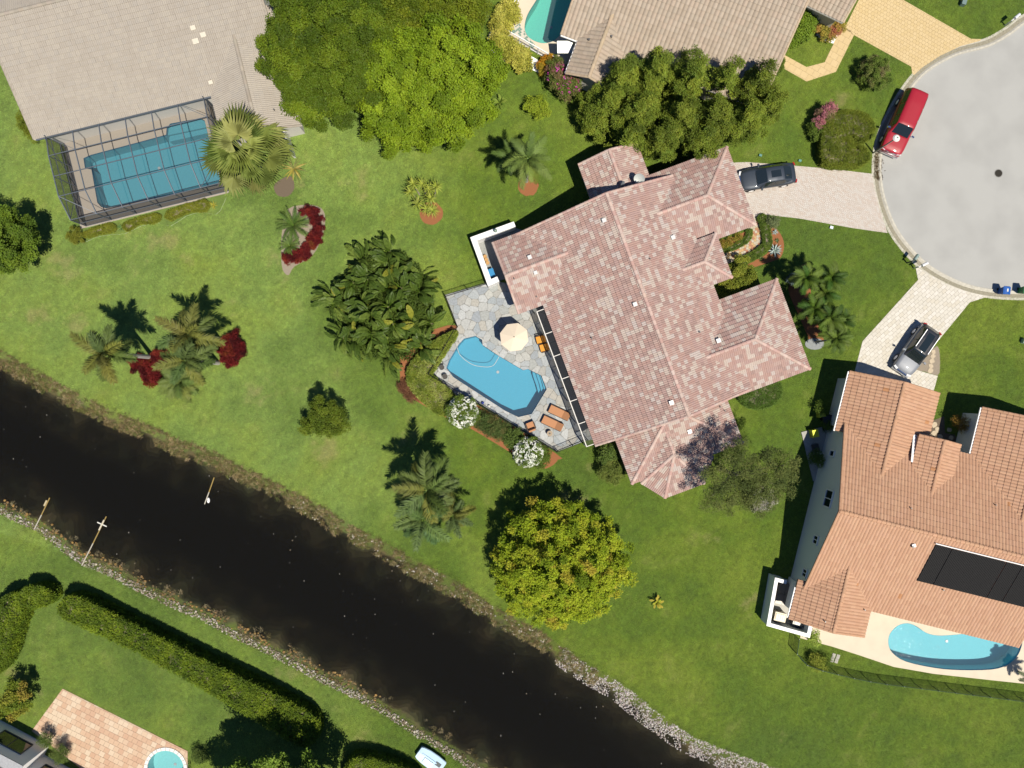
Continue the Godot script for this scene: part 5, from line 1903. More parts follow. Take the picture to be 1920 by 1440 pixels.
func top_house() -> void:
	var a := g2(1052, 65, 3)
	var b := g2(1420, 203, 3)
	var r := Roof.new()
	r.origin = a
	r.t_dir = (b - a).normalized()
	r.s_dir = Vector2(r.t_dir.y, -r.t_dir.x)
	var len := a.distance_to(b)
	r.blocks = [
		block(Vector2(8.5, 0), Vector2(8.5, len + 0.2), 8.5, 8.5, 6.3, 0.388),
		block(Vector2(3.0, 3.45), Vector2(-2.9, 3.45), 1.95, 1.95, 3.95, 0.45),
	]
	var house := thing("house", "house with sandy barrel tile roof behind the row of trees", "house")
	var cols := [lin(0.3, 0.245, 0.19), lin(0.325, 0.265, 0.205), lin(0.345, 0.285, 0.225), lin(0.31, 0.26, 0.205), lin(0.335, 0.27, 0.21)]
	var roof := build_house(house, r, {"w": 0.36, "l": 0.44, "humps": 1, "seg": 5, "rise": 0.075, "nose": 0.04, "apart": false}, speckled(cols, 33.0, 1.1, 1.2, 0.4), [lin(0.37, 0.29, 0.2), lin(0.35, 0.27, 0.19)], M.stucco_white, M.white_bone, [], 0)
	for v in [[1104, 76], [1146, 70]]: vent(roof, r, v[0], v[1], 0.08, true)
	var g := Shape.new()
	g.bar(r.world(-0.05, 0.0, 2.93), r.world(-0.05, 1.5, 2.93), 0.12, 0.11)
	g.bar(r.world(0.0, 1.46, 3.0), r.world(-2.9, 1.46, 3.0), 0.12, 0.11)
	part("gutter", g.mesh(), M.white, house)
	# garage wing at the yellow driveway
	var c := g2(1580, 43, 2.9)
	var d := g2(1490, 0, 2.9)
	var r2 := Roof.new()
	r2.origin = c
	r2.t_dir = (c - d).normalized()
	r2.s_dir = Vector2(r2.t_dir.y, -r2.t_dir.x)
	r2.blocks = [block(Vector2(3.6, -9.0), Vector2(3.6, 0.0), 3.6, 3.6, 4.45, 0.42)]
	build_house(house, r2, {"w": 0.36, "l": 0.44, "humps": 1, "seg": 5, "rise": 0.075, "nose": 0.04, "apart": false}, speckled(cols, 44.0, 1.1, 1.2, 0.4), [lin(0.37, 0.29, 0.2)], M.stucco_cream, M.white_bone, [], 0)
	# pool and deck
	var pool := smooth_line([1006, 0, 992, 22, 985, 40, 984, 57, 992, 71, 1009, 80, 1026, 81, 1041, 75, 1056, 58, 1075, 30, 1095, -15, 1080, -40, 1030, -40], 3)
	swimming_pool("swimming_pool", "green teal free form pool beside the sandy barrel roof", pool, 0.05, lin(0.06, 0.37, 0.3), 1.5)
	var deck := pts([985, -60, 973, 1, 939, 63, 1043, 121, 1075, 130, 1110, 60, 1150, -60])
	var dk := Shape.new()
	for q in ring(deck, pool): dk.prism(q, -0.1, 0.05)
	struct("pool_deck", dk.mesh(), M.cooldeck)
	hard.append(deck)
	# green and white tile inlay
	var inlay := thing("tile_inlay", "green and white checkered tile patch on the pool deck", "tile inlay", G(980, 72))
	var patch: Array = Geometry2D.clip_polygons(pts([974, 44, 955, 58, 1000, 92, 1003, 84, 992, 72, 984, 60]), pool)
	for q in patch:
		paving(inlay, "tile", q, 0.9, 0.17, 0.17, 0.06, [lin(0.1, 0.19, 0.16), lin(0.45, 0.44, 0.4), lin(0.13, 0.22, 0.19), lin(0.5, 0.48, 0.43)], M.paver, 120, 0.0, 0.008)
	var line := pts([985, -22, 973, 1, 939, 62, 1043, 121])
	var fence := thing("rail_fence", "low white rail fence beside the yellow leaved shrubs", "fence", v3(line[0]))
	for i in line.size() - 1:
		var p := v3(line[i]) - fence.position
		var q := v3(line[i + 1]) - fence.position
		var n := maxi(1, roundi(p.distance_to(q) / 1.7))
		for k in n + 1:
			var e := p.lerp(q, float(k) / n)
			var sh := Shape.new()
			sh.box(e + Vector3.UP * 0.6, Vector3(0.08, 1.25, 0.08))
			part("post", sh.mesh(), M.white, fence)
		for h in [1.18, 0.2]:
			var sh := Shape.new()
			sh.bar(p + Vector3.UP * h, q + Vector3.UP * h, 0.07, 0.07)
			part("rail", sh.mesh(), M.white, fence)
		var bars := int(p.distance_to(q) / 0.13)
		for k in bars:
			var e := p.lerp(q, (k + 0.5) / bars)
			var sh := Shape.new()
			sh.box(e + Vector3.UP * 0.7, Vector3(0.02, 0.94, 0.02))
			part("picket", sh.mesh(), M.white, fence)
	var slab := thing("awning", "pale sloping corrugated awning at the corner of sandy roof", "awning", G(1056, 107, 0))
	var ss := Shape.new()
	for k in 12:
		var x := lerpf(-0.62, 0.62, k / 11.0)
		ss.bar(Vector3(x, 2.3, -0.35), Vector3(x + 0.05, 2.0, 0.55), 0.11, 0.03, lin(0.46, 0.48, 0.46))
	part("sheet", ss.mesh(), M.metal, slab)
	for x in [-0.55, 0.55]:
		var ps := Shape.new()
		ps.tube(Vector3(x, 0.05, 0.45), Vector3(x, 2.05, 0.45), 0.03, 0.03, 6, lin(0.4, 0.4, 0.4))
		part("post", ps.mesh(), M.metal, slab)

func corner_house() -> void:
	var a := g2(5, 1352)
	var b := g2(205, 1457)
	var t := (b - a).normalized()
	var out := Vector2(t.y, -t.x)
	var house := thing("house", "white house with black framed windows and red tile roof edge", "house")
	var wall := Shape.new()
	var w := func(x: float, d: float, h: float) -> Vector3: return v3(a + t * x + out * d, h)
	wall.quad(w.call(-6, 0, 0), w.call(4.6, 0, 0), w.call(4.6, 0, 3.5), w.call(-6, 0, 3.5))
	wall.quad(w.call(4.6, 0, 0), w.call(4.6, -0.9, 0), w.call(4.6, -0.9, 3.5), w.call(4.6, 0, 3.5))
	wall.quad(w.call(4.6, -0.9, 0), w.call(14, -0.9, 0), w.call(14, -0.9, 3.5), w.call(4.6, -0.9, 3.5))
	wall.quad(w.call(14, -0.9, 0), w.call(14, -9, 0), w.call(14, -9, 3.5), w.call(14, -0.9, 3.5))
	wall.quad(w.call(-6, -9, 0), w.call(-6, 0, 0), w.call(-6, 0, 3.5), w.call(-6, -9, 3.5))
	wall.quad(w.call(-6, -9, 0), w.call(14, -9, 0), w.call(14, -9, 3.5), w.call(-6, -9, 3.5))
	part("wall", wall.mesh(), mat(0.8, 0.8, 0.8, 0.8), house)
	var ledge := Shape.new()  # pale ledge added for brightness that the shaded wall cannot reach
	ledge.prism(PackedVector2Array([a + t * -6.0, a + t * 4.6, a + t * 4.6 - out * 9.0, a - t * 6.0 - out * 9.0]), 3.42, 3.5, lin(0.3, 0.31, 0.33))
	part("added_ledge", ledge.mesh(), M.stone, house)
	var o3 := v3(out)
	window(house, w.call(0.9, 0.0, 0), w.call(3.6, 0.0, 0), 0.9, 2.5, o3, 1, M.bronze)
	window(house, w.call(5.4, -0.9, 0), w.call(7.4, -0.9, 0), 1.0, 2.2, o3, 0, M.bronze)
	window(house, w.call(9.2, -0.9, 0), w.call(12.0, -0.9, 0), 0.9, 2.3, o3, 1, M.bronze)
	var band := Shape.new()
	band.bar(w.call(4.5, -0.85, 2.9), w.call(14, -0.85, 2.9), 0.12, 0.1)
	part("cornice", band.mesh(), M.white, house)
	var sh := Shape.new()
	var cols := [lin(0.3, 0.12, 0.09), lin(0.33, 0.15, 0.11), lin(0.28, 0.11, 0.085)]
	var face := [w.call(-6, -0.95, 3.54), w.call(14, -0.95, 3.54), w.call(14, -6, 5.4), w.call(-6, -6, 5.4)]
	roof_face(sh, face, {"w": 0.33, "l": 0.36, "humps": 2, "seg": 3, "rise": 0.035, "nose": 0.04}, speckled(cols, 3.0, 1.3, 1.3, 0.4), [], 0)
	var roof := part("roof", slab_of(face), M.underlay, house)
	part("roof_tiles", sh.mesh(), M.tile, roof).set_meta("kind", "stuff")
	# tiled terrace with a round spa
	var spa := PackedVector2Array()
	for i in 28: spa.append(g2(311, 1441) + Vector2.from_angle(TAU * i / 28) * 1.62)
	var terrace := pts([118, 1291, 352, 1408, 352, 1500, 230, 1500, 60, 1370])
	var base := Shape.new()
	for q in ring(terrace, spa): base.prism(q, -0.1, 0.012)
	var o := struct("terrace", base.mesh(), M.mortar)
	hard.append(terrace)
	for q in ring(terrace, grown(spa, 0.28)):
		paving(o, "tile", q, 0.465, 0.46, 0.46, 0.05, [lin(0.43, 0.28, 0.19), lin(0.46, 0.32, 0.22), lin(0.485, 0.365, 0.26), lin(0.505, 0.4, 0.295), lin(0.44, 0.295, 0.2), lin(0.47, 0.34, 0.24)], M.paver, 150, 0.5, 0.008)
	var cope := thing("spa_coping", "white round rim of the small pool on tan terrace", "pool rim", v3(g2(311, 1441)))
	for i in 28:
		var f := TAU * i / 28
		var g := TAU * (i + 1) / 28
		var st := Shape.new()
		st.prism(PackedVector2Array([Vector2.from_angle(f + 0.01) * 1.6, Vector2.from_angle(g - 0.01) * 1.6, Vector2.from_angle(g - 0.01) * 1.88, Vector2.from_angle(f + 0.01) * 1.88]), 0.0, 0.1)
		part("coping_stone", st.mesh(), M.white_bone, cope)
	swimming_pool("swimming_pool", "round turquoise pool with white rim on tan tiled terrace", spa, 0.06, lin(0.12, 0.4, 0.42), 1.2)

func slab_of(f: Array) -> ArrayMesh:
	var s := Shape.new()
	s.quad(f[0], f[1], f[2], f[3])
	s.quad(f[0] + Vector3.DOWN * 0.15, f[3] + Vector3.DOWN * 0.15, f[2] + Vector3.DOWN * 0.15, f[1] + Vector3.DOWN * 0.15)
	s.quad(f[0], f[0] + Vector3.DOWN * 0.15, f[1] + Vector3.DOWN * 0.15, f[1])
	return s.mesh()

# ---------------------------------------------------------------- terrace, cars, street, canal
func heading(dx: float, dz: float) -> float:
	return atan2(-dz, dx)

func main_terrace() -> void:
	var pool := pts([860, 646, 870, 635, 891, 630, 904, 637, 905, 647, 935, 667, 981, 694, 990, 692, 1015, 704, 1025, 730, 997, 776, 972, 782, 947, 770, 850, 707, 837, 690, 842, 676])
	var deck := pts([835, 553, 928, 527, 975, 535, 1040, 575, 1125, 822, 1100, 826, 1045, 846, 900, 757, 862, 746, 806, 700, 858, 612])
	var base := Shape.new()
	for q in ring(deck, pool): base.prism(q, -0.1, 0.03)
	var o := struct("terrace", base.mesh(), M.mortar)
	hard.append(deck)
	var cols := [lin(0.255, 0.285, 0.305), lin(0.3, 0.325, 0.34), lin(0.335, 0.345, 0.34), lin(0.325, 0.315, 0.285), lin(0.28, 0.295, 0.29), lin(0.365, 0.38, 0.385), lin(0.29, 0.29, 0.275), lin(0.24, 0.265, 0.29), lin(0.35, 0.355, 0.34)]
	flagstones(o, deck, pool, 0.68, 0.05, cols, M.stone)
	var lo := func(flat: Array) -> PackedVector2Array: return pts(flat)
	swimming_pool("swimming_pool", "blue angular pool with corner steps set in flagstone terrace", pool, 0.05, lin(0.026, 0.25, 0.385), 1.5, [
		[smooth_line([999, 696, 1020, 706, 1032, 732, 1014, 742, 1006, 722], 3), -0.95],
		[smooth_line([1006, 698, 1022, 708, 1032, 732, 1018, 738, 1012, 720], 3), -0.65],
		[smooth_line([1012, 700, 1024, 710, 1032, 730, 1022, 733, 1017, 717], 3), -0.35],
		[smooth_line([850, 640, 905, 632, 932, 667, 918, 686, 890, 688, 866, 672], 4), -1.25]])
	var hose := thing("pool_hose", "white cleaner hose curled on the blue angular pool", "hose", v3(g2(890, 680), -0.06))
	var curl := soft_open([857, 651, 862, 665, 875, 677, 890, 685, 912, 688, 925, 685, 932, 675, 936, 668], 4)
	var hs := Shape.new()
	for i in curl.size() - 1:
		hs.tube(v3(curl[i]) - v3(g2(890, 680)), v3(curl[i + 1]) - v3(g2(890, 680)), 0.022, 0.022, 6, lin(0.6, 0.62, 0.6), false)
	part("tube", hs.mesh(), M.white, hose)
	picket_fence("iron_fence", "black picket fence between flagstone terrace and bird of paradise clump", pts([918, 531, 836, 556, 858, 612]), 1.2, M.black)
	picket_fence("iron_fence", "black picket fence along the clipped terrace hedge", pts([858, 613, 806, 701]), 1.2, M.black)
	picket_fence("iron_fence", "black picket fence behind the white flower balls", pts([807, 703, 900, 759, 1043, 846]), 1.2, M.black)
	picket_fence("iron_fence", "short black picket fence end at the lanai corner", pts([1045, 845, 1100, 823]), 1.2, M.black)
	# parasol
	var p := G(964, 632, 2.4)
	var u := thing("parasol", "cream octagonal parasol open over the flagstone terrace", "parasol", Vector3(p.x, 0.05, p.z))
	var cr := 1.24
	for i in 8:
		var f := TAU * (i + 0.35) / 8
		var g := TAU * (i + 1.35) / 8
		var a := Vector3(cos(f) * cr, 2.15, sin(f) * cr)
		var b := Vector3(cos(g) * cr, 2.15, sin(g) * cr)
		var top := Vector3(0, 2.62, 0)
		var sh := Shape.new()
		var m := (a + b) / 2 - Vector3(0, 0.02, 0)
		sh.tri(b, a, top)
		sh.quad(a, b, b + Vector3.DOWN * 0.1, a + Vector3.DOWN * 0.1)
		part("canopy_panel", sh.mesh(), M.canvas, u)
		var rib := Shape.new()
		rib.bar(top + Vector3.DOWN * 0.04, a + Vector3.DOWN * 0.03, 0.02, 0.02, lin(0.3, 0.2, 0.12))
		part("rib", rib.mesh(), M.metal, u)
	var pole := Shape.new()
	pole.tube(Vector3(0, 0, 0), Vector3(0, 2.68, 0), 0.025, 0.025, 8, lin(0.2, 0.13, 0.08))
	pole.tube(Vector3(0, 0, 0), Vector3(0, 0.08, 0), 0.28, 0.26, 16, lin(0.06, 0.06, 0.06))
	part("pole", pole.mesh(), M.metal, u)
	var fin := Shape.new()
	fin.tube(Vector3(0, 2.62, 0), Vector3(0, 2.72, 0), 0.05, 0.02, 8, lin(0.08, 0.05, 0.03))
	part("finial", fin.mesh(), M.metal, u)
	# loungers, armchairs, side table
	for c in [[1049, 774, "tan chaise lounge with raised back, closer to the lanai screen"], [1036, 794, "tan chaise lounge with raised back, beside the round side table"]]:
		var q := G(c[0], c[1], 0.35)
		var t := thing("chaise_lounge", c[2], "lounge chair", Vector3(q.x, 0.05, q.z), heading(-0.9, -0.42), "chaise lounges on flagstones")
		var fr := Shape.new()
		for z in [-0.36, 0.36]: fr.bar(Vector3(-0.9, 0.3, z), Vector3(0.95, 0.3, z), 0.06, 0.08)
		fr.bar(Vector3(0.95, 0.3, -0.36), Vector3(0.95, 0.3, 0.36), 0.06, 0.079)
		fr.bar(Vector3(-0.9, 0.3, -0.36), Vector3(-0.9, 0.3, 0.36), 0.06, 0.079)
		part("frame", fr.mesh(), M.wicker, t)
		for x in [-0.8, 0.85]:
			for z in [-0.34, 0.34]:
				var l := Shape.new()
				l.box(Vector3(x, 0.14, z), Vector3(0.06, 0.28, 0.06))
				part("leg", l.mesh(), M.wicker, t)
		var cu := Shape.new()
		cu.box(Vector3(0.31, 0.38, 0), Vector3(1.26, 0.1, 0.66))
		part("seat_cushion", cu.mesh(), M.tan, t)
		var bk := Shape.new()
		bk.box(Vector3(-0.6, 0.52, 0), Vector3(0.66, 0.1, 0.66), Basis(Vector3(0, 0, 1), -0.5))
		part("back_cushion", bk.mesh(), M.tan, t)
	armchair(995, 799, heading(-0.35, -0.93), M.tan, "tan armchair at the picket fence by the pool corner", "")
	armchair(1013, 637, heading(-0.97, 0.25), M.orange, "orange cushioned armchair against the lanai screen", "orange armchairs by the lanai")
	armchair(1020, 652, heading(-0.97, 0.25), M.orange, "orange cushioned armchair against the lanai screen", "orange armchairs by the lanai")
	var st := thing("side_table", "small round brown side table beside a chaise lounge", "table", Vector3(G(1030, 812).x, 0.05, G(1030, 812).z))
	var tt := Shape.new()
	tt.tube(Vector3(0, 0.42, 0), Vector3(0, 0.46, 0), 0.24, 0.24, 20, lin(0.2, 0.15, 0.1))
	part("top", tt.mesh(), M.metal, st)
	var tl := Shape.new()
	tl.tube(Vector3(0, 0, 0), Vector3(0, 0.42, 0), 0.16, 0.05, 12, lin(0.1, 0.08, 0.06))
	part("pedestal", tl.mesh(), M.metal, st)
	var lid := Shape.new()
	lid.tube(Vector3(0, 0.46, 0), Vector3(0, 0.5, 0), 0.08, 0.06, 12, lin(0.05, 0.05, 0.05))
	part("ashtray", lid.mesh(), M.metal, st)
	for q in [[829, 689, lin(0.5, 0.5, 0.47)], [835, 706, lin(0.48, 0.48, 0.45)]]:
		var t := thing("planter", "white round planter with dark soil by the pool edge", "planter", Vector3(G(q[0], q[1]).x, 0.05, G(q[0], q[1]).z), 0, "white planters by the pool")
		var sh := Shape.new()
		sh.tube(Vector3.ZERO, Vector3(0, 0.4, 0), 0.15, 0.23, 18, q[2], false)
		sh.tube(Vector3(0, 0.4, 0), Vector3(0, 0.44, 0), 0.24, 0.24, 18, q[2], false)
		sh.tube(Vector3(0, 0.4, 0), Vector3(0, 0.41, 0), 0.2, 0.2, 18, lin(0.05, 0.045, 0.04))
		part("pot", sh.mesh(), M.stone, t)
	for q in [[905, 755, lin(0.02, 0.04, 0.25), "blue"], [917, 761, lin(0.6, 0.6, 0.56), "white"], [815, 688, lin(0.02, 0.04, 0.25), "navy"]]:
		var t := thing("garden_ornament", "small %s ceramic ornament beside the pool fence" % q[3], "ornament", Vector3(G(q[0], q[1]).x, 0.05, G(q[0], q[1]).z))
		var sh := Shape.new()
		sh.tube(Vector3.ZERO, Vector3(0, 0.1, 0), 0.06, 0.13, 12, q[2], false)
		sh.tube(Vector3(0, 0.1, 0), Vector3(0, 0.24, 0), 0.13, 0.05, 12, q[2])
		sh.tube(Vector3(0, 0.24, 0), Vector3(0, 0.3, 0), 0.07, 0.06, 12, q[2])
		part("vase", sh.mesh(), M.gloss_leaf.duplicate(), t)

func armchair(px: float, py: float, turn: float, m: Material, label: String, group: String) -> void:
	var q := G(px, py, 0.35)
	var t := thing("armchair", label, "chair", Vector3(q.x, 0.05, q.z), turn, group)
	for x in [-0.3, 0.3]:
		for z in [-0.32, 0.32]:
			var l := Shape.new()
			l.box(Vector3(x, 0.15, z), Vector3(0.06, 0.3, 0.06))
			part("leg", l.mesh(), M.wicker, t)
	var fr := Shape.new()
	fr.box(Vector3(0, 0.31, 0), Vector3(0.7, 0.06, 0.74))
	part("frame", fr.mesh(), M.wicker, t)
	var s := Shape.new()
	s.box(Vector3(0.04, 0.41, 0), Vector3(0.62, 0.14, 0.6))
	part("seat_cushion", s.mesh(), m, t)
	var b := Shape.new()
	b.box(Vector3(-0.32, 0.66, 0), Vector3(0.14, 0.5, 0.6), Basis(Vector3(0, 0, 1), 0.22))
	part("back_cushion", b.mesh(), m, t)
	for z in [-0.37, 0.37]:
		var a := Shape.new()
		a.box(Vector3(0, 0.56, z), Vector3(0.62, 0.05, 0.08))
		a.box(Vector3(0.26, 0.43, z), Vector3(0.05, 0.22, 0.06))
		part("armrest", a.mesh(), M.wicker, t)

func paint(r: float, g: float, b: float, metal := 0.0) -> StandardMaterial3D:
	var m := mat(r, g, b, 0.5, metal)
	m.clearcoat_enabled = true
	m.clearcoat = 1.0
	m.clearcoat_roughness = 0.03
	return m

func vehicles() -> void:
	var slate := paint(0.03, 0.04, 0.055, 0.3)
	var p := G(1437, 333, 0.5)
	vehicle("dark slate blue sedan with sunroof nosed against pink tile roof", "car", "parked_car", Vector3(p.x, 0.036, p.z), heading(-98, 15),
		[[-2.4, 0.72, 0.82, 0.42], [-2.3, 0.84, 0.98, 0.3], [-1.9, 0.92, 1.03, 0.24], [-1.0, 0.945, 0.98, 0.22], [0.4, 0.94, 0.95, 0.22], [1.0, 0.935, 0.95, 0.22], [1.6, 0.925, 0.89, 0.23], [2.05, 0.88, 0.82, 0.26], [2.3, 0.78, 0.72, 0.32], [2.42, 0.6, 0.62, 0.38]],
		[[-2.05, 0.76, 0.6, 0.96, 1.0], [-1.2, 0.84, 0.62, 0.94, 1.4], [-0.5, 0.86, 0.64, 0.93, 1.46], [0.25, 0.86, 0.63, 0.93, 1.43], [1.1, 0.84, 0.7, 0.9, 0.93]],
		{"paint": slate, "roof": slate, "w": 1.88, "len": 4.84, "wind": [0.28, 1.02], "back": [-1.95, -1.25], "sides": [[-1.3, -0.45], [-0.38, 0.45]], "sunroof": [-0.95, -0.1], "axles": [-1.42, 1.45], "mirror": 0.72, "belt": 0.95, "nose": 0.66})
	var silver := paint(0.17, 0.185, 0.215, 0.1)
	var roofm := paint(0.015, 0.016, 0.02)
	p = G(1716, 657, 0.6)
	vehicle("silver car with black glass roof parked on cream pavers", "car", "parked_car", Vector3(p.x, 0.036, p.z), heading(-52, 75),
		[[-2.3, 0.74, 0.95, 0.42], [-2.2, 0.86, 1.08, 0.32], [-1.6, 0.95, 1.12, 0.28], [0.3, 0.96, 1.08, 0.27], [0.95, 0.95, 1.06, 0.27], [1.6, 0.93, 0.99, 0.28], [2.0, 0.88, 0.9, 0.3], [2.22, 0.76, 0.78, 0.34], [2.32, 0.6, 0.68, 0.4]],
		[[-2.22, 0.8, 0.62, 1.06, 1.1], [-1.85, 0.84, 0.66, 1.06, 1.55], [-1.0, 0.87, 0.68, 1.05, 1.66], [0.2, 0.87, 0.68, 1.04, 1.63], [1.0, 0.85, 0.74, 1.02, 1.05]],
		{"paint": silver, "roof": roofm, "w": 1.92, "len": 4.64, "wind": [0.22, 0.95], "back": [-2.2, -1.88], "sides": [[-1.7, -0.6], [-0.5, 0.4]], "sunroof": [-1.6, 0.1], "axles": [-1.38, 1.38], "mirror": 0.65, "belt": 1.06, "nose": 0.76, "rails": true, "rail": [-1.7, 0.05, 0.62], "roof_y": 1.6})
	var red := paint(0.29, 0.003, 0.012)
	p = G(1691, 232, 0.7)
	vehicle("long red utility vehicle with chrome grille parked at the kerb", "car", "parked_car", Vector3(p.x, 0.02, p.z), heading(-50, 116),
		[[-2.85, 0.88, 1.1, 0.45], [-2.75, 0.97, 1.2, 0.4], [-1.0, 1.0, 1.22, 0.36], [0.9, 1.0, 1.2, 0.36], [1.4, 0.99, 1.19, 0.36], [2.2, 0.97, 1.14, 0.38], [2.6, 0.92, 1.08, 0.4], [2.8, 0.82, 0.96, 0.44]],
		[[-2.8, 0.9, 0.74, 1.16, 1.3], [-2.62, 0.92, 0.76, 1.16, 1.84], [-1.5, 0.93, 0.78, 1.17, 1.9], [0.6, 0.93, 0.77, 1.16, 1.88], [1.35, 0.92, 0.84, 1.14, 1.18]],
		{"paint": red, "roof": red, "w": 2.0, "len": 5.6, "wind": [0.62, 1.28], "back": [-2.79, -2.66], "sides": [[-2.45, -1.3], [-1.2, -0.2], [-0.1, 0.75]], "axles": [-1.75, 1.75], "mirror": 1.0, "belt": 1.2, "nose": 0.92, "mirror_m": M.chrome, "bumper": M.chrome})
	# a small pale blue dinghy on the south bank
	p = G(808, 1424, 0.3)
	var t := thing("dinghy", "pale blue plastic dinghy pulled up on the grass bank", "boat", Vector3(p.x, 0, p.z), heading(-0.85, -0.62))
	var secs := []
	for s in [[-1.25, 0.55, 0.48], [-1.2, 0.66, 0.5], [-0.4, 0.72, 0.5], [0.5, 0.7, 0.52], [1.1, 0.6, 0.55], [1.3, 0.5, 0.55]]:
		secs.append([Vector3(s[0], 0.03, 0), Vector3(s[0], 0.03, -s[1] * 0.75), Vector3(s[0], s[2] - 0.06, -s[1]), Vector3(s[0], s[2], -s[1] * 0.94), Vector3(s[0], s[2] - 0.03, 0), Vector3(s[0], s[2], s[1] * 0.94), Vector3(s[0], s[2] - 0.06, s[1]), Vector3(s[0], 0.03, s[1] * 0.75), Vector3(s[0], 0.03, 0)])
	part("hull", loft(secs).mesh(), mat(0.36, 0.5, 0.62, 0.35), t)
	var well := Shape.new()
	well.box(Vector3(-0.72, 0.5, 0.1), Vector3(0.5, 0.03, 0.34), Basis(), lin(0.05, 0.06, 0.07))
	part("foot_well", well.mesh(), M.metal, t)
	var ridge := Shape.new()
	ridge.box(Vector3(0.2, 0.52, 0.1), Vector3(1.5, 0.08, 0.1), Basis(), lin(0.32, 0.46, 0.6))
	part("keel_ridge", ridge.mesh(), M.metal, t)
	var seat := Shape.new()
	seat.box(Vector3(0.1, 0.54, -0.3), Vector3(0.9, 0.06, 0.5), Basis(), lin(0.5, 0.62, 0.7))
	part("deck_plate", seat.mesh(), M.metal, t)

func street_things() -> void:
	# lamp post
	var b := G(1637, 287)
	var lamp := thing("street_lamp", "grey street lamp with round white head leaning over red vehicle", "street lamp", b)
	var sh := Shape.new()
	sh.tube(Vector3(0, -0.2, 0), Vector3(0, 3.85, 0), 0.075, 0.05, 10, lin(0.3, 0.29, 0.27))
	part("pole", sh.mesh(), M.metal, lamp)
	var hd := Shape.new()
	hd.tube(Vector3(0, 3.8, 0), Vector3(0, 3.95, 0), 0.12, 0.3, 20, lin(0.62, 0.62, 0.6), false)
	hd.tube(Vector3(0, 3.95, 0), Vector3(0, 4.06, 0), 0.3, 0.2, 20, lin(0.68, 0.68, 0.65))
	part("head", hd.mesh(), M.metal, lamp)
	var cell := Shape.new()
	cell.tube(Vector3(0.03, 4.06, 0), Vector3(0.03, 4.14, 0), 0.05, 0.045, 10, lin(0.05, 0.25, 0.15))
	part("light_sensor", cell.mesh(), M.metal, lamp)
	# manhole
	var mh := thing("manhole_cover", "round dark iron manhole cover in the concrete circle", "manhole cover", Vector3(G(1872, 325).x, 0.014, G(1872, 325).z))
	var ms := Shape.new()
	ms.tube(Vector3(0, -0.05, 0), Vector3(0, 0.01, 0), 0.31, 0.31, 28, lin(0.09, 0.09, 0.085))
	part("plate", ms.mesh(), M.gravel, mh)
	var rim := Shape.new()
	for i in 28:
		var f := TAU * i / 28
		var g := TAU * (i + 1) / 28
		rim.quad(Vector3(cos(f) * 0.32, 0.006, sin(f) * 0.32), Vector3(cos(g) * 0.32, 0.006, sin(g) * 0.32), Vector3(cos(g) * 0.37, 0.006, sin(g) * 0.37), Vector3(cos(f) * 0.37, 0.006, sin(f) * 0.37), lin(0.2, 0.2, 0.19))
	part("ring", rim.mesh(), M.metal, mh)
	# mailboxes
	for m in [[1884, 48, 0.25, "white mailbox on a white post by the yellow driveway", lin(0.62, 0.64, 0.68), 0.6, -0.5], [1713, 503, 0.3, "white mailbox with long post arm at cream driveway corner", lin(0.66, 0.66, 0.66), 0.9, -0.45], [1700, 493, 0.25, "grey green mailbox on a dark post beside the kerb", lin(0.22, 0.3, 0.28), 0.5, -0.7]]:
		var t := thing("mailbox", m[3], "mailbox", G(m[0], m[1]), heading(m[5], m[6]))
		var ps := Shape.new()
		var pc: Color = lin(0.05, 0.06, 0.06) if "dark post" in m[3] else lin(0.6, 0.6, 0.6)
		ps.box(Vector3(0, 0.55, 0), Vector3(0.1, 1.1, 0.1), Basis(), pc)
		ps.bar(Vector3(-0.15, 1.02, 0), Vector3(0.6, 1.02, 0), 0.09, 0.09, pc)
		part("post", ps.mesh(), M.metal, t)
		var bs := Shape.new()
		for k in 8:
			var f := PI * k / 8
			var g := PI * (k + 1) / 8
			bs.quad(Vector3(0.1, 1.22 + sin(f) * 0.1, cos(f) * 0.12), Vector3(0.1, 1.22 + sin(g) * 0.1, cos(g) * 0.12), Vector3(0.62, 1.22 + sin(g) * 0.1, cos(g) * 0.12), Vector3(0.62, 1.22 + sin(f) * 0.1, cos(f) * 0.12), m[4])
			bs.tri(Vector3(0.62, 1.2, 0), Vector3(0.62, 1.22 + sin(f) * 0.1, cos(f) * 0.12), Vector3(0.62, 1.22 + sin(g) * 0.1, cos(g) * 0.12), m[4] * 0.9)
			bs.tri(Vector3(0.1, 1.2, 0), Vector3(0.1, 1.22 + sin(g) * 0.1, cos(g) * 0.12), Vector3(0.1, 1.22 + sin(f) * 0.1, cos(f) * 0.12), m[4] * 0.9)
		bs.box(Vector3(0.36, 1.14, 0), Vector3(0.52, 0.16, 0.24), Basis(), m[4])
		part("box", bs.mesh(), M.metal, t)
		var flag := Shape.new()
		flag.box(Vector3(0.45, 1.3, 0.13), Vector3(0.04, 0.2, 0.015), Basis(), lin(0.5, 0.52, 0.55))
		part("flag", flag.mesh(), M.metal, t)
	var lx := []
	var lc := []
	for i in 260:
		var f := rng.randf()
		var p := g2(lerpf(1644, 1648, f) + rng.randfn() * 4.0, lerpf(288, 338, pow(f, 0.8)))
		lx.append(Transform3D(Basis(Vector3.UP, rng.randf() * 6.0).scaled(Vector3.ONE * rng.randf_range(0.04, 0.1)), v3(p, 0.05)))
		lc.append(vary([lin(0.16, 0.1, 0.05), lin(0.1, 0.07, 0.04), lin(0.22, 0.16, 0.09)][i % 3], 0.2))
	tag(copies("leaf_litter", M.clump_long, M.leaf, self, lx, lc), "brown leaf litter in the gutter beneath the street lamp", "leaf litter")
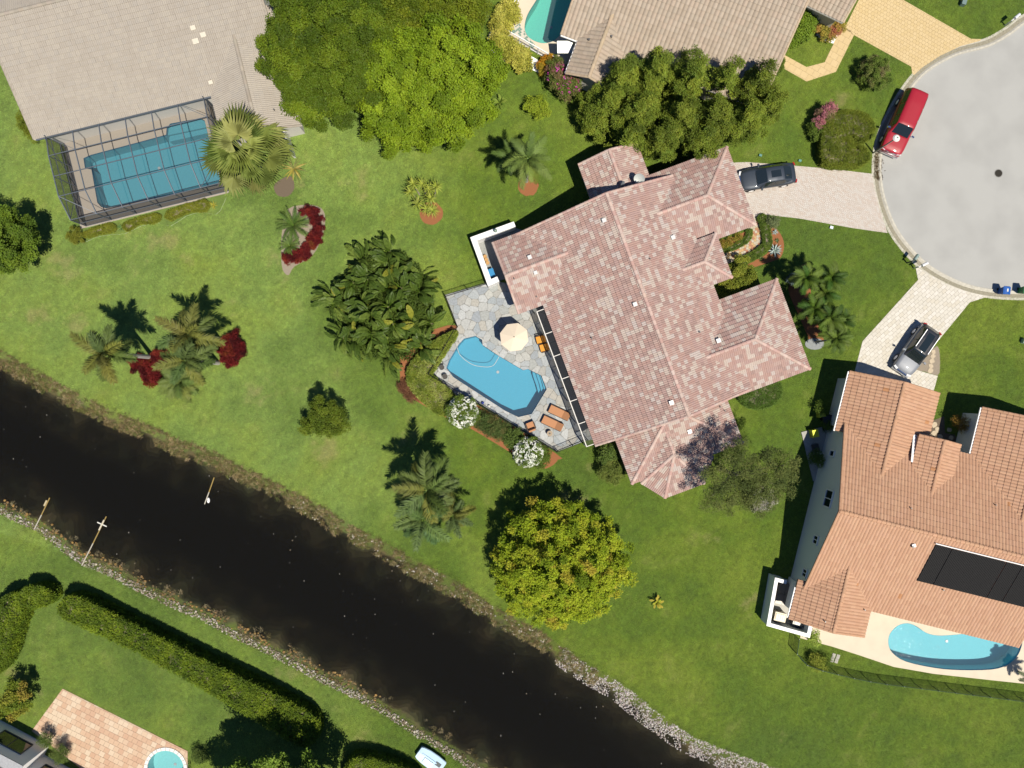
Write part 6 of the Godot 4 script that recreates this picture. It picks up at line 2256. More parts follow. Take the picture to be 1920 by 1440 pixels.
	# wheeled bins
	for m in [[1880, 546, lin(0.01, 0.07, 0.27), "blue wheeled recycling bin with white sticker at the kerb", true], [1918, 545, lin(0.02, 0.16, 0.05), "green wheeled refuse bin at the kerb beside blue bin", false]]:
		var p := G(m[0], m[1], 0.5)
		var t := thing("wheeled_bin", m[3], "bin", Vector3(p.x, 0.09, p.z), -0.1)
		var s := Shape.new()
		var lo := [Vector3(-0.22, 0.06, -0.22), Vector3(0.22, 0.06, -0.22), Vector3(0.22, 0.06, 0.22), Vector3(-0.22, 0.06, 0.22)]
		var hi := [Vector3(-0.29, 0.95, -0.3), Vector3(0.29, 0.95, -0.3), Vector3(0.29, 0.95, 0.32), Vector3(-0.29, 0.95, 0.32)]
		for k in 4: s.quad(lo[k], lo[(k + 1) % 4], hi[(k + 1) % 4], hi[k], m[2])
		s.quad(lo[0], lo[3], lo[2], lo[1], m[2])
		part("tub", s.mesh(), M.metal, t)
		var l := Shape.new()
		for k in 5:
			var x0 := lerpf(-0.31, 0.31, k / 5.0)
			var x1 := lerpf(-0.31, 0.31, (k + 1) / 5.0)
			var y0 := 0.97 + 0.07 * sin(PI * k / 5.0)
			var y1 := 0.97 + 0.07 * sin(PI * (k + 1) / 5.0)
			l.quad(Vector3(x0, y0, 0.34), Vector3(x1, y1, 0.34), Vector3(x1, y1, -0.32), Vector3(x0, y0, -0.32), m[2] * 1.25)
			l.quad(Vector3(x0, y0, 0.34), Vector3(x0, 0.94, 0.34), Vector3(x1, 0.94, 0.34), Vector3(x1, y1, 0.34), m[2] * 1.25)
		part("lid", l.mesh(), M.metal, t)
		var hb := Shape.new()
		hb.tube(Vector3(-0.25, 0.92, -0.36), Vector3(0.25, 0.92, -0.36), 0.02, 0.02, 6, m[2])
		part("handle", hb.mesh(), M.metal, t)
		for x in [-0.24, 0.24]:
			var w := Shape.new()
			w.tube(Vector3(x - 0.03, 0.1, -0.2), Vector3(x + 0.03, 0.1, -0.2), 0.1, 0.1, 12, lin(0.02, 0.02, 0.02))
			part("wheel", w.mesh(), M.rubber, t)
		if m[4]:
			var stk := Shape.new()
			stk.box(Vector3(0.02, 1.045, -0.02), Vector3(0.13, 0.012, 0.26), Basis(), lin(0.7, 0.72, 0.72))
			part("sticker", stk.mesh(), M.white, t)
	# service boxes and valve lids in the lawns
	for m in [[1917, 640, 0.3, 0.4, lin(0.3, 0.4, 0.36), "pale green utility lid in the lawn by silver car", "utility_box", "utility box"], [1803, 8, 0.34, 0.42, lin(0.14, 0.2, 0.19), "dark green utility pedestal in lawn above yellow driveway", "utility_box", "utility box"], [1558, 427, 0.26, 0.22, lin(0.5, 0.55, 0.6), "pale valve lid in lawn below the pink driveway", "valve_lid", "valve lid"], [1425, 292, 0.22, 0.18, lin(0.1, 0.22, 0.2), "green valve lid in grass above the dark sedan", "valve_lid", "valve lid"], [1499, 302, 0.22, 0.18, lin(0.1, 0.24, 0.2), "green valve lid in grass beside the clipped hedge", "valve_lid", "valve lid"]]:
		var t := thing(m[6], m[5], m[7], G(m[0], m[1]), -0.3)
		var s := Shape.new()
		s.box(Vector3(0, 0.06 if m[6] == "valve_lid" else 0.2, 0), Vector3(m[2], 0.16 if m[6] == "valve_lid" else 0.45, m[3]), Basis(), m[4])
		part("case", s.mesh(), M.metal, t)
		var l := Shape.new()
		l.box(Vector3(0, 0.15 if m[6] == "valve_lid" else 0.44, 0), Vector3(m[2] * 1.08, 0.03, m[3] * 1.08), Basis(), m[4] * 1.15)
		part("lid", l.mesh(), M.metal, t)

func rock_mesh(seed_: int) -> ArrayMesh:
	var r := RandomNumberGenerator.new()
	r.seed = seed_
	var sh := Shape.new()
	var ring0 := []
	var ring1 := []
	for i in 7:
		var f := TAU * i / 7
		ring0.append(Vector3(cos(f) * r.randf_range(0.8, 1.1), -0.2, sin(f) * r.randf_range(0.8, 1.1)))
		ring1.append(Vector3(cos(f) * r.randf_range(0.5, 0.8), r.randf_range(0.3, 0.6), sin(f) * r.randf_range(0.5, 0.8)))
	var top := Vector3(r.randf_range(-0.15, 0.15), 0.65, r.randf_range(-0.15, 0.15))
	for i in 7:
		var k := (i + 1) % 7
		sh.quad(ring0[k], ring0[i], ring1[i], ring1[k])
		sh.tri(ring1[k], ring1[i], top)
	return sh.mesh()

func canal_things() -> void:
	var north := pts(NORTH)
	var south := pts(SOUTH)
	var stone := rock_mesh(3)
	var along := func(line: PackedVector2Array, px0: float, px1: float, each: float, lo: float, hi: float, size: Vector2, cols: Array, sign_: float, patch: float, squash: float) -> Array:
		var xf := []
		var cc := []
		for i in line.size() - 1:
			var n := (line[i + 1] - line[i]).normalized().orthogonal() * sign_
			for k in int(line[i].distance_to(line[i + 1]) * each):
				var p := line[i].lerp(line[i + 1], rng.randf())
				var px := p.x * 21.5 + 960.0
				if px < px0 or px > px1: continue
				var d := lo + (hi - lo) * pow(rng.randf(), 1.15)
				var q := p + n * d
				if noise_b.get_noise_2d(q.x * 2.2, q.y * 2.2) + rng.randf_range(-0.25, 0.25) < patch: continue
				var s := rng.randf_range(size.x, size.y)
				var y := maxf(canal_depth(q, near(north, q), near(south, q)) + 0.03, -0.42)
				xf.append(Transform3D(Basis(Vector3.UP, rng.randf() * TAU).scaled(Vector3(s, s * squash, s * rng.randf_range(0.7, 1.2))), Vector3(q.x, y, q.y)))
				cc.append(vary(cols[rng.randi() % cols.size()], 0.25))
		return [xf, cc]
	var s_sign := -1.0 if Geometry2D.is_point_in_polygon(south[5] + (south[6] - south[5]).normalized().orthogonal() * 1.5, _canal(north, south)) == false else 1.0
	var n_sign := -1.0 if Geometry2D.is_point_in_polygon(north[10] + (north[11] - north[10]).normalized().orthogonal() * 1.5, _canal(north, south)) == false else 1.0
	# pale rubble along the south shore
	var a: Array = along.call(south, -80, 1000, 42.0, -0.05, 0.5, Vector2(0.035, 0.12), [lin(0.3, 0.27, 0.22), lin(0.2, 0.175, 0.13), lin(0.36, 0.33, 0.28), lin(0.12, 0.1, 0.06), lin(0.16, 0.13, 0.08)], s_sign, -0.6, 1.0)
	tag(copies("rubble", stone, M.stone, self, a[0], a[1]), "pale rubble stones lining the hedge side of the canal", "rubble")
	a = along.call(north, 560, 1130, 50.0, 0.2, 1.5, Vector2(0.03, 0.09), [lin(0.3, 0.27, 0.22), lin(0.2, 0.17, 0.13), lin(0.36, 0.33, 0.29)], n_sign, 0.02, 0.6)
	tag(copies("shell_rubble", stone, M.stone, self, a[0], a[1]), "scattered pale shells among brown weed below the palms", "shells")
	# ochre stones seen through the shallow water
	a = along.call(south, -80, 700, 12.0, 0.5, 1.15, Vector2(0.06, 0.15), [lin(0.2, 0.12, 0.03), lin(0.15, 0.09, 0.025), lin(0.1, 0.075, 0.03)], s_sign, -0.15, 0.5)
	tag(copies("pebbles", stone, M.stone, self, a[0], a[1]), "ochre algae covered stones in shallow water below hedge bank", "pebbles")
	# dead water weed on the north shore, then the bleached shell bank further east
	a = along.call(north, -200, 1130, 105.0, -0.2, 1.5, Vector2(0.1, 0.34), [lin(0.2, 0.16, 0.08), lin(0.15, 0.12, 0.055), lin(0.27, 0.22, 0.12), lin(0.1, 0.085, 0.035), lin(0.13, 0.14, 0.045), lin(0.11, 0.12, 0.035)], n_sign, -0.12, 0.4)
	tag(copies("water_weed", M.clump_long, M.leaf, self, a[0], a[1]), "brown dead water weed matted along the lawn bank", "water weed")
	a = along.call(north, 1060, 1560, 230.0, 0.0, 1.8, Vector2(0.03, 0.085), [lin(0.36, 0.33, 0.3), lin(0.28, 0.25, 0.24), lin(0.42, 0.4, 0.38), lin(0.16, 0.14, 0.1), lin(0.25, 0.21, 0.22)], n_sign, -0.2, 0.6)
	tag(copies("shell_rubble", stone, M.stone, self, a[0], a[1]), "bleached whitish shell rubble where the canal bends at lawn", "shells")
	a = along.call(south, 0, 1000, 11.0, 0.3, 1.5, Vector2(0.12, 0.3), [lin(0.2, 0.17, 0.1), lin(0.13, 0.11, 0.05), lin(0.25, 0.21, 0.13)], s_sign, 0.06, 0.6)
	tag(copies("water_weed", M.clump_long, M.leaf, self, a[0], a[1]), "straw coloured weed tufts along the rubble shore", "water weed")
	# floating flecks
	var xf := []
	var cc := []
	for i in 260:
		var p := g2(rng.randf_range(0, 1300), rng.randf_range(700, 1440))
		if not Geometry2D.is_point_in_polygon(p, grown(_canal(north, south), -1.5)): continue
		var s := rng.randf_range(0.01, 0.035)
		xf.append(Transform3D(Basis(Vector3.UP, rng.randf() * 6.0).scaled(Vector3(s, s * 0.3, s * rng.randf_range(1, 3))), Vector3(p.x, -0.418, p.y)))
		cc.append(lin(0.3, 0.29, 0.26) * rng.randf_range(0.4, 1.0))
	tag(copies("floating_debris", stone, M.stone, self, xf, cc), "tiny pale flecks floating on the dark canal", "debris")
	# floating weed clumps, each its own
	for c in [[256, 1055, 0.3], [736, 1069, 0.28], [1130, 1322, 0.35], [966, 1162, 0.4], [546, 1030, 0.3], [987, 1298, 0.25], [550, 1012, 0.15]]:
		var p := G(c[0], c[1], -0.4)
		shrub("floating_weed", "straw coloured clump of weed floating on the dark canal", "water weed", [[Vector3(p.x, -0.36, p.z), Vector3(c[2], 0.12, c[2] * 0.8)]], M.clump_long, 60, 0.16, [lin(0.22, 0.18, 0.1), lin(0.3, 0.26, 0.17)], "weed clumps floating on the canal")
	# fallen sign posts
	for d in [[154, 1060, 200, 968, "tall fallen post with white crossbar on the rubble bank", true], [65, 992, 94, 933, "shorter fallen post with broken crossbar on the rubble bank", false], [384, 945, 402, 895, "half sunken leaning post beside a white float", false]]:
		var a3 := G(d[0], d[1], 0.0)
		var b3 := G(d[2], d[3], -0.38)
		var in_water: bool = d[0] > 300
		if in_water: a3 = G(d[0], d[1], -0.35)
		var t := thing("fallen_post", d[4], "post", a3)
		var sh := Shape.new()
		var e := b3 - a3 + Vector3(0, 0.06, 0)
		sh.tube(Vector3(0, 0.05, 0), e.lerp(Vector3.ZERO, 0.55), 0.05, 0.05, 8, lin(0.4, 0.38, 0.32))
		part("upper_shaft", sh.mesh(), M.bark, t)
		var s2 := Shape.new()
		s2.tube(e.lerp(Vector3.ZERO, 0.55), e, 0.05, 0.05, 8, lin(0.27, 0.19, 0.06))
		part("wet_shaft", s2.mesh(), M.bark, t)
		if d[5]:
			var cr := Shape.new()
			var m := e * 0.84 + Vector3(0, 0.07, 0)
			var side := Vector3(-e.z, 0, e.x).normalized()
			cr.bar(m - side * 0.45, m + side * 0.45, 0.09, 0.05, lin(0.6, 0.6, 0.55))
			cr.bar(e * 0.72 + Vector3(0, 0.1, 0), e * 0.93 + Vector3(0, 0.08, 0), 0.12, 0.04, lin(0.5, 0.46, 0.36))
			part("crossbar", cr.mesh(), M.bark, t)
		elif not in_water:
			var cr := Shape.new()
			cr.bar(e * 0.74 + Vector3(-0.1, 0.08, 0), e * 0.92 + Vector3(-0.1, 0.08, 0), 0.14, 0.05, lin(0.42, 0.36, 0.22))
			part("board", cr.mesh(), M.bark, t)
	var fl := thing("float", "small white oval float beside the leaning canal post", "float", G(391, 938, -0.4))
	var fs := SphereMesh.new()
	fs.radius = 0.16
	fs.height = 0.24
	part("shell", fs, M.white, fl, Transform3D(Basis().scaled(Vector3(0.8, 1, 1.5)), Vector3(0, 0.02, 0)))
	var cl := Shape.new()
	cl.tube(Vector3(0, 0.1, 0), Vector3(0, 0.2, 0), 0.03, 0.03, 6, lin(0.4, 0.4, 0.35))
	part("eye", cl.mesh(), M.metal, fl)

func near(line: PackedVector2Array, p: Vector2) -> PackedVector2Array:
	var o := PackedVector2Array()
	for i in line.size():
		if absf(line[i].x - p.x) < 7.0: o.append(line[i])
	return o

func _canal(north: PackedVector2Array, south: PackedVector2Array) -> PackedVector2Array:
	var c := PackedVector2Array(north)
	var b := PackedVector2Array(south)
	b.reverse()
	c.append_array(b)
	return c

# ---------------------------------------------------------------- plants
const GREEN := [Color(0.045, 0.085, 0.012), Color(0.07, 0.115, 0.014), Color(0.1, 0.15, 0.018)]

func plants() -> void:
	# large shade trees at the top
	tree("shade_tree", "broad dark green shade tree overhanging the beige roof", px_lobes([[560, 60, 60, 6.0], [625, 25, 72, 7.0], [645, 105, 78, 7.2], [575, 130, 62, 6.0], [535, 100, 44, 5.0], [620, 180, 58, 5.0], [690, 55, 60, 6.8], [600, 0, 62, 6.5], [690, 150, 48, 6.2], [520, 120, 30, 4.6], [560, 165, 34, 4.6], [680, -10, 60, 6.5]], 0.5), M.clump_small, 20.0, 0.36, [lin(0.031, 0.052, 0.004), lin(0.05, 0.078, 0.005), lin(0.077, 0.11, 0.007)], 0.28, lin(0.17, 0.15, 0.12), "", 0.9, 0.2, -0.35, 0.68)
	tree("weeping_tree", "bright yellow green tree with weeping lower branches on lawn", px_lobes([[760, 130, 60, 7.2], [830, 105, 68, 7.8], [800, 180, 66, 6.8], [730, 195, 44, 5.8], [870, 175, 58, 6.0], [900, 120, 38, 5.4], [757, 235, 34, 4.4], [828, 232, 38, 4.4], [725, 140, 44, 6.4], [893, 198, 32, 4.6], [738, 268, 12, 2.8], [770, 262, 16, 3.2], [806, 262, 14, 3.0], [704, 235, 18, 3.4], [850, 240, 20, 3.6], [712, 205, 22, 4.6], [735, 282, 8, 2.2], [925, 150, 20, 4.6]], 0.62), M.clump, 18.0, 0.36, [lin(0.058, 0.092, 0.004), lin(0.09, 0.135, 0.006), lin(0.126, 0.176, 0.009)], 0.26, lin(0.17, 0.15, 0.12), "", 1.0, 0.24, -0.35, 0.62)
	tree("shade_tree", "green tree crown between the dark and yellow green trees", px_lobes([[765, 5, 55, 6.6], [835, 10, 58, 6.6], [880, 25, 34, 6.0], [795, 55, 46, 6.6], [735, 45, 44, 6.6], [860, 55, 36, 6.0], [820, -40, 60, 6.5]], 0.55), M.clump_small, 19.0, 0.36, [lin(0.044, 0.064, 0.004), lin(0.072, 0.096, 0.006), lin(0.11, 0.13, 0.009)], 0.26)
	# the row of upright trees behind the pink roof
	var olive := [lin(0.05, 0.074, 0.009), lin(0.085, 0.115, 0.013), lin(0.135, 0.165, 0.02)]
	for k in [[1182, 118, 7.4, 1.0], [1237, 108, 7.8, 1.0], [1308, 115, 7.8, 1.05], [1378, 122, 7.4, 0.95], [1440, 130, 6.8, 0.9], [1150, 176, 6.0, 0.95], [1212, 190, 6.6, 1.1], [1292, 196, 6.8, 1.15], [1352, 200, 6.4, 1.05], [1418, 205, 6.0, 1.0], [1250, 240, 5.6, 1.1], [1190, 242, 5.0, 0.9], [1458, 178, 5.4, 0.8], [1330, 246, 5.0, 0.9]]:
		var top := G(k[0], k[1], k[2])
		var tone := rng.randf_range(0.78, 1.25)
		var own_green := [olive[0] * tone, olive[1] * tone, olive[2] * tone]
		var wide := rng.randf_range(0.8, 1.25)
		var l := []
		for z in 4:
			var f: float = z / 3.0
			var h: float = lerpf(k[2] * 0.36, k[2] - 0.35, f)
			var rr: float = lerpf(1.6 * wide, 0.6, f) * k[3] * rng.randf_range(0.8, 1.15)
			l.append([Vector3(top.x + rng.randf_range(-0.45, 0.45) * (1 - f), h, top.z + rng.randf_range(-0.45, 0.45) * (1 - f)), Vector3(rr, rr * 0.85, rr)])
		tree("upright_tree", "upright olive green tree reaching over the sandy roof edge" if k[1] < 135 else ("upright olive green tree midway between sandy and pink roofs" if k[1] < 230 else "lower olive green tree overhanging the pink roof edge"), l, M.clump_small, 17.0, 0.3, own_green, 0.13, lin(0.2, 0.17, 0.13), "upright trees over the sandy roof" if k[1] < 135 else ("upright trees between the roofs" if k[1] < 230 else "olive trees over the pink roof"), 1.0, 0.26)
	# mango by the canal
	tree("mango_tree", "round mango tree with yellow and orange flushed leaves by the canal", px_lobes([[1048, 1050, 88, 3.6], [985, 1040, 56, 2.9], [1003, 1000, 50, 3.2], [1062, 990, 50, 3.3], [1112, 1012, 46, 3.1], [1128, 1065, 46, 3.0], [1098, 1112, 46, 2.8], [1040, 1130, 44, 2.6], [980, 1098, 46, 2.6], [1046, 1152, 22, 1.8], [1150, 1038, 26, 2.6], [1010, 964, 26, 3.0], [950, 1050, 24, 2.3], [1145, 1085, 26, 2.4], [1075, 1065, 50, 4.0], [1020, 1090, 42, 3.6]], 0.85), M.clump_big, 21.0, 0.25, [lin(0.075, 0.112, 0.006), lin(0.12, 0.17, 0.009), lin(0.172, 0.222, 0.012), lin(0.2, 0.245, 0.015), lin(0.225, 0.24, 0.019), lin(0.235, 0.2, 0.024)], 0.26, lin(0.15, 0.12, 0.09), "", 1.0, 0.2)
	tree("small_tree", "small round lime green tree alone on the canal lawn", px_lobes([[602, 768, 21, 2.6], [624, 786, 21, 2.3], [593, 790, 18, 2.0], [612, 800, 16, 1.6], [640, 795, 13, 1.8], [580, 800, 11, 1.3]], 0.9), M.clump_small, 22.0, 0.28, [lin(0.04, 0.062, 0.006), lin(0.062, 0.088, 0.008), lin(0.095, 0.125, 0.012)], 0.1)
	tree("small_tree", "dense dark green tree at the western lawn edge", px_lobes([[10, 440, 44, 4.0], [40, 430, 26, 3.4], [20, 478, 32, 3.2], [48, 462, 20, 2.8], [-35, 450, 52, 4.5]], 0.85), M.clump, 17.0, 0.32, [lin(0.035, 0.062, 0.006), lin(0.055, 0.09, 0.008), lin(0.08, 0.12, 0.01)], 0.16)
	tree("olive_tree", "airy grey green tree leaning on the pink roof corner", px_lobes([[1402, 880, 36, 8.0], [1352, 908, 32, 7.2], [1440, 888, 38, 7.8], [1420, 925, 34, 6.8], [1470, 872, 26, 7.2], [1385, 850, 20, 8.0], [1330, 935, 18, 6.2], [1462, 910, 24, 6.6], [1380, 930, 26, 6.2], [1345, 880, 18, 7.4]], 0.6), M.clump_fine, 13.0, 0.34, [lin(0.045, 0.062, 0.016), lin(0.075, 0.092, 0.024), lin(0.1, 0.11, 0.035)], 0.16, lin(0.25, 0.22, 0.2), "", 1.0, 0.3)
	shrub("dry_shrub", "leafless grey twiggy shrub beneath the airy tree", "shrub", px_lobes([[1425, 940, 18, 1.2], [1440, 935, 14, 1.0]], 0.8), M.clump_long, 26.0, 0.3, [lin(0.25, 0.24, 0.22), lin(0.32, 0.31, 0.29)])
	# trees below the frame whose shade falls on the long hedge
	tree("shade_tree", "dark tree beyond the southern hedge casting shade over it", px_lobes([[470, 1500, 62, 6.0], [530, 1490, 60, 6.0], [590, 1500, 55, 5.6], [520, 1550, 80, 6.5], [440, 1540, 60, 6.0]], 0.7), M.clump, 12.0, 0.4, GREEN, 0.2)
	# palms
	var royal := [lin(0.045, 0.07, 0.02), lin(0.06, 0.085, 0.026), lin(0.09, 0.095, 0.024)]
	var grey_bark := lin(0.42, 0.4, 0.37)
	palm("royal_palm", "tall royal palm leaning over the western red crotons", 196, 663, 7.8, 2.55, 13, M.royal, royal, 0.16, grey_bark, "", -0.5, 1.15)
	palm("royal_palm", "tall royal palm above the eastern red crotons", 353, 627, 6.3, 2.5, 13, M.royal, royal, 0.16, grey_bark, "", -0.5, 1.15)
	palm("royal_palm", "royal palm rising from a skirt of low areca fronds", 347, 676, 6.6, 2.4, 12, M.royal, royal, 0.16, grey_bark, "", -0.5, 1.15)
	palm("royal_palm", "tallest of three palms on the canal lawn with grey boulder", 800, 920, 6.0, 2.8, 14, M.royal, royal, 0.16, grey_bark, "", -0.5, 1.1)
	palm("royal_palm", "palm of the canal lawn trio closest to the water", 792, 972, 5.4, 2.5, 13, M.royal, [lin(0.04, 0.075, 0.025), lin(0.06, 0.095, 0.03)], 0.15, grey_bark, "", -0.5, 1.1)
	palm("royal_palm", "palm of the canal lawn trio next to the mango tree", 850, 965, 3.6, 1.9, 11, M.royal, royal, 0.13, grey_bark, "", -0.45, 1.1)
	palm("queen_palm", "feathery queen palm in an orange mulch ring", 990, 297, 6.6, 2.3, 15, M.queen, [lin(0.07, 0.1, 0.02), lin(0.09, 0.125, 0.03), lin(0.055, 0.085, 0.02)], 0.14, grey_bark, "", -0.5, 1.1)
	palm("queen_palm", "younger feathery palm beside the orange mulch ring", 958, 296, 4.4, 1.7, 11, M.queen, [lin(0.06, 0.09, 0.02), lin(0.05, 0.08, 0.018)], 0.1, grey_bark, "", -0.5, 1.0)
	palm("fan_palm", "large fan palm over the screen enclosure corner", 462, 288, 4.6, 3.7, 30, M.fan, [lin(0.09, 0.115, 0.026), lin(0.12, 0.145, 0.038), lin(0.17, 0.18, 0.06), lin(0.07, 0.1, 0.024)], 0.22, lin(0.3, 0.26, 0.2), "", -0.45, 1.1, false)
	for k in [[1512, 520, 4.0, 1.35], [1557, 521, 3.8, 1.25], [1548, 549, 3.4, 1.3], [1527, 580, 3.2, 1.3], [1557, 596, 3.6, 1.3], [1581, 598, 3.4, 1.1], [1568, 636, 3.4, 1.3]]:
		palm("christmas_palm", "small feather palm in the cluster east of pink roof", k[0], k[1], k[2], k[3] * 1.1, 15, M.areca, [lin(0.036, 0.06, 0.01), lin(0.056, 0.085, 0.014), lin(0.026, 0.05, 0.009)], 0.07, lin(0.35, 0.32, 0.28), "small palms east of pink roof", -0.35, 1.1, true, Vector2(rng.randf_range(0, 0.5), rng.randf_range(-0.3, 0.3)))
	# low areca clump
	for k in [[345, 715, "low areca palm clump at the foot of royal palms", 2.0, 26], [300, 190, "", 0, 0]]:
		if k[4] == 0: continue
		var p := G(k[0], k[1], 0.5)
		var t := thing("areca_palm", k[2], "palm", Vector3(p.x, 0, p.z))
		var stem := Shape.new()
		for i in 5: stem.tube(Vector3(0, -0.1, 0), Vector3(rng.randf_range(-0.4, 0.4), 0.8, rng.randf_range(-0.4, 0.4)), 0.05, 0.03, 6, lin(0.2, 0.2, 0.08))
		part("stem", stem.mesh(), M.bark, t)
		rosette(t, "frond", M.areca, Vector3(0, 0.7, 0), k[3], k[4], -0.1, 1.0, [lin(0.06, 0.085, 0.02), lin(0.08, 0.1, 0.025)])
	# boulder at the trio
	var bo := thing("boulder", "grey white boulder between the canal lawn palms", "boulder", G(827, 934))
	part("rock", rock_mesh(9), mat(0.36, 0.36, 0.36, 0.9), bo, Transform3D(Basis().scaled(Vector3(0.45, 0.6, 0.42)), Vector3(0, 0.08, 0)))
	part("rock", rock_mesh(10), mat(0.3, 0.3, 0.3, 0.9), bo, Transform3D(Basis().scaled(Vector3(0.25, 0.35, 0.3)), Vector3(-0.45, 0.05, 0.1)))
	bed("mulch_ring", "brown mulch patch under the canal lawn palms", blob(822, 930, 26), M.soil)
	# giant bird of paradise
	var clump := thing("bird_of_paradise", "huge clump of paddle leaved bird of paradise by the terrace", "plant", G(724, 578))
	var stems := Shape.new()
	var more := []
	var more_c := []
	for i in 26:
		var rr := 4.6 * sqrt((i + 0.4) / 26.0)
		var f := i * 2.39996 + rng.randf_range(-0.25, 0.25)
		var c := Vector3(cos(f) * rr, 0, sin(f) * rr * 1.1)
		var h := lerpf(2.5, 0.7, rr / 4.6) * rng.randf_range(0.75, 1.25)
		stems.tube(c + Vector3(0, -0.1, 0), c + Vector3(0, h, 0), 0.16, 0.1, 7, lin(0.16, 0.16, 0.07))
		var plane := rng.randf() * PI
		for k in 20:
			# leaves leave the stem in one fan, some of them blown out of its plane
			var lean := lerpf(-1.0, 1.0, (k + 0.5) / 20.0)
			var yaw := plane + (0.0 if lean > 0 else PI) + rng.randf_range(-0.75, 0.75)
			var b := Basis(Vector3.UP, yaw) * Basis(Vector3(0, 0, 1), 0.95 - absf(lean) * 1.35 + rng.randf_range(-0.15, 0.15)) * Basis(Vector3(1, 0, 0), rng.randf_range(-1.1, 1.1))
			var l := rng.randf_range(1.7, 2.75)
			var col: Color = [lin(0.05, 0.085, 0.014), lin(0.065, 0.105, 0.018), lin(0.085, 0.13, 0.022), lin(0.11, 0.155, 0.028), lin(0.19, 0.2, 0.026)][mini(4, int(pow(rng.randf(), 1.4) * 4.4))]
			var key := "paddle %s" % col
			if not M.has(key):
				var m: StandardMaterial3D = M.gloss_leaf.duplicate()
				m.albedo_color = col.linear_to_srgb()
				M[key] = m
			var at := Transform3D(b.scaled_local(Vector3.ONE * l), c + Vector3(0, h - 0.1, 0))
			if i < 15:
				part("leaf", M.paddle[rng.randi() % 3], M[key], clump, at)
			else:
				more.append(at)
				more_c.append(col)
	copies("leaf_mass", M.paddle[1], M.gloss_leaf, clump, more, more_c)
	foliage(clump, "undergrowth", M.clump_long, [[Vector3(0, 0.6, 0), Vector3(4.0, 0.8, 4.4)]], 9.0, 0.5, [lin(0.035, 0.06, 0.01), lin(0.06, 0.09, 0.016)])
	part("stems", stems.mesh(), M.bark, clump)
	# beds with crotons and sago
	var red := [lin(0.035, 0.006, 0.007), lin(0.075, 0.008, 0.01), lin(0.125, 0.014, 0.013), lin(0.12, 0.035, 0.012)]
	bed("garden_bed", "grey edged bed of sago palms and red crotons", smooth_line([540, 392, 575, 384, 602, 390, 610, 410, 604, 445, 585, 480, 552, 500, 541, 516, 530, 505, 527, 470, 530, 425], 3), M.gravel)
	shrub("red_croton", "curved sweep of crimson crotons beside the sago palms", "shrub", px_lobes([[574, 396, 8, 0.5], [588, 401, 9, 0.5], [596, 414, 9, 0.5], [597, 431, 9, 0.5], [591, 446, 10, 0.5], [581, 459, 10, 0.5], [570, 472, 10, 0.5], [556, 481, 10, 0.45], [542, 482, 9, 0.45]], 0.8), M.clump_long, 42.0, 0.24, red, "", 0.2)
	for k in [[553, 425, 1.75, "large sago palm in the bed of red crotons"], [546, 463, 1.05, "smaller sago palm in the bed of red crotons"]]:
		var t := thing("sago_palm", k[3], "palm", G(k[0], k[1]))
		var st := Shape.new()
		st.tube(Vector3(0, -0.1, 0), Vector3(0, 0.4, 0), 0.2, 0.16, 9, lin(0.12, 0.09, 0.06))
		part("trunk", st.mesh(), M.bark, t)
		rosette(t, "frond", M.sago, Vector3(0, 0.4, 0), k[2], 30, -0.1, 0.9, [lin(0.05, 0.085, 0.02), lin(0.07, 0.105, 0.025)])
	shrub("red_croton", "crimson crotons round the western royal palm foot", "shrub", px_lobes([[262, 682, 15, 0.6], [280, 690, 18, 0.6], [298, 672, 14, 0.6], [285, 706, 14, 0.5]], 0.8), M.clump_long, 42.0, 0.26, red, "", 0.2)
	shrub("red_croton", "crimson crotons mounded at the eastern royal palm foot", "shrub", px_lobes([[437, 640, 16, 0.7], [443, 658, 14, 0.7], [430, 672, 14, 0.7], [426, 652, 15, 0.6]], 0.8), M.clump_long, 42.0, 0.26, red, "", 0.2)
	# dracaena clump
	bed("mulch_ring", "orange mulch ring under the yellow green dracaenas", blob(808, 400, 22), M.mulch)
	bed("mulch_ring", "orange mulch ring under the feathery queen palm", blob(990, 348, 20), M.mulch)
	for k in [[770, 360, 1.6], [793, 345, 2.0], [783, 382, 1.2], [808, 372, 1.9], [818, 350, 2.0], [800, 392, 0.9], [812, 395, 0.8], [775, 345, 1.8], [806, 356, 1.5]]:
		var p := G(k[0], k[1], k[2])
		var t := thing("dracaena", "spiky yellow green dracaena head in the mulch ring", "plant", Vector3(lerpf(p.x, G(800, 385).x, 0.35), 0, lerpf(p.z, G(800, 385).z, 0.35)), 0, "dracaenas in the mulch ring")
		var st := Shape.new()
		var head := Vector3(p.x - t.position.x, k[2], p.z - t.position.z)
		st.tube(Vector3(0, -0.1, 0), head, 0.06, 0.04, 7, lin(0.3, 0.26, 0.22))
		part("trunk", st.mesh(), M.bark, t)
		rosette(t, "leaf", M.sword, head, 0.72, 26, -0.5, 1.2, [lin(0.15, 0.18, 0.025), lin(0.2, 0.225, 0.04), lin(0.12, 0.145, 0.025)])
	# agaves
	bed("mulch_bed", "orange mulch bed with agaves along the front hedge", smooth_line([1434, 425, 1450, 425, 1464, 440, 1470, 460, 1464, 482, 1448, 490, 1424, 498, 1398, 505, 1402, 494, 1432, 480, 1444, 466, 1444, 445], 3), M.mulch)
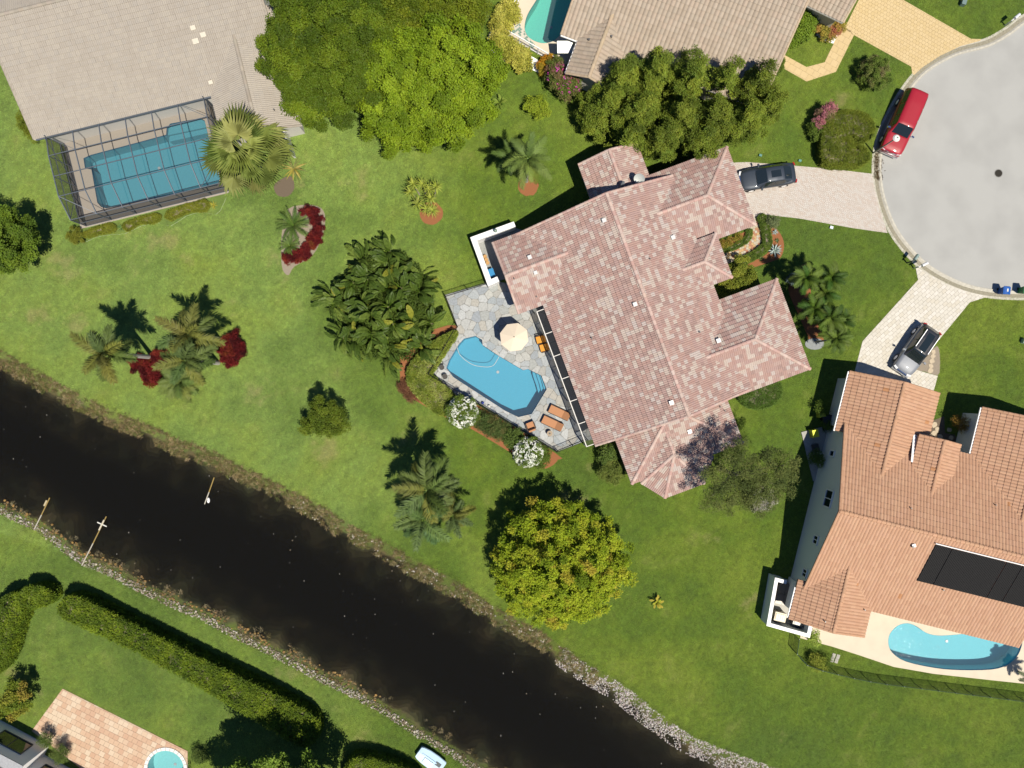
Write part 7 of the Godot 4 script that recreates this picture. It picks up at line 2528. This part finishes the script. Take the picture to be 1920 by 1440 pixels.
	for k in [[1452, 470, 0.72, 24, "large blue grey agave in the orange mulch"], [1452, 436, 0.36, 14, "small blue grey agave in the orange mulch"], [1425, 484, 0.38, 16, "dark spiky rosette plant in the orange mulch"], [1456, 452, 0.3, 12, "tiny green rosette plant in the orange mulch"]]:
		var t := thing("agave", k[4], "plant", G(k[0], k[1]))
		var core := Shape.new()
		core.tube(Vector3(0, -0.05, 0), Vector3(0, 0.14, 0), 0.09, 0.05, 8, lin(0.2, 0.24, 0.2))
		part("core", core.mesh(), M.bark, t)
		var ac := [lin(0.2, 0.25, 0.25), lin(0.26, 0.31, 0.3)] if "blue" in k[4] else [lin(0.05, 0.07, 0.03), lin(0.09, 0.12, 0.03)]
		rosette(t, "leaf", M.sword_wide, Vector3(0, 0.08, 0), k[2], k[3], 0.05, 1.25, ac)
	# hedges and shrubs of the front garden
	var low := [lin(0.045, 0.075, 0.012), lin(0.065, 0.1, 0.014), lin(0.085, 0.12, 0.016)]
	var curve := soft_open([1425, 404, 1431, 420, 1437, 445, 1436, 462, 1420, 476, 1398, 488, 1378, 498], 4)
	hedge("low_hedge", "low clipped hedge curving along the front walk", ribbon(curve, 0.3), 0.5, M.clump_small, 60.0, 0.16, low)
	bed("mulch_bed", "orange mulch strip under the garage eave", pts([1345, 458, 1402, 432, 1398, 446, 1385, 456, 1350, 464]), M.mulch)
	hedge("low_hedge", "short clipped hedge round the mulch strip at garage", ribbon(soft_open([1404, 432, 1403, 445, 1390, 457, 1368, 466, 1345, 472], 3), 0.2), 0.4, M.clump_small, 60.0, 0.15, low)
	shrub("low_shrub", "yellow green flowering plants under the garage eave", "shrub", px_lobes([[1350, 460, 7, 0.3], [1365, 455, 7, 0.3], [1382, 446, 7, 0.3]], 0.8), M.clump_small, 40.0, 0.2, [lin(0.12, 0.13, 0.015), lin(0.16, 0.1, 0.02)])
	shrub("round_shrub", "small grey green ball shrub beside the pink driveway", "shrub", px_lobes([[1448, 416, 10, 0.5]], 0.9), M.clump_small, 60.0, 0.16, [lin(0.09, 0.11, 0.05), lin(0.11, 0.13, 0.06)])
	tree("small_tree", "yellow green shrub tree in the pink roof entry nook", px_lobes([[1385, 505, 20, 1.8], [1400, 520, 18, 1.7], [1380, 530, 18, 1.5], [1365, 515, 14, 1.5]], 0.8), M.clump_small, 24.0, 0.24, [lin(0.07, 0.09, 0.01), lin(0.12, 0.14, 0.016), lin(0.17, 0.18, 0.025)], 0.07)
	bed("mulch_bed", "orange brown mulch bed under the small palm cluster", smooth_line([1478, 540, 1500, 500, 1520, 500, 1520, 560, 1530, 600, 1545, 640, 1525, 655, 1510, 620, 1492, 580], 3), M.mulch)
	var slab := thing("stone_slab", "grey oval stone slab at the small palm bed", "slab", G(1527, 645))
	var ss := Shape.new()
	var oval := PackedVector2Array()
	for i in 16: oval.append(Vector2(cos(TAU * i / 16) * 0.85, sin(TAU * i / 16) * 0.5))
	ss.prism(oval, -0.05, 0.07, lin(0.2, 0.22, 0.23))
	part("slab", ss.mesh(), M.stone, slab)
	hard.append(blob(1527, 645, 20))
	shrub("blue_succulent", "bluish leafed shrub under the small palms", "shrub", px_lobes([[1490, 525, 10, 0.7], [1530, 588, 8, 0.5]], 0.8), M.clump_long, 40.0, 0.26, [lin(0.09, 0.12, 0.13), lin(0.06, 0.09, 0.07)])
	hedge("clipped_hedge", "rounded dark hedge tucked under the pink roof's lower eave", smooth_line([1385, 740, 1420, 725, 1455, 712, 1467, 728, 1460, 752, 1435, 765, 1408, 764], 3, 1.04), 1.1, M.clump_small, 42.0, 0.2, [lin(0.04, 0.075, 0.012), lin(0.06, 0.1, 0.015)])
	shrub("round_shrub", "olive round shrub by the bay of the pink roof", "shrub", px_lobes([[1147, 878, 24, 0.9], [1160, 870, 16, 0.9]], 0.75), M.clump_small, 40.0, 0.22, [lin(0.06, 0.08, 0.016), lin(0.085, 0.11, 0.022), lin(0.11, 0.13, 0.03)])
	shrub("leafy_shrub", "dark leafy shrub against the bay wall", "shrub", px_lobes([[1140, 848, 14, 1.3], [1135, 862, 10, 1.0]], 0.9), M.clump, 34.0, 0.26, [lin(0.045, 0.072, 0.014), lin(0.065, 0.095, 0.018)])
	# topiary group at the street
	var box_c := [lin(0.055, 0.075, 0.008), lin(0.08, 0.1, 0.01), lin(0.105, 0.125, 0.014)]
	hedge("clipped_hedge", "big horseshoe shaped clipped hedge at the street lamp", smooth_line([1548, 225, 1575, 208, 1610, 207, 1635, 222, 1640, 245, 1625, 262, 1600, 250, 1597, 266, 1625, 278, 1632, 295, 1618, 308, 1580, 310, 1550, 305, 1541, 280], 3, 1.38), 1.45, M.clump_small, 46.0, 0.19, box_c)
	shrub("round_topiary", "single clipped ball shrub on the front lawn", "shrub", px_lobes([[1640, 138, 26, 1.1]], 0.95), M.clump_small, 52.0, 0.2, [lin(0.05, 0.08, 0.014), lin(0.075, 0.11, 0.018), lin(0.12, 0.1, 0.05)])
	shrub("pink_shrub", "pinkish purple flowering shrub beside the horseshoe hedge", "shrub", px_lobes([[1545, 215, 12, 1.2], [1555, 205, 9, 1.4], [1535, 232, 10, 0.9]], 0.9), M.clump, 40.0, 0.24, [lin(0.08, 0.11, 0.02), lin(0.2, 0.07, 0.09), lin(0.26, 0.1, 0.12)])
	shrub("leafy_shrub", "green shrub skirt west of the horseshoe hedge", "shrub", px_lobes([[1530, 240, 12, 0.8], [1530, 255, 9, 0.6]], 0.9), M.clump, 40.0, 0.22, low)
	# bougainvillea, crotons and climbers at the sandy house
	var bou := shrub("bougainvillea", "bougainvillea mound with magenta blooms by sandy roof", "shrub", px_lobes([[1048, 145, 22, 1.6], [1065, 160, 22, 1.6], [1040, 125, 14, 1.6], [1070, 135, 14, 1.6]], 0.85), M.clump_small, 26.0, 0.26, [lin(0.05, 0.07, 0.014), lin(0.08, 0.1, 0.02), lin(0.13, 0.07, 0.05)])
	blooms(bou, [[1048, 145, 22, 1.6], [1065, 160, 22, 1.6], [1068, 138, 16, 1.8]], 85, 0.15, [lin(0.42, 0.03, 0.3), lin(0.32, 0.03, 0.14), lin(0.5, 0.08, 0.35)])
	shrub("orange_croton", "orange and yellow croton at the white rail fence", "shrub", px_lobes([[1020, 122, 10, 0.8], [1030, 112, 9, 0.8], [1025, 135, 8, 0.6]], 0.9), M.clump_long, 60.0, 0.24, [lin(0.35, 0.13, 0.01), lin(0.3, 0.2, 0.02), lin(0.1, 0.12, 0.02)])
	var yel := [lin(0.09, 0.1, 0.012), lin(0.21, 0.205, 0.03), lin(0.28, 0.265, 0.055)]
	shrub("yellow_shrub", "bright yellow leaved shrub mass above the fence corner", "shrub", px_lobes([[955, 15, 14, 1.0], [943, 30, 15, 1.0], [935, 45, 14, 1.0], [945, 52, 12, 1.0], [962, 30, 10, 1.0]], 0.85), M.clump, 34.0, 0.28, yel)
	shrub("yellow_shrub", "bright yellow leaved shrub mass below the fence corner", "shrub", px_lobes([[935, 75, 14, 1.0], [950, 88, 16, 1.0], [965, 100, 17, 1.0], [980, 110, 15, 1.0], [970, 118, 12, 0.8], [985, 120, 10, 0.7]], 0.85), M.clump, 34.0, 0.28, yel)
	bed("gravel_bed", "pale gravel bed under the yellow leaved shrubs", smooth_line([972, -10, 940, 20, 918, 60, 918, 90, 955, 122, 1000, 132, 1018, 140, 1008, 112, 938, 72, 945, 50], 2), M.stone, 0.02)
	shrub("climbing_shrub", "lush green climbing shrub between the sandy roofs", "shrub", px_lobes([[1495, 30, 16, 1.2], [1508, 45, 16, 1.0], [1500, 62, 14, 0.9], [1520, 35, 12, 1.0], [1485, 75, 10, 0.9], [1512, 20, 12, 1.2]], 0.85), M.clump, 34.0, 0.28, [lin(0.06, 0.1, 0.01), lin(0.1, 0.15, 0.012)])
	shrub("flowering_plants", "mixed red and yellow plants at the garage corner", "shrub", px_lobes([[1545, 62, 9, 0.5], [1558, 66, 9, 0.5], [1566, 58, 9, 0.6], [1538, 52, 7, 0.5], [1575, 48, 8, 0.6]], 0.9), M.clump, 44.0, 0.22, [lin(0.1, 0.12, 0.02), lin(0.22, 0.17, 0.03), lin(0.25, 0.07, 0.05)])
	bed("gravel_bed", "white gravel strip under the mixed plants", pts([1530, 66, 1545, 76, 1562, 82, 1574, 66, 1570, 50, 1540, 48]), M.stone, 0.02)
	hedge("low_hedge", "short hedge stub at the start of the yellow walk", pts([1450, 122, 1458, 112, 1464, 118, 1462, 138, 1452, 144]), 0.9, M.clump_small, 44.0, 0.2, low)
	# young plants on the lawn by the shade trees
	for k in [[1008, 203, 22, 1.0, "sparse lime green sapling on the lawn by bougainvillea"], [1228, 1130, 8, 0.7, ""]]:
		if k[4] == "": continue
		tree("sapling", k[4], px_lobes([[k[0], k[1], k[2] * 0.7, k[3]], [k[0] - 12, k[1] - 8, k[2] * 0.5, k[3]], [k[0] + 10, k[1] + 6, k[2] * 0.5, k[3] * 0.8]], 0.7), M.clump, 14.0, 0.26, [lin(0.1, 0.14, 0.01), lin(0.15, 0.19, 0.014)], 0.04)
	paddle_plant("banana_plant", "young banana plant at the edge of the weeping tree", 938, 195, 11, 1.0, [lin(0.07, 0.11, 0.014), lin(0.11, 0.15, 0.02)])
	paddle_plant("crinum_lily", "small yellow lily tuft alone on the lower lawn", 1230, 1128, 12, 0.95, [lin(0.2, 0.21, 0.02), lin(0.24, 0.2, 0.03)])
	paddle_plant("crinum_lily", "bronze yellow strap leaved plant beside the fan palm", 552, 318, 22, 1.1, [lin(0.16, 0.14, 0.03), lin(0.09, 0.1, 0.03), lin(0.2, 0.17, 0.05)])
	bed("gravel_bed", "dark curved bed edge under the bronze strap plant", smooth_line([515, 345, 545, 330, 552, 352, 540, 368, 520, 366], 3), M.soil)
	# terrace planting
	var hl := [lin(0.05, 0.072, 0.01), lin(0.11, 0.14, 0.016), lin(0.2, 0.22, 0.06)]
	bed("mulch_bed", "red mulch bed along the terrace hedge and flower balls", smooth_line([745, 665, 762, 640, 840, 610, 862, 625, 830, 690, 808, 706, 858, 745, 900, 762, 1042, 850, 1046, 862, 1030, 876, 1005, 876, 940, 838, 885, 805, 830, 780, 775, 748, 752, 730, 750, 700], 3), M.mulch)
	hedge("clipped_hedge", "broad clipped terrace hedge with pale speckled leaves", smooth_line([765, 690, 800, 650, 848, 622, 852, 630, 812, 690, 806, 704, 842, 735, 850, 750, 842, 772, 825, 778, 795, 755, 768, 725], 3, 1.00), 1.05, M.clump_small, 40.0, 0.22, hl)
	shrub("brown_shrub", "reddish brown low shrub at the hedge corner", "shrub", px_lobes([[762, 730, 11, 0.4], [772, 742, 10, 0.4], [755, 722, 8, 0.4]], 0.8), M.clump_fine, 40.0, 0.24, [lin(0.1, 0.04, 0.025), lin(0.14, 0.07, 0.035)])
	for k in [[867, 773, 27, "white flowering ball shrub at the terrace hedge end"], [990, 848, 26, "white flowering ball shrub at the fence corner of terrace"]]:
		var t := shrub("flowering_ball", k[3], "shrub", px_lobes([[k[0], k[1], k[2], 1.25]], 0.95), M.clump_small, 40.0, 0.22, [lin(0.05, 0.085, 0.014), lin(0.09, 0.13, 0.02)])
		blooms(t, [[k[0], k[1], k[2] + 1.5, 1.25]], 330, 0.1, [lin(0.72, 0.72, 0.7), lin(0.66, 0.68, 0.64)])
	shrub("fern_shrub", "dark fine leaved shrub between the two white flower balls", "shrub", px_lobes([[905, 790, 16, 0.6], [925, 800, 18, 0.7], [895, 785, 12, 0.6], [940, 808, 14, 0.7]], 0.8), M.clump_fine, 34.0, 0.28, [lin(0.035, 0.055, 0.016), lin(0.055, 0.085, 0.022), lin(0.1, 0.09, 0.03)])
	shrub("dark_shrub", "very dark rounded shrub beside the lower flower ball", "shrub", px_lobes([[962, 820, 15, 0.9], [975, 832, 12, 0.8]], 0.9), M.clump, 34.0, 0.26, [lin(0.045, 0.072, 0.014), lin(0.06, 0.09, 0.018)])
	shrub("leafy_shrub", "green shrub right of the lower flower ball", "shrub", px_lobes([[1018, 852, 12, 0.6], [1012, 864, 11, 0.5]], 0.9), M.clump_small, 40.0, 0.22, low)
	# screened pool beds
	bed("garden_bed", "scalloped pale edged bed along the screen enclosure", smooth_line([138, 430, 156, 428, 300, 393, 415, 362, 418, 385, 405, 402, 380, 398, 350, 405, 320, 424, 300, 418, 265, 424, 235, 438, 210, 440, 180, 445, 155, 456, 140, 448], 2), M.stone, 0.03)
	for k in [[[160, 438, 212, 420, 218, 434, 190, 440, 165, 446], "low hedge mound at the scalloped bed's west end"], [[236, 420, 296, 402, 302, 412, 290, 420, 262, 420, 242, 434], "low hedge mound in the middle of the scalloped bed"], [[315, 400, 388, 376, 391, 396, 372, 396, 345, 402, 322, 414], "low hedge mound at the scalloped bed's east end"]]:
		hedge("low_hedge", k[1], smooth_line(k[0], 2), 0.5, M.clump_small, 60.0, 0.16, [lin(0.07, 0.085, 0.01), lin(0.1, 0.115, 0.012), lin(0.13, 0.14, 0.016)])
	shrub("round_topiary", "olive ball shrub at the screen enclosure corner", "shrub", px_lobes([[143, 443, 14, 0.5]], 0.85), M.clump_small, 60.0, 0.15, [lin(0.09, 0.1, 0.012), lin(0.12, 0.125, 0.016)])
	for k in [[229, 427, 0.5, "green spiky bromeliad in the scalloped bed gap"], [400, 385, 0.5, "yellow spiky bromeliad at the scalloped bed end"]]:
		var t := thing("bromeliad", k[3], "plant", G(k[0], k[1]))
		var core := Shape.new()
		core.tube(Vector3(0, -0.03, 0), Vector3(0, 0.12, 0), 0.06, 0.04, 8, lin(0.1, 0.14, 0.05))
		part("core", core.mesh(), M.bark, t)
		rosette(t, "leaf", M.sword, Vector3(0, 0.06, 0), k[2], 18, 0.1, 1.2, [lin(0.09, 0.15, 0.05), lin(0.06, 0.11, 0.03)] if k[0] < 300 else [lin(0.25, 0.22, 0.03), lin(0.16, 0.17, 0.03)])
	shrub("leafy_shrub", "yellow green shrub under the beige rake", "shrub", px_lobes([[52, 232, 14, 0.9], [62, 248, 13, 0.9], [46, 218, 10, 0.9]], 0.9), M.clump_small, 40.0, 0.22, [lin(0.07, 0.09, 0.01), lin(0.11, 0.13, 0.012)])
	# southern hedges
	var hg := [lin(0.035, 0.06, 0.006), lin(0.065, 0.1, 0.008), lin(0.125, 0.17, 0.012)]
	hedge("tall_hedge", "long tall clipped hedge parallel to the canal", smooth_line([118, 1122, 152, 1126, 250, 1176, 400, 1249, 520, 1309, 586, 1348, 596, 1374, 585, 1396, 562, 1398, 482, 1352, 382, 1294, 254, 1222, 134, 1166, 108, 1148], 3, 1.99), 2.0, M.clump_big, 46.0, 0.24, hg)
	hedge("tall_hedge", "rounded hedge end beside the long canal hedge", smooth_line([42, 1106, 62, 1099, 84, 1103, 95, 1118, 88, 1134, 62, 1140, 44, 1134], 3, 1.80), 1.9, M.clump_big, 46.0, 0.24, hg)
	hedge("tall_hedge", "western hedge running down from the rounded hedge", smooth_line([0, 1125, 30, 1112, 45, 1130, 30, 1180, 8, 1245, -30, 1270, -40, 1180], 3, 1.80), 1.9, M.clump_big, 46.0, 0.24, hg)
	hedge("tall_hedge", "hedge at the dinghy with its top just in view", smooth_line([650, 1432, 690, 1425, 740, 1438, 790, 1470, 740, 1500, 650, 1490], 3, 1.80), 1.9, M.clump_small, 30.0, 0.24, hg)
	tree("small_tree", "yellow flowering croton tree by the white house", px_lobes([[22, 1300, 16, 1.8], [48, 1298, 16, 1.8], [35, 1316, 16, 1.6], [12, 1330, 12, 1.3], [30, 1335, 12, 1.2]], 0.8), M.clump_big, 24.0, 0.28, [lin(0.06, 0.09, 0.01), lin(0.1, 0.13, 0.012), lin(0.17, 0.14, 0.025)], 0.07)
	for k in [[112, 1412, 12, 1.0, "potted green shrub at the white house wall"], [85, 1385, 9, 1.0, "thin fern like plant at the white house window"], [372, 1415, 10, 0.6, "dark leafy shrub at the tan terrace corner"]]:
		shrub("leafy_shrub", k[4], "shrub", px_lobes([[k[0], k[1], k[2], k[3]], [k[0] + 6, k[1] + 5, k[2] * 0.7, k[3]]], 0.9), M.clump_fine, 36.0, 0.26, [lin(0.05, 0.08, 0.016), lin(0.09, 0.12, 0.03)])
	# plants at the chain link fence and the terracotta gables
	shrub("leafy_shrub", "spindly pale green shrub inside the chain link corner", "shrub", px_lobes([[1522, 1192, 9, 1.0], [1530, 1202, 7, 0.8]], 0.9), M.clump, 16.0, 0.26, [lin(0.12, 0.17, 0.02), lin(0.16, 0.2, 0.04)])
	shrub("leafy_shrub", "yellow green shrub hugging the chain link fence", "shrub", px_lobes([[1532, 1243, 11, 0.6], [1540, 1250, 8, 0.5], [1526, 1236, 8, 0.6]], 0.9), M.clump_fine, 34.0, 0.26, [lin(0.13, 0.17, 0.02), lin(0.18, 0.2, 0.03)])
	shrub("leafy_shrub", "dark shrub between stepping pavers and chain link fence", "shrub", px_lobes([[1550, 1240, 8, 0.5]], 0.9), M.clump_fine, 34.0, 0.26, low)
	shrub("leafy_shrub", "orange tipped shrub beside the right terracotta gable", "shrub", px_lobes([[1800, 790, 9, 1.2], [1803, 800, 7, 0.9]], 0.9), M.clump_fine, 34.0, 0.26, [lin(0.1, 0.09, 0.02), lin(0.2, 0.1, 0.02)])
	shrub("leafy_shrub", "dark shrub in the shade beside the yellow crate", "shrub", px_lobes([[1540, 765, 9, 0.8], [1552, 800, 8, 0.7], [1530, 860, 12, 0.9]], 0.9), M.clump_fine, 30.0, 0.28, low)
	palm("lady_palm", "grey green palm fronds at the pool deck edge", 1932, 1272, 1.6, 1.0, 12, M.areca, [lin(0.09, 0.1, 0.06)], 0.06, lin(0.2, 0.18, 0.12), "", -0.3, 1.0, false)

func blob(px: float, py: float, r: float) -> PackedVector2Array:
	var o := PackedVector2Array()
	for i in 18: o.append(g2(px + cos(TAU * i / 18) * r * rng.randf_range(0.92, 1.06), py + sin(TAU * i / 18) * r * rng.randf_range(0.92, 1.06)))
	return o

func ribbon(line: PackedVector2Array, half: float) -> PackedVector2Array:
	var a := PackedVector2Array()
	var b := PackedVector2Array()
	for i in line.size():
		var n := (line[mini(i + 1, line.size() - 1)] - line[maxi(i - 1, 0)]).normalized().orthogonal()
		a.append(line[i] + n * half)
		b.append(line[i] - n * half)
	b.reverse()
	a.append_array(b)
	return a

func blooms(t: Node3D, list: Array, count: int, size: float, cols: Array) -> void:
	var lobes := px_lobes(list, 0.95)
	var xf := []
	var cc := []
	for i in count:
		var l: Array = lobes[rng.randi() % lobes.size()]
		var d := Vector3(rng.randfn(), absf(rng.randfn()) + 0.1, rng.randfn()).normalized()
		var p: Vector3 = l[0] + d * l[1] * 1.02 - t.position
		var s := size * rng.randf_range(0.7, 1.25)
		xf.append(Transform3D(Basis(Vector3.UP, rng.randf() * 6.0).scaled(Vector3.ONE * s), p))
		cc.append(vary(cols[rng.randi() % cols.size()], 0.08))
	copies("flowers", M.flower, M.petal, t, xf, cc)

func paddle_plant(called: String, label: String, px: float, py: float, count: int, length: float, cols: Array) -> void:
	var t := thing(called, label, "plant", G(px, py))
	var core := Shape.new()
	core.tube(Vector3(0, -0.08, 0), Vector3(0, 0.2 * length, 0), 0.1 * length, 0.06 * length, 8, cols[0])
	part("stem", core.mesh(), M.bark, t)
	rosette(t, "leaf", M.paddle if called == "banana_plant" or px > 1200 else M.strap, Vector3(0, 0.12 * length, 0), length, count, 0.1, 1.0, cols)
